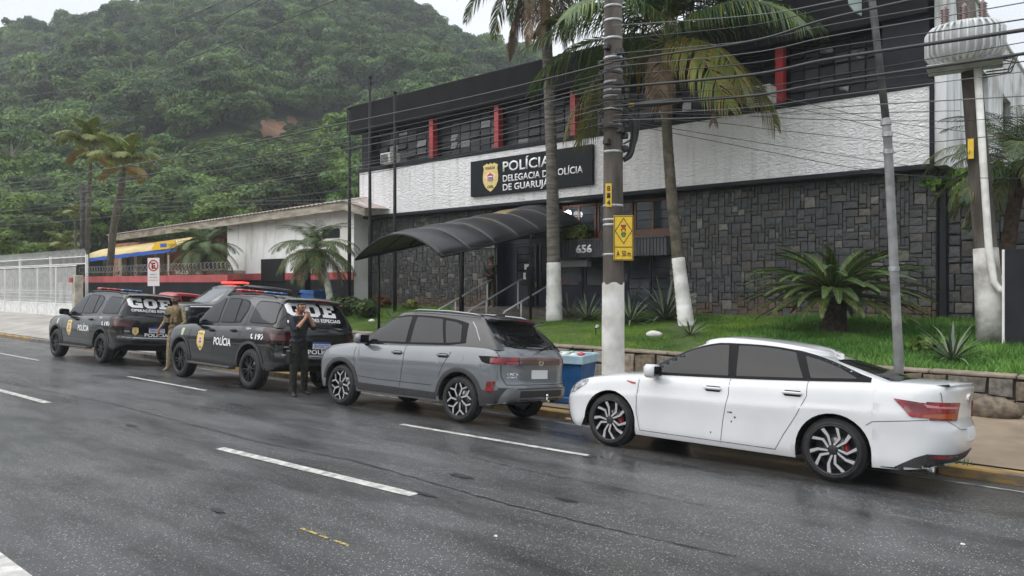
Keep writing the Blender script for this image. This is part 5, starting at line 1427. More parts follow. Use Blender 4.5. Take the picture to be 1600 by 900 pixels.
    # rear face
    for s_ in (-1, 1):
        car.patch('tail_lamp', [(s_ * .52, .885), (s_ * .50, .985), (s_ * .84, .985), (s_ * .84, .885)], 'B', M_tail, .010, skirt=.012, cell=.04)
    car.patch('light_bar', [(-.5, .955), (-.5, .98), (.5, .98), (.5, .955)], 'B', mat('dim_lamp_strip', (.22, .08, .07), .2, coat=1), .012, skirt=.01, cell=.05)
    car.patch('boot_panel', [(-.5, .885), (-.5, .95), (.5, .95), (.5, .885)], 'B', mat('brown_black_trim', (.06, .045, .04), .3, coat=1), .009, skirt=.01, cell=.05)
    car.patch('bumper_trim', [(-.82, .30), (-.82, .555), (.82, .555), (.82, .30)], 'B', M_plas, .010, skirt=.012, cell=.05)
    car.patch('skid_trim', roundpoly([(-.80, .36), (-.74, .54), (.74, .54), (.80, .36), (.60, .30), (.5, .40), (-.5, .40), (-.60, .30)], .02), 'B', M_silver, .016, skirt=.012, cell=.04)
    car.patch('bumper_slot', roundpoly([(-.52, .43), (-.52, .52), (.52, .52), (.52, .43)], .02), 'B', M_plas, .021, skirt=.004, cell=.05)
    car.patch('number_plate', [(-.20, .68), (-.20, .81), (.20, .81), (.20, .68)], 'B', M_plate, .012, skirt=.01)
    car.line('boot_gap', [(-.80, 1.06), (-.78, .72), (-.72, .60), (.72, .60), (.78, .72), (.80, 1.06)], 'B', .009, M_gap)
    e = car.patch('boot_badge', ngon(.065, 20, 0, .915, .04), 'B', M_chrome, .014, skirt=.008, cell=.03)
    car.decal(text_mesh('H', .05, .04, .02, 0, shear=.3), .028, .897, 'B', M_gap, 'badge_letter', e, .018)
    car.decal(text_mesh('CRETA', .20, .032, .01, 0), .70, .735, 'B', M_chrome, off=.006)
    car.decal(text_mesh('ULTIMATE', .17, .022, .01, 0), .70, .695, 'B', M_chrome, off=.006)
    car.patch('rear_window', roundpoly([(-.66, 1.15), (-.53, 1.45), (.53, 1.45), (.66, 1.15), (.5, 1.115), (-.5, 1.115)], .05), 'B', M_cg, .006, skirt=.006, minn=.02, cell=.04)
    # spoiler with brake light
    vs = []; n = 14
    for i in range(n + 1):
        y = -.60 + 1.2 * i / n; b_ = 1 - (y / .62) ** 4
        vs += [(-1.48, y, 1.560 + .02 * (1 - (y / .6) ** 2)), (-1.72 - .07 * b_, y, 1.528 + .02 * (1 - (y / .6) ** 2)), (-1.73 - .07 * b_, y, 1.512 + .01 * b_), (-1.60, y, 1.48)]
    fs = [(i * 4 + k, i * 4 + k + 1, i * 4 + 5 + k, i * 4 + 4 + k) for i in range(n) for k in range(3)] + [(0, 3, 2, 1), (n * 4, n * 4 + 1, n * 4 + 2, n * 4 + 3)]
    sp = fromdata('spoiler', vs, fs, P_roofb, root, True)
    MB().box(-1.812, -1.78, -.2, .2, 1.522, 1.538).build('brake_light', M_tail, sp)
    MB().tube([(-2.14, .05, 1.10), (-2.10, -.35, 1.19)], .012, 6).build('wiper', M_trim, root)
    mb = MB(); mb.box(-2.30, -2.0, -.03, .03, .36, .39); mb.tube([(-2.27, 0, .38), (-2.27, 0, .43)], .014, 8); mb.blob((-2.27, 0, .45), .025, 10, 8); mb.build('tow_ball', M_chrome, root)
    car.patch('windscreen', roundpoly([(.42, -.54), (.42, .54), (.98, .66), (1.08, .4), (1.12, 0), (1.08, -.4), (.98, -.66)], .06), 'T', M_cg_pale, .006, skirt=.006)
    mirror(root, P, .76, 1.12, .85, P_grey); handle(car, -.0, .945, m=P_grey); handle(car, -.96, .955, m=P_grey)
    fin(car, -1.2, P_roofb)
    park(root, P, (-10.36, 7.60), (-7.76, 7.76))
compact()

# ------------------------------------------------------------------ black patrol SUVs
SUV = dict(W=1.90, wb=2.845, Ra=.44, Rw=.385, wd=.25, sill=.36, arch_up=.03, xs_f=1.82, xs_r=-2.0, inset=.03, nf=2.7, nr=3.3, tapf=.05, tapr=.03,
    bottom=[(-2.52, .52), (-2.2, .42), (-1.2, .38), (1.2, .38), (1.8, .38), (2.36, .42)],
    shoulder=[(-2.52, 1.20), (-2.3, 1.235), (-1.6, 1.235), (-.8, 1.20), (0, 1.175), (.8, 1.165), (1.2, 1.155), (1.7, 1.12), (2.1, 1.07), (2.36, .98)],
    front=[(.4, 2.22), (.6, 2.34), (.8, 2.36), (1.0, 2.31), (1.1, 2.22)],
    rear=[(.45, -2.44), (.55, -2.50), (.68, -2.51), (.72, -2.44), (.80, -2.42), (1.1, -2.42), (1.24, -2.38)],
    prof=[(-.1, .90), (0, .93), (.12, .965), (.35, .985), (.55, 1.0), (.70, .995), (.80, .98), (.88, .962), (.94, .935), (1.0, .89)],
    crown=.06,
    gh=dict(xf0=1.14, xf1=.48, xr0=-2.34, xr1=-2.08, w0=.865, w1=.655, wp=1.3, bulge_f=.26, bulge_r=.16, bowf=.03, bowr=.03, r=.08, crown=.04, rx=.7, nr=3.6,
            rail=[(-2.2, 1.72), (-1.8, 1.765), (-1.0, 1.81), (-.3, 1.82), (.1, 1.81), (.48, 1.76)], front_up=.01, rear_up=.0))
M_dimr = mat('dim_red_lens', (.07, .010, .012), .2, coat=.25)
def face_plate(car, z=.80, txt='SVO5C22', w=.20):
    pl_ = car.patch('number_plate', [(-w, z), (-w, z + .135), (w, z + .135), (w, z)], 'B', M_plate, .012, skirt=.01)
    car.patch('plate_header', [(-w, z + .10), (-w, z + .135), (w, z + .135), (w, z + .10)], 'B', M_plateb, .0145, skirt=.001, parent=pl_)
    car.decal(text_mesh(txt, .34, .07, .02, 0), .17, z + .018, 'B', M_plateb, 'plate_number', pl_, .015)
def block_letter(ch, w, h):
    """heavy slab lettering: G, O, E as outlines on a 10 x 10 field"""
    if ch == 'O': outer = [(2.2, 0), (7.8, 0), (10, 2.2), (10, 7.8), (7.8, 10), (2.2, 10), (0, 7.8), (0, 2.2)]; inner = [(3.8, 2.4), (6.2, 2.4), (6.6, 3), (6.6, 7), (6.2, 7.6), (3.8, 7.6), (3.4, 7), (3.4, 3)]; polys = []
    if ch == 'O':
        quads = [[outer[i], outer[(i + 1) % 8], inner[(i + 1) % 8], inner[i]] for i in range(8)]; polys = quads
    elif ch == 'G':
        polys = [[(2.2, 0), (7.4, 0), (7.4, 2.4), (3.8, 2.4)], [(2.2, 0), (3.8, 2.4), (3.4, 3), (0, 2.2)], [(0, 2.2), (3.4, 3), (3.4, 7), (0, 7.8)], [(0, 7.8), (3.4, 7), (3.8, 7.6), (2.2, 10)], [(2.2, 10), (3.8, 7.6), (6.4, 7.6), (7.6, 10)],
                 [(7.6, 10), (6.4, 7.6), (6.4, 6.6), (10, 6.6), (10, 10)][0:5], [(6.7, 0), (10, 0), (10, 5.0), (6.7, 5.0)], [(5.2, 3.4), (6.7, 3.4), (6.7, 5.0), (5.2, 5.0)]]
    else:
        polys = [[(0, 0), (10, 0), (10, 2.2), (0, 2.2)], [(0, 7.8), (10, 7.8), (10, 10), (0, 10)], [(1.4, 2.2), (4.6, 2.2), (4.6, 7.8), (1.4, 7.8)], [(4.6, 4.0), (7.6, 4.0), (7.6, 6.0), (4.6, 6.0)], [(7.4, 2.2), (10, 2.2), (10, 3.6), (7.4, 3.6)], [(7.4, 6.4), (10, 6.4), (10, 7.8), (7.4, 7.8)]]
    vs = []; fs = []
    for p in polys: fs.append(list(range(len(vs), len(vs) + len(p)))); vs += [(x * w / 10, y * h / 10, 0) for x, y in p]
    me = bpy.data.meshes.new('letter'); me.from_pydata(vs, [], fs); me.update()
    bm = bmesh.new(); bm.from_mesh(me); bmesh.ops.subdivide_edges(bm, edges=bm.edges, cuts=1, use_grid_fill=True); bm.to_mesh(me); bm.free()
    return me
def car_badge(car, a, b_, axis, w, h, parent=None):
    first = None
    for pts, m, ly in badge_layers(w, h):
        o = car.decal(poly_mesh(pts), a, b_, axis, m, 'badge' if first is None else 'badge_emblem', first, .003 + .0012 * ly)
        first = first or o
    for s, zz, wd, cp in (('POLÍCIA', .60, .62, .085), ('CIVIL', -.66, .42, .09)):
        me = text_mesh(s, wd * w, cp * h, .03, 0); sg_ = {'L': -1, 'B': -1}[axis]
        car.decal(me, a - sg_ * wd * w / 2, b_ + zz * h / 2 - cp * h / 2, axis, M_bk, 'badge_lettering', first, .0045)
    return first
def patrol_base(name, label, group, body=P_black, stripe=None):
    P = SUV; root, car = new_car(name, label, P, [body, body], 'patrol car', group)
    underbody(root, P); make_wheels(root, P, SUVW)
    cladding(car, P, M_plas if stripe is None else M_plas, .055, 'LR', .44)
    top = lambda x: smooth_tab([(-1.0, 1.70), (-.6, 1.735), (-.1, 1.745), (.2, 1.715), (.45, 1.61), (.75, 1.42), (1.0, 1.24)], x)
    bot = lambda x: 1.225 - .02 * x
    for sd in 'LR':
        A = [(.90, bot(.9) + .012)] + [(x, top(x) - .02) for x in (.82, .68, .55, .42, .3, .15, .05)] + [(.00, bot(0) + .012)]
        B = [(-.10, bot(-.1) + .012), (-.055, top(-.05) - .02), (-.3, top(-.3) - .02), (-.56, top(-.56) - .022), (-.645, bot(-.6) + .014)]
        C_ = [(-.70, bot(-.7) + .016), (-.615, top(-.62) - .022), (-.84, top(-.84) - .035), (-.95, 1.62), (-.97, 1.5), (-.86, bot(-.8) + .03)]
        D_ = [(-1.22, 1.30), (-1.22, 1.62), (-1.30, 1.685), (-1.85, 1.665), (-2.02, 1.62), (-2.13, 1.30), (-2.05, 1.27), (-1.30, 1.27)]
        for q in (A, B, C_, D_):
            cx = sum(p[0] for p in q) / len(q); cz = sum(p[1] for p in q) / len(q)
            big = [(x + math.copysign(.02, x - cx), z + math.copysign(.018, z - cz)) for x, z in q]
            t = car.patch('window', roundpoly(big, .03, 3), sd, M_trim, .003, skirt=.003)
            car.patch('pane', roundpoly(q, .02 if q is not D_ else .05, 3), sd, M_cg, .007, parent=t, skirt=.003)
        for q in ([(1.0, 1.14), (1.02, .95), (.98, .6), (.90, .46)], [(-.05, 1.19), (-.06, .9), (-.02, .46)], [(-1.10, 1.6), (-1.09, 1.2), (-1.02, 1.02), (-.90, .80), (-.86, .6)], [(.90, .60), (-.84, .60)], [(-2.19, 1.7), (-2.2, 1.24)]): car.line('door_gap', q, sd, .010, M_gap)
        car.patch('tail_lamp', roundpoly([(-1.80, 1.175), (-1.98, 1.19), (-2.42, 1.12), (-2.42, .90), (-2.20, .895), (-2.0, .93), (-1.86, 1.03)], .03), sd, M_tails, .012, skirt=.012, cell=.035)
        car.patch('lamp_lens', roundpoly([(-2.12, 1.12), (-2.40, 1.08), (-2.40, .95), (-2.18, .96)], .02), sd, M_tail, .016, skirt=.003, cell=.035) if stripe else car.patch('lamp_lens', roundpoly([(-2.05, 1.10), (-2.36, 1.04), (-2.38, .97), (-2.16, .96)], .03), sd, M_dimr, .016, skirt=.003, cell=.035)
        car.patch('bumper_trim', [(-1.90, .40), (-1.92, .50), (-2.0, .56), (-2.5, .56), (-2.5, .40)], sd, M_plas, .012, skirt=.012)
        car.patch('reflector', [(-2.2, .66), (-2.22, .69), (-2.44, .70), (-2.44, .67)], sd, M_tails, .012, skirt=.004)
        car.patch('head_lamp', roundpoly([(1.95, 1.02), (2.20, .99), (2.30, .92), (2.28, .85), (2.10, .88), (1.98, .94)], .02), sd, M_clear, .008, skirt=.01, cell=.04)
        s_ = 1 if sd == 'L' else -1
        mb = MB(); mb.bbox(-.86, .90, min(s_ * .86, s_ * 1.02), max(s_ * .86, s_ * 1.02), .335, .385, .015); o = mb.build('side_step', M_plas, root)
        mb = MB()
        for xx in (-.6, 0, .65): mb.tube([(xx, s_ * .95, .36), (xx, s_ * .75, .42)], .02, 6)
        mb.build('step_bracket', M_plas, o)
        MB().tube([(.06, s_ * .64, 1.80), (-.06, s_ * .65, 1.835), (-1.0, s_ * .66, 1.838), (-1.65, s_ * .645, 1.81), (-1.75, s_ * .64, 1.77)], .018, 6).build('roof_rail', M_plas if stripe is None else M_silver, root)
    for s_ in (-1, 1): car.patch('tail_lamp', [(s_ * .70, .90), (s_ * .66, 1.13), (s_ * .90, 1.16), (s_ * .90, .90)], 'B', M_tails, .013, skirt=.012, cell=.04)
    car.patch('rear_window', roundpoly([(-.72, 1.26), (-.60, 1.66), (.60, 1.66), (.72, 1.26), (0, 1.225)], .06), 'B', M_cg, .006, skirt=.005, minn=.02)
    car.line('boot_gap', [(-.80, 1.2), (-.78, .76), (-.7, .72), (.7, .72), (.78, .76), (.80, 1.2)], 'B', .010, M_gap)
    car.patch('plate_recess', roundpoly([(-.34, .77), (-.32, .98), (.32, .98), (.34, .77)], .02), 'B', M_trim, .004, skirt=.004)
    car.patch('bumper_trim', [(-.86, .44), (-.86, .56), (.86, .56), (.86, .44)], 'B', M_plas, .012, skirt=.012)
    car.patch('step_pad', [(-.8, .685), (-.8, .71), (.8, .71), (.8, .685)], 'B', M_silver if stripe is None else M_plas, .006, skirt=.006)
    vs = []; n = 14
    for i in range(n + 1):
        y = -.60 + 1.20 * i / n; b_ = 1 - (y / .68) ** 4
        vs += [(-1.98, y, 1.772 + .03 * (1 - (y / .66) ** 2)), (-2.18 - .05 * b_, y, 1.735 + .03 * (1 - (y / .66) ** 2)), (-2.19 - .05 * b_, y, 1.72 + .02 * b_), (-2.10, y, 1.69)]
    fs = [(i * 4 + k, i * 4 + k + 1, i * 4 + 5 + k, i * 4 + 4 + k) for i in range(n) for k in range(3)] + [(0, 3, 2, 1), (n * 4, n * 4 + 1, n * 4 + 2, n * 4 + 3)]
    sp = fromdata('spoiler', vs, fs, body, root, True)
    MB().box(-2.265, -2.22, -.17, .17, 1.742, 1.764).build('brake_light', M_tail, sp)
    car.patch('windscreen', roundpoly([(.52, -.58), (.52, .58), (.98, .70), (1.07, .4), (1.11, 0), (1.07, -.4), (.98, -.70)], .06), 'T', M_cg_pale, .006, skirt=.006)
    car.patch('grille', roundpoly([(-.6, .72), (-.62, .98), (.62, .98), (.6, .72)], .03), 'F', M_plas, .01)
    mirror(root, P, .78, 1.24, .89, M_trim); handle(car, .10, 1.06, m=M_trim); handle(car, -.78, 1.085, m=M_trim)
    return root, car, P
def lightbar(root, x, z, red=True, lit=False, w=.58, ml=None):
    lb = MB().bbox(x - .12, x + .12, -w, w, z, z + .03, .01).build('light_bar', M_plas, root)
    for s_ in (0, 1):
        mb = MB()
        for k in range(3):
            y0 = .03 + k * (w - .03) / 3; y1 = y0 + (w - .03) / 3 - .012; a, b_ = (y0, y1) if s_ else (-y1, -y0)
            mb.bbox(x - .13, x + .13, a, b_, z + .031, z + .085, .02)
        mb.build('beacon_lens', ml[s_] if ml else (M_redlens if s_ else M_bluelens), lb)
    return lb
SUVW = wheel_meshes(SUV['Rw'], .27, SUV['wd'], 'twin6', M_rimb, M_rimb)
def patrol(label, lf, lr, plate, star):
    root, car, P = patrol_base('patrol_suv', label, 'black patrol SUVs parked at the kerb')
    # markings on the flank and tailgate
    car_badge(car, .50, .84, 'L', .30, .44)
    car.decal(text_mesh('POLÍCIA', .68, .15, .025, 0), -.06, .78, 'L', M_dec)
    car.decal(text_mesh('197', .30, .105, .02, 0), -1.60, .955, 'L', M_dec)
    # telephone mark
    ph = [(0, .08), (.03, .1), (.045, .07), (.03, .05), (.05, .02), (.075, .03), (.09, .01), (.06, -.01), (.02, .01), (0, .045)]
    car.decal(poly_mesh(ph), -1.44, .96, 'L', M_dec, 'telephone_mark')
    car.decal(text_mesh('P-2201-4', .17, .035, .01, 0), -1.20, 1.13, 'L', M_dec)
    car.patch('crest_sticker', roundpoly([(1.30, .99), (1.30, 1.06), (1.42, 1.06), (1.44, .99), (1.40, .90), (1.33, .90)], .02), 'L', mat('pale_crest', (.62, .66, .58), .5, col2=(.35, .42, .2), vscale=18), .003, skirt=.001)
    x = .66
    for ch, w in (('G', .33), ('O', .33), ('E', .31)):
        car.decal(block_letter(ch, w, .24), x - .02, 1.44, 'B', M_dec, off=.010); x -= w + .045
    car.decal(text_mesh('OPERAÇÕES ESPECIAIS', 1.10, .062, .02, 0), .60, 1.345, 'B', M_dec, off=.010)
    car.decal(text_mesh('POLÍCIA', .60, .085, .02, 0), .30, .735 - .0, 'B', M_dec, off=.009)
    car_badge(car, .52, .86, 'B', .15, .20)
    car.decal(text_mesh('CIVIL', .12, .03, .01, 0), .76, .84, 'B', M_dec, off=.005)
    car.decal(text_mesh('P-2014', .13, .035, .01, 0), -.62, .86, 'B', M_dec, off=.005)
    face_plate(car, .835, plate)
    lightbar(root, -.15, 1.855, w=.56)
    if star: MB().tube([(-1.9, .3, 1.80), (-2.0, .3, 1.95)], .006, 5).build('aerial', M_trim, root)
    park(root, P, lf, lr)
patrol('black special operations patrol SUV nearest the camera, officer at its tailgate', (-16.08, 7.60), (-13.22, 7.58), 'SVO5C22', True)
patrol('black special operations patrol SUV farthest left, in front of the black yard wall', (-23.05, 7.46), (-20.2, 7.54), 'SWO5C31', False)
# third SUV, nose to the street, beacons lit
def third():
    root, car, P = patrol_base('patrol_suv', 'black and white patrol SUV parked nose to the street with red beacons lit', None, stripe=True)
    M_wv = mat('white_door_vinyl', (.62, .63, .65), .35, coat=1)
    car.patch('white_panel', [(-2.38, 1.0), (-2.38, 1.26), (-1.1, 1.20), (-.2, 1.12), (-.2, 1.06), (-1.2, .98)], 'L', M_wv, .0045, skirt=.002)
    car.patch('white_stripe', [(1.9, 1.035), (1.9, 1.06), (1.05, 1.11), (.2, 1.11), (.2, 1.07), (1.05, 1.075)], 'L', M_wv, .0045, skirt=.002)
    car.decal(text_mesh('DEIC', .26, .09, .03, 0), .30, .93, 'L', M_dec)
    ml = mat('lit_red_beacon', (.8, .02, .02), .3, emis=((1, .03, .02), 2.2))
    lightbar(root, -.02, 1.85, w=.62, ml=[ml, ml])
    MB().tube([(-1.6, .2, 1.8), (-1.95, .2, 2.35)], .006, 5).build('aerial', M_trim, root)
    cx, y0 = -22.55, 12.35
    root.location = (cx, y0, walk_z(-30, y0) + .02); root.rotation_euler = Euler((0, -R(4.9), -R(90) + R(3)), 'XYZ')
third()
# red hatchback behind it
def red_car():
    P = dict(SUV); P.update(W=1.76, wb=2.55, Ra=.36, Rw=.32, wd=.2, sill=.24, arch_up=0, xs_f=1.6, xs_r=-1.6,
        bottom=[(-2.0, .32), (-1.2, .25), (1.2, .25), (2.05, .28)],
        shoulder=[(-2.0, 1.02), (-1.4, 1.04), (-.6, 1.0), (.2, .97), (.9, .95), (1.3, .93), (1.7, .86), (2.05, .74)],
        front=[(.25, 1.98), (.5, 2.05), (.7, 2.03), (.85, 1.95)], rear=[(.3, -1.95), (.5, -2.0), (.8, -1.98), (1.05, -1.92)],
        gh=dict(xf0=1.05, xf1=.15, xr0=-1.86, xr1=-1.45, w0=.79, w1=.57, wp=1.3, bulge_f=.26, bulge_r=.16, bowf=.03, bowr=.03, r=.08, crown=.03, rx=.8, nr=3.6,
            rail=[(-1.6, 1.50), (-.8, 1.575), (-.2, 1.585), (.2, 1.565)]))
    root, car = new_car('red_hatchback', 'dark red car with pale windscreen parked between the patrol SUVs and the yard wall', P, [P_redc, P_redc])
    underbody(root, P); make_wheels(root, P, wheel_meshes(P['Rw'], .215, P['wd'], 'twin6', M_rims, M_rimd))
    windows(car, [[(.86, 1.02), (.55, 1.24), (.22, 1.43), (-.02, 1.46), (-.06, 1.02)], [(-.14, 1.02), (-.1, 1.46), (-.6, 1.46), (-.9, 1.36), (-.95, 1.04)]])
    car.patch('windscreen', roundpoly([(.30, -.56), (.30, .56), (.92, .64), (1.0, .3), (1.01, 0), (1.0, -.3), (.92, -.64)], .06), 'T', mat('misted_windscreen', (.38, .42, .42), .1, coat=1, col2=(.2, .23, .24), vscale=2), .006, skirt=.006)
    for sd in 'LR':
        for q in ([(.97, .95), (.95, .3)], [(-.1, .99), (-.08, .3)], [(-1.0, 1.0), (-.9, .5)]): car.line('door_gap', q, sd, .008, M_gap)
        car.patch('head_lamp', roundpoly([(1.7, .78), (1.9, .76), (1.98, .66), (1.8, .66)], .02), sd, M_clear, .008, skirt=.01)
    for s_ in (-1, 1): car.patch('tail_lamp', [(s_ * .6, .8), (s_ * .6, .96), (s_ * .82, .96), (s_ * .82, .8)], 'B', M_tail, .01)
    car.patch('rear_window', roundpoly([(-.6, 1.1), (-.5, 1.4), (.5, 1.4), (.6, 1.1)], .05), 'B', M_cg, .006, minn=.02)
    mirror(root, P, .8, 1.03, .82, P_redc); handle(car, 0, .88, m=P_redc); handle(car, -.9, .9, m=P_redc)
    y0 = 12.2
    root.location = (-26.7, y0, walk_z(-30, y0) + .02); root.rotation_euler = Euler((0, -R(4.9), -R(90) + R(6)), 'XYZ')
red_car()
# ================================================================== PEOPLE
def camo(name, cols, sc=14):
    m = mat(name, cols[0], .85, var=.01, vscale=sc, spec=.2); N, L, b = nodes(m)
    cr = [n for n in N if n.bl_idname == 'ShaderNodeValToRGB'][0]; e = cr.color_ramp.elements; cr.color_ramp.interpolation = 'CONSTANT'
    e[0].position = 0; e[0].color = (*cols[0], 1); e[1].position = .45; e[1].color = (*cols[1], 1)
    for p, c in zip((.52, .60), cols[2:]): q = e.new(p); q.color = (*c, 1)
    return m
M_skin = mat('skin', (.42, .22, .14), .5, var=.08, vscale=20, spec=.3); M_skin2 = mat('tanned_skin', (.30, .15, .09), .5, var=.08, vscale=20, spec=.3)
M_hair = mat('dark_hair', (.012, .009, .007), .7, var=.4, vscale=60, bump=.003, bscale=120)
M_beard = mat('dark_beard', (.03, .018, .012), .8, var=.4, vscale=70)
M_tan = camo('tan_camouflage', [(.20, .16, .10), (.40, .33, .20), (.11, .11, .06), (.31, .27, .17)])
M_tanv = mat('coyote_vest', (.17, .12, .06), .8, var=.25, vscale=20)
M_dk = mat('dark_navy_shirt', (.012, .014, .026), .85, var=.3, vscale=14); M_dv = mat('black_vest', (.012, .012, .013), .75, var=.3, vscale=25)
M_dtr = camo('dark_camouflage_trousers', [(.016, .018, .015), (.030, .032, .024), (.012, .012, .012), (.024, .022, .016)], 10)
M_boot = mat('black_boot', (.012, .011, .010), .5, var=.3, vscale=20); M_tboot = mat('tan_boot', (.20, .15, .09), .8, var=.2, vscale=20)
M_gun = mat('gun_black', (.012, .012, .013), .4, .4)
V3 = Vector
def finger_chain(add, root_i, base, d, lens, r, curl, n):
    """three bones bending towards n"""
    p = Vector(base); d = Vector(d).normalized(); i = root_i
    i = add(p, r * 1.02, i)
    for k, L_ in enumerate(lens):
        d = (Matrix.Rotation(curl, 3, Vector(n).normalized()) @ d).normalized(); p = p + d * L_; i = add(p, r * (.95 - .12 * k), i)
def human(name, label, J, mats_, loc, rz, extra=None, cat='person', hairline=.045, group=None):
    """J: joint positions (x forward, y left, z up, metres), soles at z=0"""
    vs = []; es = []; rad = []
    def add(p, r, par=None):
        vs.append(Vector(p)); rad.append(r if isinstance(r, tuple) else (r, r)); i = len(vs) - 1
        if par is not None: es.append((par, i))
        return i
    pel, wst, chs, nk, hd = [V3(J[k]) for k in ('pelvis', 'waist', 'chest', 'neck', 'head')]
    a0 = add(pel, (.135, .105)); a1 = add(wst, (.125, .098), a0); a2 = add((wst + chs) / 2 + V3((.01, 0, 0)), (.140, .108), a1); a3 = add(chs, (.150, .112), a2)
    a4 = add(nk - V3((0, 0, .035)), .068, a3); a5 = add(nk + V3((0, 0, .03)), .056, a4)
    f = V3(J['face']).normalized(); up = (hd - nk).normalized(); upn = (up - f * up.dot(f)).normalized()
    a6 = add(hd - upn * .045 + f * .012, .068, a5); a7 = add(hd + upn * .015, .082, a6); a8 = add(hd + upn * .07 - f * .01, .070, a7)
    add(hd - upn * .075 + f * .045, .038, a6)                      # chin
    nb = add(hd - upn * .01 + f * .070, .030, a7); add(hd - upn * .03 + f * .098, .012, nb)   # nose
    for s, k in ((1, 'l'), (-1, 'r')):
        sh, el, wr, kn, an, toe = [V3(J[k + n]) for n in ('_sh', '_el', '_wr', '_kn', '_an', '_toe')]
        b0 = add(sh, .064, a3); b1 = add(sh.lerp(el, .45), .053, b0); b2 = add(el, .042, b1); b3 = add(el.lerp(wr, .35), .040, b2); b4 = add(wr, .026, b3)
        hdn = V3(J[k + '_hand']).normalized(); pn = V3(J[k + '_palm']).normalized()     # hand direction, palm normal
        acr = hdn.cross(pn).normalized(); thumb_side = acr * (J.get(k + '_ts', s))
        pm = add(wr + hdn * .045, (.030, .018), b4); pk_ = add(wr + hdn * .085, (.032, .014), pm)
        curl = J.get(k + '_curl', .45); ax_ = hdn.cross(pn)
        for q, (o, L_, r) in enumerate(((.030, .040, .0092), (.011, .044, .0095), (-.009, .041, .0090), (-.028, .033, .0080))):
            finger_chain(add, pk_, wr + hdn * .095 + thumb_side * o, hdn, (L_, L_ * .68, L_ * .5), r, curl * (1 + .08 * q), ax_)
        finger_chain(add, pm, wr + hdn * .045 + thumb_side * .032, (hdn + thumb_side * .9 + pn * .3), (.034, .028), .0105, curl * .5, ax_)
        h0 = pel + V3((0, s * .09, -.04)); c0 = add(h0, .094, a0); c1 = add(h0.lerp(kn, .4), .095, c0); c2 = add(kn, .073, c1); c3 = add(kn.lerp(an, .4), .070, c2); c35 = add(kn.lerp(an, .78), .068, c3); c4 = add(an, .047, c35)
        add(an - (toe - an).normalized() * .045 - V3((0, 0, .045)), .036, c4); c5 = add(an.lerp(toe, .55) + V3((0, 0, -.02)), (.045, .034), c4); add(toe, (.042, .026), c5)
    me = bpy.data.meshes.new(name + '_cage'); me.from_pydata([tuple(v) for v in vs], es, []); me.update()
    o = bpy.data.objects.new('cage', me); COL.objects.link(o)
    o.modifiers.new('skin', 'SKIN').use_smooth_shade = True
    if not me.skin_vertices:
        bm = bmesh.new(); bm.from_mesh(me); bm.verts.layers.skin.verify(); bm.to_mesh(me); bm.free()
    sv = me.skin_vertices[0].data
    for i, r in enumerate(rad): sv[i].radius = r; sv[i].use_root = (i == 0)
    sb = o.modifiers.new('sub', 'SUBSURF'); sb.levels = 2; sb.render_levels = 2
    bpy.context.view_layer.update()
    dg = bpy.context.evaluated_depsgraph_get(); body = bpy.data.meshes.new_from_object(o.evaluated_get(dg)); bpy.data.objects.remove(o)
    body.materials.clear(); setmats(body, [mats_[k] for k in ('skin', 'shirt', 'trousers', 'boot')])
    # classify by nearest bone
    bones = [('skin', nk + V3((0, 0, .0)), hd + upn * .1), ('shirt', pel + V3((0, 0, .05)), nk - V3((0, 0, .05))), ('trousers', pel - V3((0, .1, .06)), pel + V3((0, .1, -.06)))]
    for k in 'lr':
        sh, el, wr, kn, an, toe = [V3(J[k + n]) for n in ('_sh', '_el', '_wr', '_kn', '_an', '_toe')]; s = 1 if k == 'l' else -1
        cut = mats_.get('sleeve', .92)
        bones += [('shirt', V3(J['chest']), sh), ('shirt', sh, el), ('shirt', el, el.lerp(wr, cut)), ('skin', el.lerp(wr, cut), wr + V3(J[k + '_hand']).normalized() * .2), ('trousers', pel + V3((0, s * .09, -.04)), kn), ('trousers', kn, kn.lerp(an, .75)), ('boot', kn.lerp(an, .82), an), ('boot', an, toe)]
    order = ['skin', 'shirt', 'trousers', 'boot']
    def seg(p, a, b_):
        ab = b_ - a; t = max(0, min(1, (p - a).dot(ab) / max(1e-9, ab.length_squared))); return (p - a - ab * t).length
    cls = []
    for p_ in body.polygons:
        c = p_.center; best = min(bones, key=lambda q: seg(c, q[1], q[2])); cls.append(best[0]); p_.material_index = order.index(best[0]); p_.use_smooth = True
    ob = newobj(name, body, None, loc, (0, 0, rz)); tag(ob, label, cat, group)
    body.update()
    def shell(nm, test, off, m, thick=0):
        bm = bmesh.new(); bm.from_mesh(body); bm.faces.ensure_lookup_table()
        kill = [f for f in bm.faces if not test(f.calc_center_median(), cls[f.index], f.normal)]
        nrm = [v.normal.copy() for v in bm.verts]
        for v, n_ in zip(bm.verts, nrm): v.co += n_ * off
        bmesh.ops.delete(bm, geom=kill, context='FACES')
        m2 = bpy.data.meshes.new(nm); bm.to_mesh(m2); bm.free(); m2.materials.clear(); setmats(m2, m)
        m2.polygons.foreach_set('material_index', [0] * len(m2.polygons))
        q = newobj(nm, m2, ob); sd = q.modifiers.new('thick', 'SOLIDIFY'); sd.thickness = max(.006, off * .8); sd.offset = -1; return q
    rel = lambda c: ((c - hd).dot(upn), (c - hd).dot(f))
    if mats_.get('hair'):
        shell('hair', lambda c, k, n: k == 'skin' and (c - hd).length < .16 and (rel(c)[0] > hairline or (rel(c)[1] < -.0 and rel(c)[0] > -.045)) and not (rel(c)[1] > .055 and rel(c)[0] < hairline + .03), .013, mats_['hair'])
    if mats_.get('beard'):
        shell('beard', lambda c, k, n: k == 'skin' and (c - hd).length < .16 and rel(c)[0] < -.035 and rel(c)[0] > -.13 and rel(c)[1] > .0 and rel(c)[1] < .095, .004, mats_['beard'])
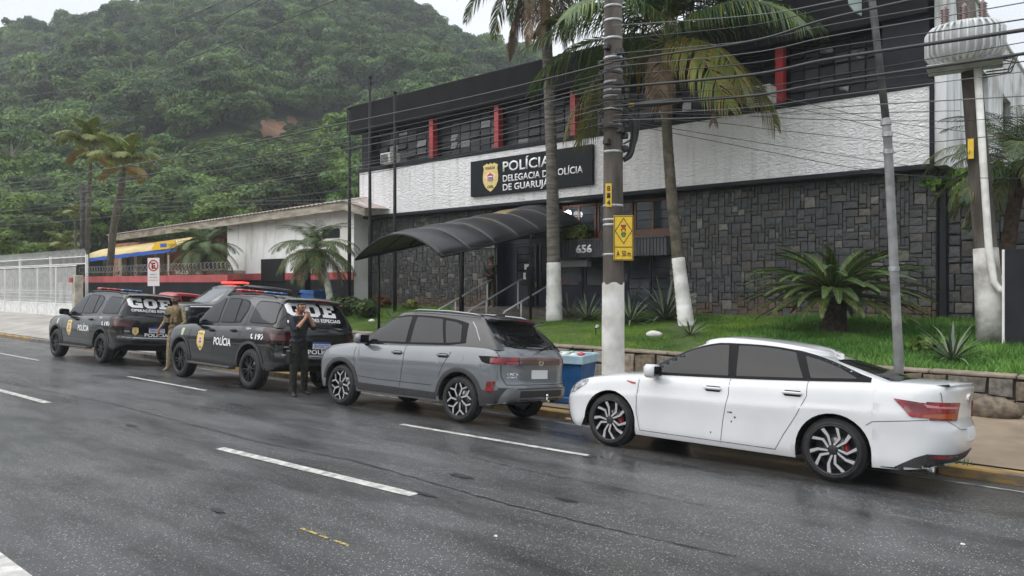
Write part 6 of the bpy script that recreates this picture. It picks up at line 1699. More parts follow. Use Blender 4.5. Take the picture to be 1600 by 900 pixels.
    if mats_.get('vest'):
        z0, z1 = J['waist'][2] - .02, J['neck'][2] - .06
        shell('vest', lambda c, k, n: k == 'shirt' and z0 < c.z < z1 and abs(c.y - J['chest'][1]) < .175 and (c - V3(J['chest'])).length < .36 and min(seg(c, V3(J[q + '_sh']).lerp(V3(J[q + '_el']), .2), V3(J[q + '_wr'])) for q in 'lr') > .066, .028, mats_['vest'])
        mb = MB()      # pouches across the belly
        for i in range(3):
            y = -.11 + .11 * i; mb.bbox(J['waist'][0] + .115, J['waist'][0] + .175, y - .045, y + .045, z0 + .02, z0 + .16, .012)
        mb.build('pouch', mats_['vest'], ob) if not mats_.get('nopouch') else None
    if mats_.get('belt'):
        zb = J['pelvis'][2] + .055; shell('belt', lambda c, k, n: zb - .028 < c.z < zb + .028 and abs(c.y) < .17 and abs(c.x - J['pelvis'][0]) < .16, .012, mats_['belt'])
    # facial features
    lat = upn.cross(f).normalized()
    for s in (1, -1):
        MB().blob(tuple(hd + f * .083 + lat * s * .031 + upn * .008), (.010, .012, .007), 8, 6).build('eye', M_bk, ob)
        mb = MB(); mb.tube([hd + f * .089 + lat * s * .014 + upn * .026, hd + f * .089 + lat * s * .032 + upn * .030, hd + f * .080 + lat * s * .048 + upn * .024], .0045, 6); mb.build('eyebrow', mats_.get('hair') or M_hair, ob)
        MB().blob(tuple(hd + lat * s * .086 - upn * .008), (.018, .012, .030), 8, 6).build('ear', mats_['skin'], ob)
    MB().tube([hd + f * .083 - upn * .058 - lat * .022, hd + f * .092 - upn * .056, hd + f * .083 - upn * .058 + lat * .022], .005, 6).build('mouth', mat('lips', (.28, .10, .08), .6), ob)
    if extra: extra(ob, J)
    return ob
def base_pose(h=1.76):
    k = h / 1.76
    J = dict(pelvis=(0, 0, .95), waist=(0, 0, 1.10), chest=(0, 0, 1.33), neck=(.0, 0, 1.50), head=(.02, 0, 1.645), face=(1, 0, -.1))
    for s, q in ((1, 'l'), (-1, 'r')):
        J.update({q + '_sh': (0, s * .185, 1.42), q + '_el': (-.02, s * .25, 1.13), q + '_wr': (.06, s * .27, .89), q + '_hand': (.2, 0, -1), q + '_palm': (0, -s, 0), q + '_kn': (.03, s * .11, .50), q + '_an': (0, s * .12, .085), q + '_toe': (.15, s * .14, .028)})
    return {a: (tuple(c * k for c in b_) if a not in ('face',) and not a.endswith(('_hand', '_palm')) else b_) for a, b_ in J.items()}
# officer in black, hands at his mouth
J = base_pose(1.74); J.update(head=(.085, 0, 1.60), neck=(.035, 0, 1.475), face=(1, .0, -.22), chest=(.02, 0, 1.32))
J.update(l_sh=(.03, .185, 1.405), l_el=(.20, .22, 1.20), l_wr=(.255, .045, 1.42), l_hand=(.05, -.35, 1), l_palm=(-.6, -1, 0), r_sh=(.03, -.185, 1.405), r_el=(.19, -.23, 1.19), r_wr=(.25, -.055, 1.40), r_hand=(.05, .35, 1), r_palm=(-.6, 1, 0), l_curl=.6, r_curl=.65)
J.update(l_kn=(.03, .12, .49), r_kn=(.02, -.12, .49), l_an=(-.02, .14, .085), r_an=(.02, -.14, .085), l_toe=(.13, .17, .028), r_toe=(.16, -.18, .028))
def gear_a(ob, J):
    MB().bbox(-.09, .05, -.215, -.155, .60, .84, .02).build('thigh_holster', M_gun, ob)
    MB().bbox(-.03, .03, -.20, -.165, .82, .93, .012).build('pistol_grip', M_gun, ob)
    mb = MB()
    for z_ in (.66, .78): mb.bbox(-.085, .09, -.185, -.02, z_, z_ + .025, .01)
    mb.build('holster_strap', M_dv, ob)
    MB().blob((.03, -.247, 1.35), (.026, .007, .030), 10, 6).build('sleeve_patch', M_bw, ob)
sx, sy = -11.80, 7.78
human('police_officer', 'officer in black vest and dark trousers holding both hands to his mouth', J,
      dict(skin=M_skin, shirt=M_dk, trousers=M_dtr, boot=M_boot, hair=M_hair, vest=M_dv, belt=M_dv, sleeve=.3, beard=mat('stubbled_skin', (.20, .10, .07), .7), nopouch=True), (sx, sy, road_z(0, sy) - .0), R(6), gear_a)
# officer in tan camouflage
J = base_pose(1.84); J.update(face=(1, -.15, -.25), r_el=(-.05, -.33, 1.17), r_wr=(.06, -.42, .97), r_hand=(.25, -.1, -1), l_el=(.06, .30, 1.15), l_wr=(.24, .13, 1.0), l_hand=(.8, -.3, -.45), l_palm=(0, -.3, -1))
J.update(r_kn=(.05, -.13, .53), r_an=(.02, -.17, .088), r_toe=(.18, -.2, .03), l_kn=(.02, .14, .53), l_an=(-.06, .16, .088), l_toe=(.09, .2, .03))
def gear_b(ob, J):
    MB().bbox(.13, .20, -.16, -.02, 1.30, 1.36, .012).build('radio', M_gun, ob)
    for s in (1, -1): MB().tube([(-.10, s * .11, 1.42), (0, s * .12, 1.515), (.10, s * .11, 1.44)], .022, 6).build('shoulder_strap', M_dv if s > 0 else M_tanv, ob)
bx, by = -17.86, 8.40
human('police_officer', 'bearded officer in tan camouflage standing between the two black patrol SUVs', J,
      dict(skin=M_skin2, shirt=M_tan, trousers=M_tan, boot=M_tboot, hair=M_hair, vest=M_tanv, belt=M_tanv, beard=M_beard, sleeve=.55), (bx, by, road_z(0, by)), R(-62), gear_b)
# guard at the door with rifle
M_dcam = camo('brown_camouflage', [(.05, .040, .025), (.085, .065, .04), (.03, .03, .02), (.07, .055, .03)])
J = base_pose(1.78); J.update(l_el=(.08, .26, 1.18), l_wr=(.27, .08, 1.12), l_hand=(.5, -.6, .1), l_palm=(0, 0, 1), r_el=(-.06, -.29, 1.17), r_wr=(.16, -.16, 1.02), r_hand=(.7, .4, .1), r_palm=(0, 1, 0), l_curl=.8, r_curl=.9)
def gear_c(ob, J):
    M = Matrix.Translation((.22, -.03, 1.10)) @ Matrix.Rotation(R(-68), 4, 'X') @ Matrix.Rotation(R(0), 4, 'Z')
    mb = MB(); mb.bbox(-.025, .025, -.36, .12, -.03, .035, .01, M=M); mb.bbox(-.02, .02, -.12, -.05, -.2, -.03, .01, M=M); mb.bbox(-.022, .022, .12, .34, -.06, .03, .012, M=M)
    mb.tube([M @ Vector((0, -.36, .01)), M @ Vector((0, -.58, .01))], .010, 6); mb.build('rifle', M_gun, None if False else ob)
    mb = MB(); mb.blob(tuple(V3(J['head']) + V3((0, 0, .065))), (.105, .095, .055), 12, 6); mb.bbox(.05, .19, -.07, .07, J['head'][2] + .045, J['head'][2] + .06, .006); mb.build('cap', M_dcam, ob)
gx = XatY(768, 19.5)
human('police_officer', 'guard in brown camouflage and cap holding a rifle at the station door', J,
      dict(skin=M_skin2, shirt=M_dcam, trousers=M_dcam, boot=M_boot, hair=M_hair, vest=mat('dark_brown_vest', (.05, .04, .028), .8), belt=M_dv), (gx, 19.5, 1.162), R(-80), gear_c)
J = base_pose(1.72)
human('person', 'dark clothed person standing in the shade in front of the glazed door', J,
      dict(skin=M_skin2, shirt=M_dk, trousers=M_dv, boot=M_boot, hair=M_hair), (XatY(829, 20.45), 20.45, 1.162), R(70))
# ================================================================== VEGETATION
def leafmat(name, c1, c2, rough=.5, vs_=3.0, rand=.5, trans=.25, spec=.35):
    m = mat(name, c1, rough, col2=c2, vscale=vs_, detail=3, spec=spec, objrand=rand); N, L, b = nodes(m)
    src = b.inputs['Base Color'].links[0].from_socket
    tr = N.new('ShaderNodeBsdfTranslucent'); mx = N.new('ShaderNodeMixShader'); mx.inputs[0].default_value = trans
    L(src, tr.inputs['Color']); L(b.outputs[0], mx.inputs[1]); L(tr.outputs[0], mx.inputs[2])
    out = [n for n in N if n.bl_idname == 'ShaderNodeOutputMaterial'][0]; L(mx.outputs[0], out.inputs['Surface']); return m
M_lf1 = leafmat('forest_leaves_dark', (.030, .072, .024), (.085, .15, .042), vs_=.5)
M_lf2 = leafmat('forest_leaves_mid', (.046, .105, .022), (.125, .20, .048), vs_=.6)
M_lf3 = leafmat('forest_leaves_bright', (.062, .13, .018), (.16, .24, .038), vs_=.8)
M_bark = mat('grey_bark', (.14, .12, .10), .9, col2=(.06, .05, .04), vscale=4, bump=.02, bscale=12, stretch=(2, 2, .5))
def leaf_cloud(vs, fs, mi, centers, n, size, seed, matid=0, flat=.55):
    """n small leaf sprays scattered over clump shells; sprays are bent quads"""
    g = np.random.RandomState(seed); k = len(centers); idx = g.randint(0, k, n)
    C_ = np.array([c[:3] for c in centers])[idx]; Rr = np.array([c[3] for c in centers])[idx]
    d = g.normal(size=(n, 3)); d /= np.linalg.norm(d, axis=1)[:, None]; d[:, 2] = np.abs(d[:, 2]) * np.where(g.rand(n) < .8, 1, -1)
    rr = g.uniform(.55, 1.08, n) ** .6; P_ = C_ + d * (Rr * rr)[:, None] * np.array([1, 1, flat + .15])
    nrm = d + g.normal(scale=.45, size=(n, 3)) + np.array([0, 0, .35]); nrm /= np.linalg.norm(nrm, axis=1)[:, None]
    t = np.cross(nrm, g.normal(size=(n, 3))); t /= np.linalg.norm(t, axis=1)[:, None]; b_ = np.cross(nrm, t)
    s = size * g.uniform(.5, 1.35, n)[:, None]
    b0 = len(vs); q = [P_ - t * s * .5 - b_ * s * .12, P_ - b_ * s * .45 + nrm * s * .08, P_ + t * s * .6 - nrm * s * .15, P_ + b_ * s * .45 + nrm * s * .08]
    V = np.stack(q, 1).reshape(-1, 3); vs.extend(map(tuple, V)); fs.extend([(b0 + 4 * i, b0 + 4 * i + 1, b0 + 4 * i + 2, b0 + 4 * i + 3) for i in range(n)]); mi.extend([matid] * n)
def crown_mesh(name, seed, n, size, m, clumps=14, R_=1.0, flat=.7):
    g = random.Random(seed); cs = []
    for i in range(clumps):
        a = g.uniform(0, 2 * math.pi); r = R_ * math.sqrt(g.random()) * .68; h = g.uniform(-.25, .55) * flat + .25 * (1 - (r / R_) ** 2)
        cs.append((r * math.cos(a), r * math.sin(a), h * R_, R_ * g.uniform(.26, .46)))
    vs, fs, mi = [], [], []; leaf_cloud(vs, fs, mi, cs, n, size * R_, seed)
    me = bpy.data.meshes.new(name); me.from_pydata(vs, [], fs); setmats(me, m); me.update(); return me
# ---- hill -------------------------------------------------------------------
SKY = [(-500, 110), (-200, 75), (0, 62), (60, 48), (120, 22), (170, 8), (260, -5), (400, -20), (560, -12), (630, 2), (680, 30), (740, 62), (800, 84), (860, 104), (1000, 160), (1300, 230)]
def hill_z(d, px):
    D = 235 - .03 * px; zt = 2 + (HY - interp(SKY, px)) * D / F - 7; s = (d - 66) / (D - 66)
    bumps = 2.2 * math.sin(d * .09 + px * .012) + 1.6 * math.sin(px * .021 - d * .05)
    if s <= 1: return -.4 + (zt + .4) * (max(0, s) ** 1.0 * .9 + .1 * max(0, s) ** 2) + bumps * min(1, max(0, s) * 3)
    return zt - (s - 1) * 14 + bumps
def wpos(px, d): u = (px - 800) / F; r = u * d; return r * SS - d * CC, d * SS + r * CC
pxs = lin(-700, 1300, 50); ds = lin(58, 330, 44); vs = []
for d in ds:
    for p_ in pxs: x, y = wpos(p_, d); vs.append((x, y, hill_z(d, p_)))
nx = len(pxs); fs = [(j * nx + i, j * nx + i + 1, (j + 1) * nx + i + 1, (j + 1) * nx + i) for j in range(len(ds) - 1) for i in range(nx - 1)]
M_hill = mat('hillside_undergrowth', (.022, .045, .014), .95, col2=(.05, .075, .025), vscale=.25, bump=.3, bscale=1.2, detail=9)
o = fromdata('hill', vs, fs, M_hill, smooth=True); o['kind'] = 'structure'
def hill_hit(px, py):
    d = 66
    while d < 260:
        if hill_z(d, px) >= 2 + (HY - py) * d / F: return d
        d += .5
    return 260
M_slip = mat('bare_red_earth', (.26, .13, .07), .95, col2=(.16, .085, .045), vscale=.3, bump=.2, bscale=2, detail=9)
slips = [(424, 205, 24, 17, 1), (252, 236, 26, 18, 2), (565, 155, 12, 16, 3), (456, 192, 9, 8, 4)]
for cx, cy, rx, ry, sd in slips:
    g = random.Random(sd); n = 18; rings = 4; vs = []; fs = []
    jit = [g.uniform(.6, 1.15) for _ in range(n)]
    for r_ in range(rings + 1):
        for k in range(n):
            a = 2 * math.pi * k / n; q = r_ / rings * jit[k]; px_, py_ = cx + rx * q * math.cos(a), cy - ry * q * math.sin(a)
            d = hill_hit(px_, py_) ; x, y = wpos(px_, d - .3); vs.append((x, y, hill_z(d, px_) + .35))
    fs = [(r_ * n + k, r_ * n + (k + 1) % n, (r_ + 1) * n + (k + 1) % n, (r_ + 1) * n + k) for r_ in range(rings) for k in range(n)]
    o = fromdata('landslip', vs, fs, M_slip, smooth=True); o['kind'] = 'structure'
# forest as instanced crowns
srcs = [crown_mesh('dark_crown', 1, 4200, .10, M_lf1, 22), crown_mesh('dark_crown', 2, 4200, .095, M_lf1, 16), crown_mesh('mid_crown', 3, 4200, .10, M_lf2, 26, flat=.9), crown_mesh('mid_crown', 4, 3600, .11, M_lf2, 14), crown_mesh('bright_crown', 5, 4200, .10, M_lf3, 22), crown_mesh('shrub_crown', 6, 500, .22, M_lf3, 8, flat=.5)]
def emergent(seed):
    tb = MB(); gg = random.Random(seed); tb.tube([(0, 0, -1.6), (.04, 0, -.6), (.1, .05, .1)], [.05, .04, .03], 5, 1)
    for k in range(5): a = k * 1.26; tb.tube([(.05, 0, -.45), (.5 * math.cos(a), .5 * math.sin(a), gg.uniform(-.05, .2))], [.025, .01], 4, 1)
    cs = [(.6 * math.cos(k) * gg.random(), .6 * math.sin(k) * gg.random(), gg.uniform(-.05, .35), gg.uniform(.15, .3)) for k in range(9)]; vs, fs, mi = [], [], []; leaf_cloud(vs, fs, mi, cs, 1300, .11, seed)
    tb.add(vs, fs, 0); return tb.mesh('emergent_crown', [M_lf2, mat('pale_trunk', (.30, .28, .24), .9)])
srcs += [emergent(51), emergent(52)]
src_o = [bpy.data.objects.new('crown_source', m_) for m_ in srcs]
def forest(name, pts, label):
    me = bpy.data.meshes.new(name); me.from_pydata([p[:3] for p in pts], [], []); n = len(pts)
    me.attributes.new('pick', 'INT', 'POINT').data.foreach_set('value', [p[3] for p in pts])
    me.attributes.new('size', 'FLOAT_VECTOR', 'POINT').data.foreach_set('vector', [c for p in pts for c in p[4]])
    me.attributes.new('turn', 'FLOAT_VECTOR', 'POINT').data.foreach_set('vector', [c for p in pts for c in (0, 0, p[5])])
    o = newobj(name, me); ng = bpy.data.node_groups.new(name, 'GeometryNodeTree')
    ng.interface.new_socket('Geometry', in_out='INPUT', socket_type='NodeSocketGeometry'); ng.interface.new_socket('Geometry', in_out='OUTPUT', socket_type='NodeSocketGeometry')
    N = ng.nodes; L = ng.links.new; gi = N.new('NodeGroupInput'); go = N.new('NodeGroupOutput'); ip = N.new('GeometryNodeInstanceOnPoints'); g2i = N.new('GeometryNodeGeometryToInstance')
    for s_ in reversed(src_o):
        oi = N.new('GeometryNodeObjectInfo'); oi.inputs['Object'].default_value = s_; oi.inputs['As Instance'].default_value = True; L(oi.outputs['Geometry'], g2i.inputs[0]) if False else None
        N_objs.append(oi) if False else None
        js.append(oi)
    jn = N.new('GeometryNodeJoinGeometry')
    for oi in js: L(oi.outputs['Geometry'], jn.inputs[0])
    js.clear()
    def attr(nm, ty):
        a = N.new('GeometryNodeInputNamedAttribute'); a.data_type = ty; a.inputs['Name'].default_value = nm
        return [s_ for s_ in a.outputs if s_.enabled and s_.name == 'Attribute'][0]
    L(gi.outputs[0], ip.inputs['Points']); L(jn.outputs[0], ip.inputs['Instance']); ip.inputs['Pick Instance'].default_value = True
    L(attr('pick', 'INT'), ip.inputs['Instance Index']); L(attr('size', 'FLOAT_VECTOR'), ip.inputs['Scale'])
    e2r = N.new('FunctionNodeEulerToRotation'); L(attr('turn', 'FLOAT_VECTOR'), e2r.inputs[0]); L(e2r.outputs[0], ip.inputs['Rotation'])
    L(ip.outputs[0], go.inputs[0]); md = o.modifiers.new('scatter', 'NODES'); md.node_group = ng
    tag(o, label, 'forest', kind='stuff'); return o
js = []
g = random.Random(42); pts = []
def in_slope(px, py):   # cleared grassy slope right of centre
    return 215 < px < 560 and 182 + (560 - px) * .17 < py < 275 + (560 - px) * .10
for i in range(5200):
    d = 72 + (255 - 72) * g.random() ** .75; px_ = g.uniform(-420, 960); x, y = wpos(px_, d); z = hill_z(d, px_); py_ = HY - (z - 2) * F / d
    if any(((px_ - c[0]) / (c[2] * 1.05)) ** 2 + ((py_ - c[1] - 4) / (c[3] * 1.25)) ** 2 < 1 for c in slips): continue
    # front clumps must not hide the slips
    if in_slope(px_, py_):
        if g.random() < .85: s = g.uniform(.7, 1.5); pts.append((x, y, z + .1 * s, 5, (s, s, s * .7), g.uniform(0, 6.28)))
        continue
    if any(abs(px_ - c[0]) < c[2] * 1.1 and 0 < py_ - c[1] < c[3] + 34 for c in slips) : s = g.uniform(1.2, 1.8); pts.append((x, y, z, 5, (s, s, s), 0)); continue
    s = g.choice((g.uniform(1.8, 3), g.uniform(2.6, 4.2), g.uniform(3, 5))) * (.8 + .2 * min(1, d / 160)); low = py_ > 235 + 30 * math.sin(px_ * .01)
    if g.random() < .07: pts.append((x, y, z + s * 1.9, g.choice((6, 7)), (s, s, s), g.uniform(0, 6.28)))
    kind = g.choices((0, 1, 2, 3, 4), (1, 1, 4, 4, 6) if low else (5, 5, 3.5, 3, .6))[0]
    pts.append((x, y, z + s * g.uniform(.55, 1.15), kind, (s, s, s * g.uniform(.85, 1.3)), g.uniform(0, 6.28)))
for i in range(9000):
    px_ = g.uniform(200, 570); d = g.uniform(90, 215); x, y = wpos(px_, d); z = hill_z(d, px_); py_ = HY - (z - 2) * F / d
    if in_slope(px_, py_) and not any(((px_ - c[0]) / c[2]) ** 2 + ((py_ - c[1]) / c[3]) ** 2 < 1 for c in slips): s = g.uniform(.5, 1.2); pts.append((x, y, z + .15 * s, 5, (s, s, s * .6), g.uniform(0, 6.28)))
forest('hill_forest', pts, 'dense hazy rainforest covering the steep hill behind the houses')
g2 = random.Random(77); forest('far_side_trees', [(x_ + g2.uniform(-2, 2), g2.uniform(-17, -13), zz + g2.uniform(-.8, .8), g2.choice((0, 1, 2, 3)), (s_, s_, s_ * .8), g2.uniform(0, 6)) for x_ in range(-64, 26, 5) for zz, s_ in ((2.2, 2.8), (4.2, 2.6))], 'row of leafy trees on the far side of the street behind the photographer')
# ---- single trees in front of the hill
def tree_mesh(seed, h, cr, m, n=9000, size=.085):
    g = random.Random(seed); tb = MB(); top = Vector((g.uniform(-.4, .4), g.uniform(-.4, .4), h * .62))
    tb.tube([(0, 0, -.3), (.05, .03, h * .3), top], [.16 + h * .012, .12 + h * .008, .09], 8)
    cs = []
    for k in range(9):
        a = 2 * math.pi * k / 9 + g.uniform(-.3, .3); r = cr * g.uniform(.25, .8); e = Vector((r * math.cos(a), r * math.sin(a), h * g.uniform(.6, 1.0)))
        s0 = Vector((0, 0, h * g.uniform(.3, .55))); tb.tube([s0, s0.lerp(e, .5) + Vector((0, 0, .3)), e], [.07, .05, .02], 5)
        cs.append((e.x, e.y, e.z, cr * g.uniform(.28, .46)))
        for q in range(2): cs.append((e.x + g.uniform(-.5, .5) * cr, e.y + g.uniform(-.5, .5) * cr, e.z + g.uniform(-.2, .25) * cr, cr * g.uniform(.18, .32)))
    vs, fs, mi = [], [], []; leaf_cloud(vs, fs, mi, cs, n, size * cr, seed)
    me = bpy.data.meshes.new('crown'); me.from_pydata(vs, [], fs); setmats(me, m); me.update()
    return tb.mesh('trunk', M_bark), me
TM = [tree_mesh(11, 7, 3.2, M_lf3), tree_mesh(12, 8, 3.6, M_lf2), tree_mesh(13, 6, 3.0, M_lf3), tree_mesh(14, 9, 3.4, M_lf2), tree_mesh(15, 5, 2.6, M_lf3)]
TREES = [(5, 330, 62, 0, 'tree behind the far left end of the white gate'), (48, 352, 58, 2, 'bright tree behind the picket screen, second from the left edge'), (92, 330, 66, 1, 'tree behind the leftmost tall palm'), (60, 300, 84, 3, 'darker tree above the white gate, higher up the slope'), (215, 315, 72, 1, 'tree above the yellow awning'), (262, 330, 64, 0, 'bright tree above the right end of the yellow awning'), (300, 300, 78, 3, 'tree rising behind the weathered roof, right of the awning'), (345, 318, 66, 2, 'bright tree behind the left end of the white house wall'), (385, 268, 84, 1, 'tall tree behind the middle of the weathered roof'), (425, 262, 80, 0, 'light green tree behind the weathered roof near the gable'), (470, 285, 70, 3, 'tree behind the gable above the small palm'), (508, 248, 86, 0, 'bright tree left of the station roof, higher on the slope'), (540, 268, 72, 2, 'bright tree directly left of the station fascia'), (165, 340, 70, 4, 'small tree between the two tall palms'), (20, 385, 52, 4, 'low tree just behind the gate at the left edge'), (560, 290, 66, 1, 'tree half hidden behind the left end of the station')]
for px_, py_, d, k, lab in TREES:
    p_ = atd(px_, py_, d); th, tcx = TM[k]; hh = [7, 8, 6, 9, 5][k]; s = g.uniform(.85, 1.15)
    t = thing('broadleaf_tree', lab, 'tree', (p_.x, p_.y, p_.z - hh * .85 * s), g.uniform(0, 6.28), group='trees at the foot of the hill'); t.scale = (s, s, s)
    newobj('trunk', th, t); newobj('crown', tcx, t)
# ---- palms -------------------------------------------------------------------
def frond_mesh(name, L_, phi0, droop, nl, ll, w, seed, mats_, hang=.5, sweep=.6, rib=.02, ragged=.1, vshape=.25):
    g = random.Random(seed); mb = MB(); pts = []; p = Vector((0, 0, 0)); n = 16; tang = []
    for i in range(n + 1):
        t = i / n; a = phi0 - droop * t ** 1.25; d = Vector((math.cos(a), .06 * math.sin(t * 3 + seed), math.sin(a))).normalized(); tang.append(d)
        pts.append(p.copy()); p = p + d * L_ / n
    mb.tube(pts, [rib * (1 - .8 * i / n) for i in range(n + 1)], 5, 0)
    def at_(t): f = t * n; i = min(n - 1, int(f)); return pts[i].lerp(pts[i + 1], f - i), tang[i].lerp(tang[i + 1], f - i).normalized()
    vs = []; fs = []; mi = []
    for k in range(nl):
        t = .13 + .86 * (k + .5) / nl; c, d = at_(t); side = d.cross(Vector((0, 0, 1))).normalized(); up = side.cross(d).normalized()
        env = math.sin(math.pi * (.12 + .86 * t) ** .8) ** .6
        for s in (1, -1):
            if g.random() < ragged * .5: continue
            l = ll * env * g.uniform(.85, 1.12); dr = (side * s + d * (sweep + .5 * t) + up * vshape + Vector((g.uniform(-.12, .12), g.uniform(-.12, .12), g.uniform(-.1, .1)))).normalized()
            wv = (d - dr * d.dot(dr)).normalized() * w * g.uniform(.8, 1.2)
            q1 = c + dr * l * .45 + Vector((0, 0, -hang * l * .12)); q2 = c + dr * l * .8 + Vector((0, 0, -hang * l * .45)); q3 = c + dr * l * .92 + Vector((0, 0, -hang * l * .85))
            b_ = len(vs); vs += [c - wv * .35, c + wv * .35, q1 + wv * .5, q1 - wv * .5, q2 + wv * .35, q2 - wv * .35, q3]
            fs += [(b_, b_ + 1, b_ + 2, b_ + 3), (b_ + 3, b_ + 2, b_ + 4, b_ + 5), (b_ + 5, b_ + 4, b_ + 6)]; mi += [1 if g.random() > ragged else 2] * 3
    b0 = len(mb.v); mb.v += [tuple(v) for v in vs]; mb.f += [[b0 + i for i in f] for f in fs]; mb.m += mi; mb.sm += [False] * len(fs)
    me = bpy.data.meshes.new(name); me.from_pydata(mb.v, [], mb.f); setmats(me, mats_); me.polygons.foreach_set('material_index', mb.m); me.update(); return me
M_rib = mat('frond_rib', (.16, .17, .05), .5, var=.2); M_pg = leafmat('palm_green', (.024, .062, .014), (.060, .12, .026), .4, 1.5, .2, .2, .5); M_py = leafmat('palm_yellowing', (.17, .15, .03), (.26, .19, .04), .5, 2, .2)
M_pd = leafmat('palm_dead_brown', (.13, .085, .05), (.22, .16, .11), .8, 3, .2, .1); M_pl = leafmat('palm_light', (.10, .15, .03), (.20, .24, .05), .45, 2, .2)
M_trunk = mat('palm_trunk', (.16, .145, .125), .9, col2=(.075, .068, .058), vscale=3, bump=.02, bscale=10, stretch=(1, 1, 6), detail=8)
M_trunk2 = mat('mossy_palm_trunk', (.12, .10, .075), .9, col2=(.055, .055, .035), vscale=5, bump=.03, bscale=12, detail=8)
def palm_trunk(t, path, rads, m, white_to=None, ringstep=.11, parent_loc=None):
    """path in local coordinates; leaf-scar rings; a separate lime-washed sleeve for the foot"""
    pts = []; rr = []; P_ = [Vector(p) for p in path]; g = random.Random(int(path[-1][2] * 10))
    L_ = [0]
    for a, b_ in zip(P_, P_[1:]): L_.append(L_[-1] + (b_ - a).length)
    def ev(s):
        tabs = [smooth_tab([(l, p[i]) for l, p in zip(L_, P_)], s) for i in range(3)]; return Vector(tabs), interp(list(zip(L_, rads)), s)
    s = 0; k = 0
    while s < L_[-1]:
        c, r = ev(s); c2, r2 = ev(min(L_[-1], s + ringstep * .75))
        pts += [c, c2]; rr += [r * (1 + g.uniform(-.02, .03)), r2 * (1.045 + g.uniform(-.02, .03))]; s += ringstep * g.uniform(.8, 1.2)
    o = MB().tube(pts, rr, 14).build('trunk', m, t)
    if white_to:
        q = [(c, r) for c, r in zip(pts, rr) if c.z < white_to]
        MB().tube([c for c, _ in q], [r * 1.03 + .004 for _, r in q], 16).build('whitewash', M_whitedirty, t)
    return o
def palm(name, label, loc, path, rads, fr_sets, crown_at, m=None, white_to=None, group=None, rz=0, ringstep=.11, roll=.15):
    t = thing(name, label, 'palm', loc, rz, group); palm_trunk(t, path, rads, m or M_trunk, white_to, ringstep)
    g = random.Random(int(loc[0] * 100)); k = 0
    for me, azs in fr_sets:
        for a in azs:
            newobj('frond', me, t, Vector(crown_at) + Vector((0, 0, g.uniform(-.06, .06))), (g.uniform(-roll, roll), g.uniform(-.08, .08), R(a) + g.uniform(-.06, .06))); k += 1
    return t
GP = [M_rib, M_pg, M_py]
co = [frond_mesh('frond', 4.3, R(76), R(90), 96, .95, .042, 1, GP, .55, ragged=.04), frond_mesh('frond', 4.6, R(50), R(88), 96, 1.05, .042, 2, GP, .7, ragged=.08), frond_mesh('frond', 4.4, R(24), R(82), 92, 1.0, .042, 3, [M_rib, M_pg, M_pl], .9, ragged=.25), frond_mesh('frond', 3.9, R(-12), R(68), 84, .9, .042, 4, [M_rib, M_pl, M_py], 1.0, ragged=.5), frond_mesh('frond', 2.6, R(-35), R(60), 44, .6, .03, 5, [M_pd, M_pd, M_pd], 1.2)]
def local_path(pp, Y):
    b_ = at(*pp[0], Y); b_.z = lawn_z(0, Y) - .05; out = []
    for px_, py_ in pp: p_ = at(px_, py_, Y); out.append((p_ - b_))
    out[0] = Vector((0, 0, 0)); return b_, out
# coconut palm right of the pole
b_, path = local_path([(1073, 510), (1064, 440), (1057, 380), (1049, 300), (1042, 200), (1040, 110), (1041, 70)], 17.8)
# azimuth: 0 = along +X (right and nearer); +90 = towards the station
palm('coconut_palm', 'slightly leaning coconut palm with drooping yellow tipped fronds, right of the concrete pole', b_, path, [.20, .165, .15, .14, .13, .125, .12],
     [(co[0], (20, 95, 170, 250, 310, 60, 210)), (co[1], (0, 50, 120, 190, 235, 290, 335)), (co[2], (15, 352, 200, 160, 268, 100, 225)), (co[3], (38, 178, 222, 318, 345)), (co[4], (5, 300))], path[-1] + Vector((0, 0, .1)), M_trunk2, (path[2].z + path[1].z) / 2 + .12, roll=.35)
# tall grey palm left of the pole
b_, path = local_path([(866, 504), (865, 407), (862, 250), (857, 120), (851, 0), (848, -60)], 17.7)
ro = [frond_mesh('frond', 3.2, R(60), R(110), 60, .6, .035, 7, GP, .7), frond_mesh('frond', 3.3, R(25), R(110), 60, .6, .035, 8, GP, .9), frond_mesh('frond', 3.2, R(-5), R(80), 56, .55, .035, 9, [M_rib, M_pg, M_py], 1.0, ragged=.3), frond_mesh('frond', 3.1, R(-62), R(26), 60, .34, .03, 10, [M_pd, M_pd, M_pd], 1.2, ragged=.2), frond_mesh('frond', 2.3, R(-50), R(38), 46, .32, .03, 11, [M_pd, M_pd, M_pg], 1.2, ragged=.2)]
palm('tall_palm', 'tall straight grey palm with whitewashed foot and hanging dead fronds, left of the pole', b_, path, [.235, .19, .165, .155, .15, .15],
     [(ro[0], (0, 60, 130, 200, 265, 320)), (ro[1], (20, 90, 150, 210, 285, 345)), (ro[2], (40, 110, 175, 205, 240, 305, 15)), (ro[3], (200, 25, 10, 188, 300, 330, 225)), (ro[4], (0, 40, 180, 215, 280, 320))], path[-1], M_trunk, path[1].z, ringstep=.16)
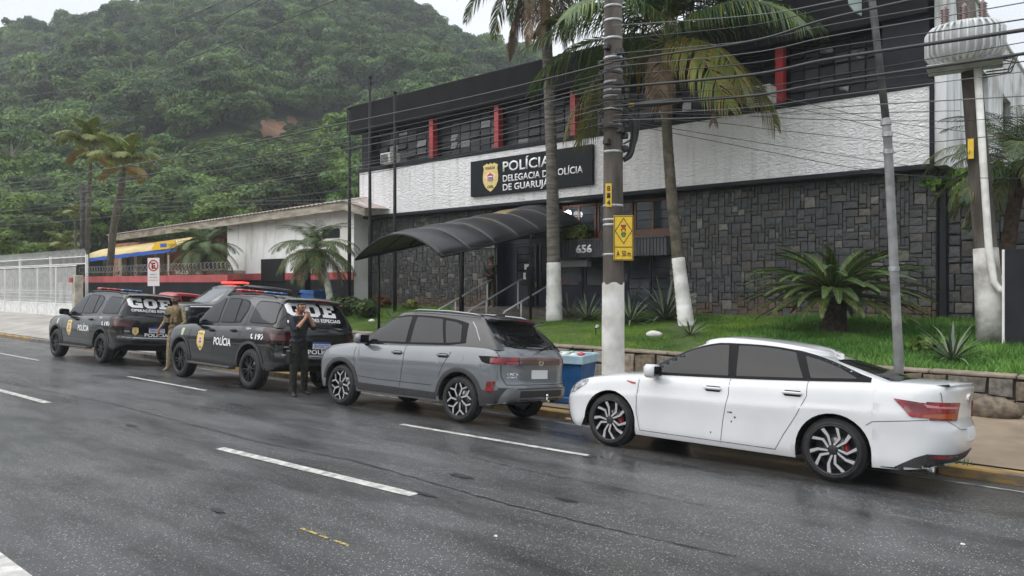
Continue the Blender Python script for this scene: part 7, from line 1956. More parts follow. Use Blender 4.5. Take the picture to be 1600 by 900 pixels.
# right palm behind the leaning pole
ph = [frond_mesh('frond', 1.9, R(70), R(95), 60, .42, .016, 21, GP, .5, rib=.012, ragged=.05), frond_mesh('frond', 1.95, R(35), R(95), 60, .42, .016, 22, GP, .6, rib=.012, ragged=.08), frond_mesh('frond', 1.9, R(0), R(80), 56, .40, .016, 23, GP, .8, rib=.012, ragged=.15), frond_mesh('frond', 1.7, R(-35), R(45), 50, .36, .016, 24, [M_rib, M_pg, M_pd], .9, rib=.012, ragged=.3)]
b_, path = local_path([(1582, 500), (1572, 420), (1580, 350), (1589, 290), (1590, 255)], 18.2)
palm('date_palm', 'feathery palm with brown shaggy trunk behind the leaning pole at the right edge', b_, path, [.15, .14, .13, .13, .12],
     [(ph[0], range(0, 360, 40)), (ph[1], range(15, 375, 33)), (ph[2], range(5, 365, 36)), (ph[3], range(20, 380, 60))], path[-1], mat('shaggy_brown_trunk', (.10, .065, .04), .95, col2=(.045, .03, .02), vscale=9, bump=.05, bscale=20), path[1].z - .1, roll=.3)
# small palm on the grass by the blue bin
b_, path = local_path([(520, 470), (508, 430), (497, 408), (494, 390)], 16.9)
palm('date_palm', 'small bushy palm with pale curved trunk between the blue bin and the flagpoles', b_, path, [.14, .12, .12, .12],
     [(ph[0], range(0, 360, 36)), (ph[1], range(10, 370, 28)), (ph[2], range(5, 365, 30)), (ph[3], range(20, 380, 40))], path[-1], mat('pale_mossy_trunk', (.32, .34, .27), .9, var=.3, vscale=6), None, roll=.3)
# palm in front of the house porch
p_ = at(318, 428, 17.4)
palm('date_palm', 'small palm in front of the brown house porch right of the awning', (p_.x, p_.y, .7), [(0, 0, 0), (0, 0, 1.2), (.05, 0, 2.9)], [.12, .11, .11],
     [(ph[0], range(0, 360, 45)), (ph[1], range(10, 370, 30)), (ph[2], range(5, 365, 32)), (ph[3], range(20, 380, 60))], (.05, 0, 2.9), M_trunk2, None, roll=.3)
# two tall slender palms far left
fx = [frond_mesh('frond', 2.5, R(78), R(78), 60, .8, .065, 31, [M_rib, M_pl, M_py], .5), frond_mesh('frond', 2.5, R(50), R(95), 60, .65, .055, 32, [M_rib, M_pl, M_py], .7, ragged=.3), frond_mesh('frond', 2.0, R(10), R(70), 50, .5, .065, 33, [M_rib, M_py, mat('orange_frond', (.22, .11, .02), .6)], .8, ragged=.3)]
for (pp, lab, sc) in (([(132, 432), (138, 340), (141, 260), (141, 235)], 'tall slender palm with orange tinged crown, left of its pair', 1.0), ([(166, 432), (180, 340), (190, 290), (194, 262)], 'leaning slender palm with dark trunk, right of the tallest left palm', .85)):
    Y = 17.0; b_ = at(*pp[0], Y); b_.z = .4; path = [at(*q, Y) - b_ for q in pp]; path[0] = Vector((0, 0, 0))
    t = palm('slender_palm', lab, b_, path, [.15, .12, .10, .08] if sc == 1 else [.17, .18, .17, .1], [(fx[0], (0, 70, 140, 215, 290)), (fx[1], (30, 75, 115, 170, 205, 250, 290, 335)), (fx[2], (10, 130, 200))], path[-1], M_trunk2, None, 'slender palms by the left utility pole', ringstep=.3)
for px_, py_, s, lab in ((118, 342, .62, 'small bright palm crown low behind the left utility pole'), (100, 392, .7, 'leafy palm above the white picket screen')):
    b_ = at(px_, py_, 17.2); t = thing('low_palm', lab, 'palm', (b_.x, b_.y, .5)); h = b_.z - .5
    MB().tube([(0, 0, 0), (0, 0, h)], .09, 8).build('trunk', M_trunk2, t)
    for me, azs in ((fx[0], (0, 90, 180, 270)), (fx[1], (45, 135, 225, 315, 10)), (fx[1], (200, 100))):
        for a in azs: q = newobj('frond', me, t, (0, 0, h), (0, 0, R(a))); q.scale = (s, s, s)
# sago palm (cycad)
cy = [frond_mesh('frond', 1.8, R(60), R(58), 110, .21, .014, 41, [M_rib, M_pg, M_py], .15, sweep=.9, rib=.014, ragged=.06, vshape=.5), frond_mesh('frond', 2.05, R(38), R(60), 110, .21, .014, 42, [M_rib, M_pg, M_pl], .2, sweep=.9, rib=.014, ragged=.1, vshape=.5), frond_mesh('frond', 2.1, R(20), R(50), 110, .21, .014, 43, GP, .25, sweep=.9, rib=.014, ragged=.12, vshape=.4), frond_mesh('frond', 1.95, R(4), R(42), 100, .20, .014, 44, [M_rib, M_pg, M_py], .3, sweep=.9, rib=.014, ragged=.25, vshape=.3)]
b_ = at(1304, 524, 17.3); b_.z = lawn_z(0, 17.3) - .04
t = palm('sago_palm', 'wide spreading sago palm on a short dark trunk before the slate wall', b_, [(0, 0, 0), (0, 0, .5), (0, 0, .88)], [.27, .24, .24],
     [(cy[0], range(0, 360, 20)), (cy[1], range(8, 368, 13)), (cy[2], range(3, 363, 11)), (cy[3], range(11, 371, 14))], (0, 0, .88), mat('cycad_trunk', (.045, .035, .028), .95, var=.5, vscale=8, bump=.04, bscale=18), None, roll=.3, ringstep=.07)
MB().blob((0, 0, .98), (.20, .20, .13), 10, 6, 0, .1, 2).build('cone', mat('orange_brown_felt', (.36, .16, .06), .9, var=.3, vscale=20), t)
# ---- sword-leaved clumps
def sword(L_, w, bend, seed, m):
    n = 6; vs = []; fs = []; p = Vector((0, 0, 0))
    for i in range(n + 1):
        t = i / n; a = R(90) - bend * t ** 1.4 - R(8); ww = w * (math.sin(math.pi * (.14 + .86 * t)) ** .7) * (1 if i < n else .05)
        vs += [(p.x, -ww / 2, p.z + ww * .18), (p.x, 0, p.z), (p.x, ww / 2, p.z + ww * .18)]; p = p + Vector((math.cos(a), 0, math.sin(a))) * L_ / n
    for i in range(n): b0 = i * 3; fs += [(b0, b0 + 1, b0 + 4, b0 + 3), (b0 + 1, b0 + 2, b0 + 5, b0 + 4)]
    me = bpy.data.meshes.new('leaf'); me.from_pydata(vs, [], fs); setmats(me, m); me.polygons.foreach_set('material_index', [0, 0] * n); me.update(); return me
def varieg(name, c1, c2):
    m = mat(name, c1, .5, col2=c2, vscale=3, stretch=(.6, 14, .6), spec=.3); return m
M_ag = varieg('variegated_leaf', (.05, .085, .05), (.24, .27, .17)); M_agd = mat('dull_green_leaf', (.05, .075, .055), .5, col2=(.085, .11, .075), vscale=3)
SW = [sword(1, .052, b_, i, mm) for i, (b_, mm) in enumerate(((R(10), M_ag), (R(28), M_ag), (R(50), M_ag), (R(18), M_agd), (R(38), M_agd)))]
def rosette(px_, py_, Y, L_, n, label, spread=75, wk=1.0, cat='plant', name='spiky_plant', z=None, group=None):
    p_ = at(px_, py_, Y); t = thing(name, label, cat, (p_.x, Y, (lawn_z(0, Y) if z is None else z) - .02), group=group); g = random.Random(int(px_))
    n = int(n * 1.9)
    for i in range(n):
        a = i * 137.5 + g.uniform(-10, 10); tilt = spread * math.sqrt((i + .5) / n) + g.uniform(-4, 4); q = newobj('leaf', g.choice(SW[:4]), t, (0, 0, .02), (0, R(tilt), R(a)))
        s = L_ * g.uniform(.8, 1.1); q.scale = (s, s * wk, s)
    return t
rosette(888, 500, 18.3, .85, 26, 'variegated spiky plant right beside the tall palm trunk', group='spiky plants below the planter')
rosette(918, 502, 18.0, 1.0, 34, 'larger variegated spiky plant between the tall palm and the pole', group='spiky plants below the planter')
rosette(985, 505, 17.9, 1.15, 34, 'variegated spiky plant just right of the whitewashed pole', group='spiky plants below the planter')
rosette(1040, 495, 18.6, 1.35, 40, 'biggest spiky plant, behind the foot of the coconut palm', group='spiky plants below the planter')
rosette(1078, 535, 16.0, .62, 22, 'small spiky plant in front of the coconut palm foot')
rosette(1488, 568, 14.9, .85, 20, 'pale spiky plant alone in the rough grass at the right', 70, 1.1)
rosette(612, 505, 16.8, .5, 12, 'small spiky plant by the front canopy post')
# ---- rounded shrubs
def shrub(px_, py_, Y, r, label, m, n=2600, z=None, name='round_shrub', flat=.8, size=.10, cl=10):
    p_ = at(px_, py_, Y); z0 = lawn_z(0, Y) if z is None else z; t = thing(name, label, 'shrub', (p_.x, Y, z0)); g = random.Random(int(px_ * 3)); cs = [(g.uniform(-.5, .5) * r, g.uniform(-.5, .5) * r, r * g.uniform(.35, .9) * flat, r * g.uniform(.35, .6)) for _ in range(cl)]
    vs, fs, mi = [], [], []; leaf_cloud(vs, fs, mi, cs, n, size, int(px_)); fromdata('foliage', vs, fs, m, t)
    mb = MB()
    for k in range(5): a = k * 1.3; mb.tube([(0, 0, -.05), (.3 * r * math.cos(a), .3 * r * math.sin(a), .6 * r)], .015, 5)
    mb.build('stem', M_bark, t); return t
M_sh = leafmat('shrub_leaves', (.035, .075, .015), (.10, .16, .035), vs_=2); M_shy = leafmat('yellow_green_leaves', (.12, .16, .02), (.24, .24, .04), vs_=3)
shrub(541, 490, 16.6, .72, 'rounded green shrub at the foot of the leftmost flagpole', M_sh)
shrub(575, 492, 16.4, .58, 'smaller rounded shrub right of the leftmost flagpole', M_sh)
shrub(640, 490, 19.2, .35, 'bright yellow green seedling against the stone wall left of the steps', M_shy, 260, size=.16)
shrub(598, 490, 19.3, .4, 'low reddish bush against the stone wall behind the flagpoles', leafmat('rusty_leaves', (.22, .07, .02), (.34, .12, .03), vs_=3), 300, size=.12)
shrub(902, 376, 20.3, .62, 'leafy green plant growing out of the dark planter', leafmat('fern_leaves', (.07, .11, .015), (.20, .25, .04), vs_=3), 1300, 3.36, 'planter_plant', .7, .16)
shrub(1500, 300, 20.9, 1.1, 'trailing bush hanging over the slate wall right of the station', M_lf3, 2400, 3.7, 'hanging_bush', .8, .13, 14)
shrub(1440, 560, 15.6, .3, 'clump of broad leaved weeds beside the steel lamp post', M_lf3, 240, size=.12, name='weed_clump')
# white stones and spotlight on the lawn
for px_, py_, Y, r, lab in ((1022, 532, 15.7, .21, 'flat white painted stone on the lawn right of the pole'), (581, 505, 15.6, .13, 'small white painted stone beside the canopy post')):
    p_ = at(px_, py_, Y); t = MB().blob((0, 0, .05), (r, r * .7, r * .42), 12, 8, 0, .08, 4).build('painted_stone', M_whitedirty, None, (p_.x, Y, lawn_z(0, Y))); tag(t, lab, 'stone')
p_ = at(931, 530, 15.5); t = thing('garden_spotlight', 'small dark garden spotlight on the lawn left of the pole', 'lamp', (p_.x, 15.5, lawn_z(0, 15.5)))
MB().tube([(0, 0, -.05), (0, 0, .14)], .012).build('spike', M_black, t); MB().lathe([(.03, 0), (.06, .10), (.055, .11), (0, .10)], 12, 0, Matrix.Translation((0, 0, .16)) @ Matrix.Rotation(R(-60), 4, 'X')).build('lamp_head', M_metalg, t)
# ================================================================== POLES, CABLES, BINS
M_cpole = mat('weathered_concrete_pole', (.125, .108, .092), .9, col2=(.045, .038, .032), vscale=2.2, bump=.012, bscale=14, stretch=(1.5, 1.5, .35), detail=9)
M_cab = mat('cable_black', (.014, .014, .015), .45); M_cabg = mat('cable_grey', (.10, .105, .11), .5)
def pole_line(t, path, rads, m, name='pole', n=16):
    return MB().tube(path, rads, n).build(name, m, t)
# central pole
PX, PY = XatY(958, 10.6), 10.6
t = thing('utility_pole', 'tall weathered concrete utility pole with whitewashed foot and yellow traffic light sign', 'utility pole', (PX, PY, walk_z(PX, PY) - .05))
zp = lambda py: EYE + (HY - py) * XYd(958, PY)[1] / F - (walk_z(PX, PY) - .05)
pole_line(t, [(0, 0, 0), (0, 0, 2), (0, 0, 5), (0, 0, 9)], [.185, .175, .158, .135], M_cpole)
zw = zp(443); g = random.Random(3)
ring_ = []; n = 26; fs = []
for i, z in enumerate(lin(0, zw, 14)):
    for k in range(n): a = 2 * math.pi * k / n; r = .186 - .008 * z / 2 + .006 + g.uniform(-.001, .0025); ring_.append((r * math.cos(a), r * math.sin(a), z + (g.uniform(-.03, .03) if i == 14 else 0)))
for i in range(14):
    for k in range(n): fs.append((i * n + k, i * n + (k + 1) % n, (i + 1) * n + (k + 1) % n, (i + 1) * n + k))
fromdata('whitewash', ring_, fs, M_whitedirty, t, True)
for py_ in (12, 34, 62, 92, 112, 130, 143, 152, 172, 196, 238, 322, 344, 352, 398):
    z = zp(py_); r = .176 - .0045 * z + .004; MB().lathe([(r - .004, -.022), (r + .006, -.02), (r + .006, .02), (r - .004, .022)], 20, 0, Matrix.Translation((0, 0, z))).build('steel_band', M_metalg, t)
# hardware, splice boxes and tangle
mb = MB(); g = random.Random(9)
for py_ in list(range(78, 240, 9)):
    z = zp(py_ + g.uniform(-3, 3)); a = g.choice((R(200), R(340), R(270), R(20))); r = .19; mb.bbox(r * math.cos(a) - .05, r * math.cos(a) + .05, r * math.sin(a) - .05, r * math.sin(a) + .05, z - .04, z + .05, .01)
o = mb.build('cable_clamps', M_cab, t); o['kind'] = 'stuff'
for k in range(9):
    z = zp(95 + 14 * k); r = .20 + .05 * g.random(); MB().lathe([(r + .012 * math.cos(2 * math.pi * i / 6), .012 * math.sin(2 * math.pi * i / 6)) for i in range(7)], 20, 0, Matrix.Translation((0, 0, z)) @ Matrix.Rotation(g.uniform(-.25, .25), 4, 'X')).build('cable_coil', M_cab, t)
rv = Vector((SS, CC, 0))    # towards the right of the view
for k, (o0, o1, zA, zB, rr) in enumerate(((.20, .42, 178, 250, .045), (.20, .50, 172, 238, .016), (.18, .45, 165, 225, .014), (.2, .36, 185, 248, .02))):
    za, zb = zp(zA), zp(zB); pts = [rv * .16 + Vector((0, 0, za)), rv * (o1 * .8) + Vector((0, 0, za - .12)), rv * o1 * .85 + Vector((0, 0, (za + zb) / 2 + .05)), rv * o1 * .7 + Vector((0, 0, zb + .1)), rv * .17 + Vector((0, 0, zb))]
    q = [Vector([smooth_tab([(i, p[c]) for i, p in enumerate(pts)], s / 5) for c in range(3)]) for s in range(21)]; MB().tube(q, rr, 8).build('hanging_conduit', M_cab, t)
sp_ = MB().tube([rv * .22 + Vector((0, 0, zp(166))), rv * .35 + Vector((0, 0, zp(165))), rv * 1.05 + Vector((0, 0, zp(158))), rv * 1.15 + Vector((0, 0, zp(157)))], [.02, .05, .05, .02], 10).build('splice_closure', M_cab, t)
p0 = rv * .34 + Vector((0, -.06, zp(165))); MB().bbox(p0.x - .05, p0.x + .05, p0.y - .02, p0.y, p0.z - .03, p0.z + .03, .004).build('yellow_tag', M_yellow, t)
# number plate on the pole: 814
fv = Vector((CC, -SS, 0))   # towards the viewer
Mn = lambda c, yaw: Matrix.Translation(c) @ Matrix.Rotation(yaw, 4, 'Z')
yaw = math.atan2(CC, SS)
c0 = Vector((0, 0, zp(307))) + fv * .19 - rv * .10
o = MB().bbox(-.05, .05, -.004, .004, -.19, .19, .002).build('number_tag', M_yellow, t, c0, (0, 0, yaw))
for i, ch in enumerate('814'): me = text_mesh(ch, .055, .085, .03, .003); setmats(me, M_bk); newobj('tag_digit', me, o, (-.027, -.005, .07 - i * .115), (R(90), 0, 0))
# warning sign strapped to the pole
c0 = Vector((0, 0, zp(373))) + fv * .215 + rv * .14; w, h = .32, .735
sgn = thing('warning_sign', 'yellow traffic light warning sign reading A 50 m on the concrete pole', 'road sign', Vector((PX, PY, walk_z(PX, PY) - .05)) + c0, yaw)
M_yb = mat('sign_yellow_border', (.30, .17, .03), .6)
MB().bbox(-w / 2, w / 2, -.006, .006, -h / 2, h / 2, .003).build('plate', M_yellow, sgn)
def frame_poly(outer, inner, mb, y0, y1):
    n = len(outer)
    for i in range(n): mb.prism([outer[i], outer[(i + 1) % n], inner[(i + 1) % n], inner[i]], y0, y1)
mb = MB(); frame_poly([(-w / 2 + .008, -h / 2 + .008), (w / 2 - .008, -h / 2 + .008), (w / 2 - .008, h / 2 - .008), (-w / 2 + .008, h / 2 - .008)], [(-w / 2 + .018, -h / 2 + .018), (w / 2 - .018, -h / 2 + .018), (w / 2 - .018, h / 2 - .018), (-w / 2 + .018, h / 2 - .018)], mb, -.010, -.0065)
zc = .115; mb.prism([(-w / 2 + .018, -.155), (w / 2 - .018, -.155), (w / 2 - .018, -.143), (-w / 2 + .018, -.143)], -.0105, -.0065); mb.build('border', M_bk, sgn)
mb = MB(); frame_poly([(0, zc - .215), (.143, zc), (0, zc + .215), (-.143, zc)], [(0, zc - .195), (.130, zc), (0, zc + .195), (-.130, zc)], mb, -.010, -.0065); mb.build('diamond', M_bk, sgn)
mb = MB()
for k in range(3): z = zc + .068 - .068 * k; mb.prism([(-.045, z + .03), (.045, z + .03), (.022, z - .032), (-.022, z - .032)], -.010, -.0065)
mb.build('signal_body', M_bk, sgn)
for k, mm in enumerate((M_sr, mat('signal_amber', (.75, .4, .02), .5), mat('signal_green', (.02, .28, .12), .5))): MB().prism(ngon(.024, 14, 0, zc + .068 - .068 * k), -.013, -.0105).build('signal_disc', mm, sgn)
me = text_mesh('A  50 m', .23, .095, .02, .003); setmats(me, M_bk); newobj('lettering', me, sgn, (-.115, -.007, -.30), (R(90), 0, 0))
# steel lamp post on the right, leaning slightly
Yp = 10.6; pb = at(1404, 600, Yp); bz = walk_z(0, Yp); pts = [Vector((pb.x, Yp, bz))] + [at(px_, py_, Yp) for px_, py_ in ((1404, 560), (1396, 400), (1387, 215), (1384, 185), (1366, 30), (1352, -90))]
base = pts[0].copy(); pts = [p_ - base for p_ in pts]
t = thing('lamp_post', 'thin grey steel lamp post leaning left behind the white saloon', 'lamp post', base)
M_gpole = mat('blotched_grey_steel', (.27, .28, .28), .6, .2, col2=(.15, .15, .15), vscale=4, bump=.003, bscale=30, detail=9)
MB().tube(pts[:5], [.062, .060, .058, .055, .054], 12).build('lower_tube', M_gpole, t)
MB().tube(pts[4:], [.048, .046, .045], 12).build('upper_tube', mat('dark_steel_tube', (.09, .09, .09), .6, .3, var=.3, vscale=5), t)
for py_, r in ((192, .068), (210, .066), (237, .064), (420, .067)):
    c = at(interp([(30, 1366), (185, 1384), (215, 1387), (400, 1396), (560, 1404)], py_), py_, Yp) - base; MB().lathe([(r, -.03), (r, .03)], 14, 0, Matrix.Translation(c)).build('collar', M_metalg, t)
c = at(1387, 238, Yp) - base; MB().tube([c - rv * .1, c + rv * .1], .012, 6).build('bolt', M_metalg, t)
c = at(1334, 8, Yp) ; s = thing('street_plate', 'corner of a pale green plate at the top edge left of the lamp post', 'sign', c, yaw)
MB().prism([(-.13, .35), (.10, .35), (.10, -.14), (.02, -.10), (-.06, .0)], -.012, .012).build('plate', mat('pale_green_enamel', (.30, .38, .35), .4, var=.1), s); MB().tube([(.10, .03, .3), (.28, .03, .3)], .015, 6).build('bracket', M_metalg, s)
# leaning pole with the transformer
YT = 17.0; pb = at(1550, 538, YT); bz = lawn_z(0, YT) - .05; pts = [Vector((pb.x, YT, bz))] + [at(px_, py_, YT) for px_, py_ in ((1540, 388), (1527, 230), (1513, 60), (1503, -70))]
base = pts[0].copy(); pts = [p_ - base for p_ in pts]
t = thing('utility_pole', 'leaning concrete utility pole with white painted foot at the right, carrying the transformer', 'utility pole', base)
pole_line(t, pts, [.24, .20, .185, .17, .155], M_cpole)
MB().tube([pts[0], pts[1]], [.262, .212], 18).build('whitewash', mat('peeling_limewash', (.66, .65, .62), .9, col2=(.20, .19, .17), vscale=1.6, bump=.02, bscale=8, detail=10), t)
M_pvc = mat('white_pvc_pipe', (.70, .70, .66), .45, var=.12, vscale=5)
pv = [at(px_, py_, YT - .25) - base for px_, py_ in ((1527, 105), (1536, 250), (1545, 388), (1553, 440), (1562, 452), (1590, 455))]
MB().tube(pv, [.065] * 6, 10).build('conduit_pipe', M_pvc, t)
c = at(1517, 232, YT - .25) - base; MB().bbox(c.x - .05, c.x + .05, c.y - .02, c.y, c.z - .2, c.z + .2, .004).build('yellow_plate', M_yellow, t)
# transformer
tc_ = at(1507, 68, YT - .45); tr = thing('transformer', 'pale grey ribbed pole transformer with three brown bushings at the upper right', 'transformer', tc_, R(8))
M_tr = mat('transformer_paint', (.48, .50, .50), .5, .2, var=.15, vscale=3)
mb = MB(); mb.lathe([(0, -.42), (.33, -.42), (.41, -.36), (.42, 0), (.41, .30), (.36, .36), (0, .39)], 28, 0, Matrix.Scale(1.28, 4, (1, 0, 0))); mb.build('tank', M_tr, tr)
for k in range(30):
    a = 2 * math.pi * k / 30; ca, sa = math.cos(a), math.sin(a); r0 = .40
    path = [(r * ca * 1.25, r * sa, z) for r, z in ((r0 - .04, .33), (r0 + .05, .31), (r0 + .12, .20), (r0 + .12, -.20), (r0 + .05, -.33), (r0 - .03, -.36))]
    if k == 0: fin0 = None
    mbf = MB(); mbf.tube(path, .028, 6); mbf.build('cooling_fin', M_tr, tr)
M_por = mat('brown_porcelain', (.10, .045, .035), .25, coat=.6)
for x in (-.32, .0, .30):
    prof = [(.05, 0)] + [(r, .03 + .045 * i) for i in range(8) for r in ((.075, .045) if True else ())]
    prof = [(.05, 0)];
    for i in range(7): prof += [(.08, .03 + i * .05), (.045, .05 + i * .05)]
    prof += [(.02, .40), (0, .42)]
    MB().lathe(prof, 12, 0, Matrix.Translation((x, -.05, .35))).build('bushing', M_por, tr)
MB().bbox(-.62, .62, -.32, .40, -.46, -.40, .01).build('platform', M_tr, tr)
mb = MB(); mb.tube([(.5, .1, -.38), (.78, -.1, -.42), (.70, -.1, -.62), (.35, .2, -.55)], .014, 6); mb.tube([(.5, .15, -.36), (.85, -.12, -.38), (.74, -.1, -.68), (.3, .2, -.6)], .014, 6); mb.tube([(.5, .15, -.34), (.82, -.05, -.5), (.66, -.1, -.7), (.3, .2, -.65)], .012, 6)
o = mb.build('drop_cables', M_cab, tr); o['kind'] = 'stuff'
# left utility pole
pb = at(129, 430, 15.9); t = thing('utility_pole', 'slim dark utility pole beside the white gate post at the left', 'utility pole', (pb.x, 15.9, .2))
hh = at(129, 288, 15.9).z - .2; MB().tube([(0, 0, 0), (0, 0, hh)], [.17, .12], 10).build('pole', mat('dark_weathered_pole', (.045, .04, .038), .9, var=.4, vscale=3), t)
mb = MB(); mb.bbox(-.9, .9, -.06, .06, hh - .5, hh - .38, .01); mb.build('cross_arm', M_cpole, t)
for x in (-.7, 0, .7): MB().lathe([(.03, 0), (.07, .04), (.04, .08), (.06, .12), (0, .16)], 10, 0, Matrix.Translation((x, 0, hh - .38))).build('insulator', M_por, t)
pb = at(6, 370, 16.5); t = thing('street_post', 'short grey post standing behind the screen at the left edge', 'post', (pb.x, 16.5, .2)); MB().tube([(0, 0, 0), (0, 0, 4.3)], .12, 8).build('post', M_cpole, t)
# bins
def bin_(x, y, z, rz, label, s=1.0, lid=True):
    t = thing('waste_bin', label, 'bin', (x, y, z), rz); M_b = mat('blue_fibreglass', (.012, .085, .24), .45, col2=(.02, .12, .33), vscale=4, detail=8); M_l = mat('pale_blue_rim', (.36, .52, .60), .5, var=.1, vscale=6)
    mb = MB(); w0, w1, h = .27 * s, .34 * s, .80 * s
    vs = [(-w0, -w0, .10), (w0, -w0, .10), (w0, w0, .10), (-w0, w0, .10), (-w1, -w1, h), (w1, -w1, h), (w1, w1, h), (-w1, w1, h)]
    mb.add(vs, [(0, 1, 5, 4), (1, 2, 6, 5), (2, 3, 7, 6), (3, 0, 4, 7), (0, 3, 2, 1)]); mb.build('tub', M_b if lid else M_blue, t)
    mb = MB(); mb.bbox(-w0 - .05, w0 + .05, -w0 - .05, w0 + .05, 0, .11, .015); mb.build('plinth', M_b if lid else M_blue, t)
    r = MB(); a, b2, tt = w1 + .035, h + .012, .05
    for q in ((-a, a, -a, -a + tt), (-a, a, a - tt, a), (-a, -a + tt, -a + tt, a - tt), (a - tt, a, -a + tt, a - tt)): r.bbox(*q, h - .11, h + .04, .012)
    r.build('rim', M_l if lid else M_blue, t)
    return t, h
x_, y_ = XatY(893, 10.75), 10.75
t, h = bin_(x_, y_, walk_z(x_, y_), R(12), 'blue rubbish bin with pale rim on the pavement between the grey SUV and the pole', 1.0)
g = random.Random(6); cols = [(.6, .6, .58), (.55, .06, .06), (.2, .45, .35), (.7, .68, .6), (.12, .10, .10), (.65, .67, .7)]
for k in range(7):
    mm = mat('litter_%s' % 'abcdefg'[k], cols[k % 6], .5); mb = MB(); mb.blob((0, 0, 0), (g.uniform(.05, .11), g.uniform(.04, .08), g.uniform(.03, .06)), 8, 5, 0, .25, k)
    o = mb.build('rubbish', mm, None, (x_ + g.uniform(-.22, .22), y_ + g.uniform(-.22, .22), walk_z(x_, y_) + h + .02), (g.uniform(-.5, .5), g.uniform(-.5, .5), g.uniform(0, 3)))
    tag(o, 'crumpled piece of rubbish lying on top of the blue bin', 'rubbish', 'rubbish heaped on the blue bin')
pf = at(495, 470, 17.6); bin_(pf.x, 17.6, .62, 0, 'bright blue square bin far off beside the small palm', 1.35, False)
pf = at(478, 470, 17.4); t = thing('dark_post', 'thick black post left of the bright blue bin', 'post', (pf.x, 17.4, .4)); MB().bbox(-.14, .14, -.14, .14, 0, 2.9, .02).build('post', M_black, t)
# litter by the kerb and on the road
for px_, py_, lab, c in ((887, 657, 'small crumpled brown paper at the kerb under the nose of the white saloon', (.5, .32, .22)), (1505, 856, 'tiny white scrap of paper on the wet road at the lower right', (.7, .7, .7)), (775, 843, 'tiny pale scrap on the wet road at the lower centre', (.6, .58, .5))):
    p_ = atd(px_, py_, 2.02 * F / (py_ - HY)); z = road_z(0, p_.y); s = .06 if py_ < 700 else .018
    if py_ < 700: p_ = Vector((XatY(px_, 9.75), 9.75, 0)); z = road_z(0, 9.75)
    o = MB().blob((0, 0, s * .4), (s, s * .7, s * .45), 7, 4, 0, .3, px_).build('scrap', mat('scrap_%d' % (px_ % 7), c, .8), None, (p_.x, p_.y, z)); tag(o, lab, 'litter')
# verge tuft growing out of the kerb joint
p_ = Vector((XatY(1475, 10.0), 10.0, walk_z(0, 10.0))); mb = MB(); g = random.Random(2)
for k in range(60): a = g.uniform(0, 6.28); r = g.uniform(0, .10); hgt = g.uniform(.03, .09); mb.add([(r * math.cos(a) * 3, r * math.sin(a), 0), (r * math.cos(a) * 3 + .012, r * math.sin(a), 0), (r * math.cos(a) * 3 + g.uniform(-.03, .03), r * math.sin(a) + g.uniform(-.03, .03), hgt)], [(0, 1, 2)])
o = mb.build('kerb_weeds', M_grass2, None, p_); tag(o, 'weeds sprouting from the yellow kerb behind the white saloon', 'grass', kind='stuff')
# ------------------------------------------------------------------ cables
ncab = 0
def cable(pts, r=.010, m=None, label=None, sag=.0, where='past the concrete pole'):
    """pts: (px, py, Y) guides; turned into one hanging curve in the street"""
    P_ = [at(*p) for p in pts]; n = len(P_); q = []
    for s in range((n - 1) * 10 + 1):
        f = s / 10; q.append(Vector([smooth_tab([(i, p[c]) for i, p in enumerate(P_)], f) for c in range(3)]))
    if sag:
        for i, v in enumerate(q): t_ = i / (len(q) - 1); v.z -= sag * 4 * t_ * (1 - t_)
    o = MB().tube(q, r, 5, caps=False).build('overhead_cable', m or M_cab); tag(o, label or 'thin overhead cable among the many strung ' + where, 'cable', None if label else 'thin overhead cables ' + where)
    return o
YC = 10.35
def lc(y0, y1, y2, r=.009, m=None, lab=None, px0=0):    # left run: heights at the far left, at the station corner, at the pole
    cable([(-260, y0 + (y0 - y1) * .33, YC), (px0, y0, YC), (273, (y0 + y1) / 2 + 6, YC), (547, y1, YC), (750, (y1 * 1 + y2) / 2 + 4, YC), (957, y2, YC)], r, m, lab, where='between the left edge and the concrete pole')
lc(289, 191, 98, .017, M_cab, 'thick black cable running from the left edge to the upper clamp of the concrete pole')
lc(300, 222, 128, .014, M_cab, 'second thick cable from the left edge to the concrete pole, just under the top one')
for y0, y1, y2 in ((296, 205, 112), (312, 243, 140), (305, 232, 133), (318, 252, 150), (326, 258, 158), (331, 262, 166), (338, 268, 178), (346, 276, 190), (308, 214, 120)): lc(y0, y1, y2, .005 + .003 * ((y0 * 7) % 3) / 2, M_cabg if y0 % 2 else M_cab)
for y0, y1 in ((300, 318), (316, 322), (352, 300)): cable([(-200, y0 - 6, 14), (0, y0, 14), (240, (y0 + y1) / 2 + 5, 14.5), (560, y1 - 6, 18)], .008, M_cabg, where='low over the yellow awning and the house roof')
for a, b_, c in (((-60, 145, 7), (180, 72, 7), (372, -8, 7)), ((-60, 152, 7), (230, 88, 7), (425, -10, 7)), ((-60, 166, 7), (231, 116, 7), (560, -14, 7))): cable([a, b_, c], .007, M_cab, where='high across the hillside at the upper left')
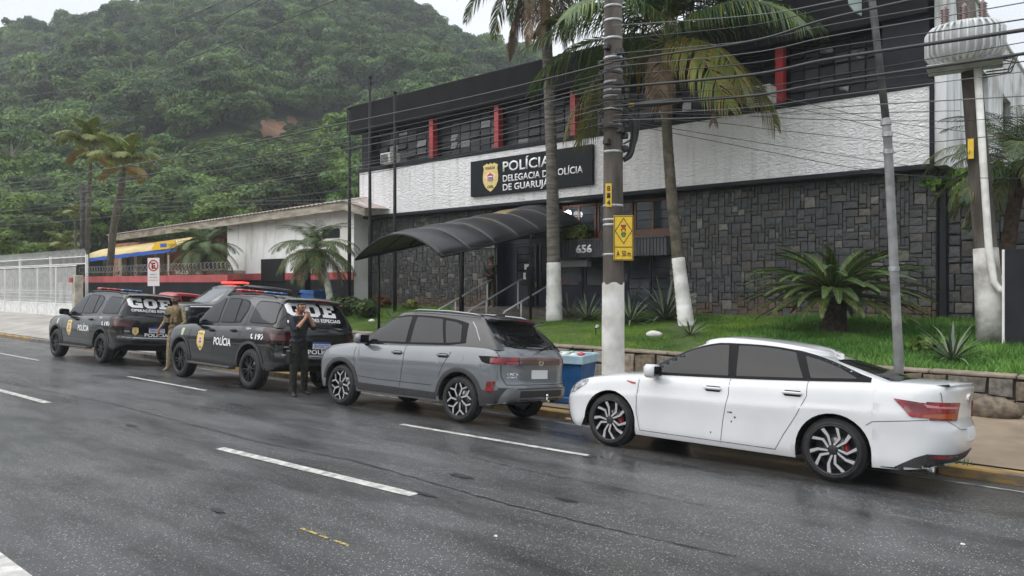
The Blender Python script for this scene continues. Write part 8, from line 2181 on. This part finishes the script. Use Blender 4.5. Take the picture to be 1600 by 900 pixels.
# right run
def rc(y0, y1, y2, r=.009, m=None, lab=None, yy=(YC, 9.6, 8.8)):
    cable([(957, y0, yy[0]), (1170, (y0 + y1) / 2 - 2 + 5, yy[0] - .2), (1300, y1, yy[1]), (1600, y2, yy[2]), (1760, y2 - (y1 - y2) * .6, yy[2] - .5)], r, m, lab)
rc(137, 92, 47, .022, M_cab, 'thickest black cable sweeping from the pole across the fascia to the right edge')
rc(166, 128, 84, .018, M_cab, 'thick cable from the splice on the pole passing below the transformer')
rc(96, 28, -38, .018, M_cab, 'thick cable rising from the pole over the fascia towards the upper right')
for y0, y1, y2 in ((40, 3, -60), (62, 12, -40), (84, 38, -14), (104, 56, 4), (118, 74, 30), (150, 118, 66), (158, 133, 96), (180, 150, 112), (188, 168, 150)): rc(y0, y1, y2, .005 + .003 * ((y0 * 5) % 3) / 2, M_cab if y0 % 4 else M_cabg)
for pts in (((960, 168, YC), (1230, 178, 12), (1500, 173, 16)), ((960, 175, YC), (1250, 186, 12), (1515, 190, 16.5)), ((960, 182, YC), (1200, 202, 13), (1456, 229, 19.6)), ((960, 160, YC), (1230, 168, 13), (1458, 223, 19.6)), ((1100, 128, YC), (1263, 162, 13), (1387, 190, 15), (1510, 206, 16.6)), ((960, 190, YC), (1200, 237, 13), (1360, 267, 16), (1495, 282, 19)), ((1330, 268, 16), (1480, 277, 16), (1680, 279, 16)), ((960, 186, YC), (1180, 222, 13), (1440, 262, 19.7)), ((1460, 222, 12), (1560, 212, 12), (1700, 200, 12)), ((1480, 190, 16.6), (1600, 183, 15), (1700, 178, 14))): cable(list(pts), .006, where='low over the stucco band at the right')
# ------------------------------------------------------------------ damp air between here and the hill
hz = MB().box(-340, 210, -60, 420, -1.7, 125).build('haze', bpy.data.materials.new('haze_air')); hz['kind'] = 'stuff'; hz['label'] = 'thin damp haze hanging in the air before the forested hill'
hm = hz.data.materials[0]; hm.use_nodes = True; N = hm.node_tree.nodes; N.clear(); pv_ = N.new('ShaderNodeVolumePrincipled'); ho = N.new('ShaderNodeOutputMaterial')
pv_.inputs['Color'].default_value = (.93, .97, 1, 1); pv_.inputs['Density'].default_value = 0.00075; pv_.inputs['Anisotropy'].default_value = .0
hm.node_tree.links.new(pv_.outputs[0], ho.inputs['Volume'])
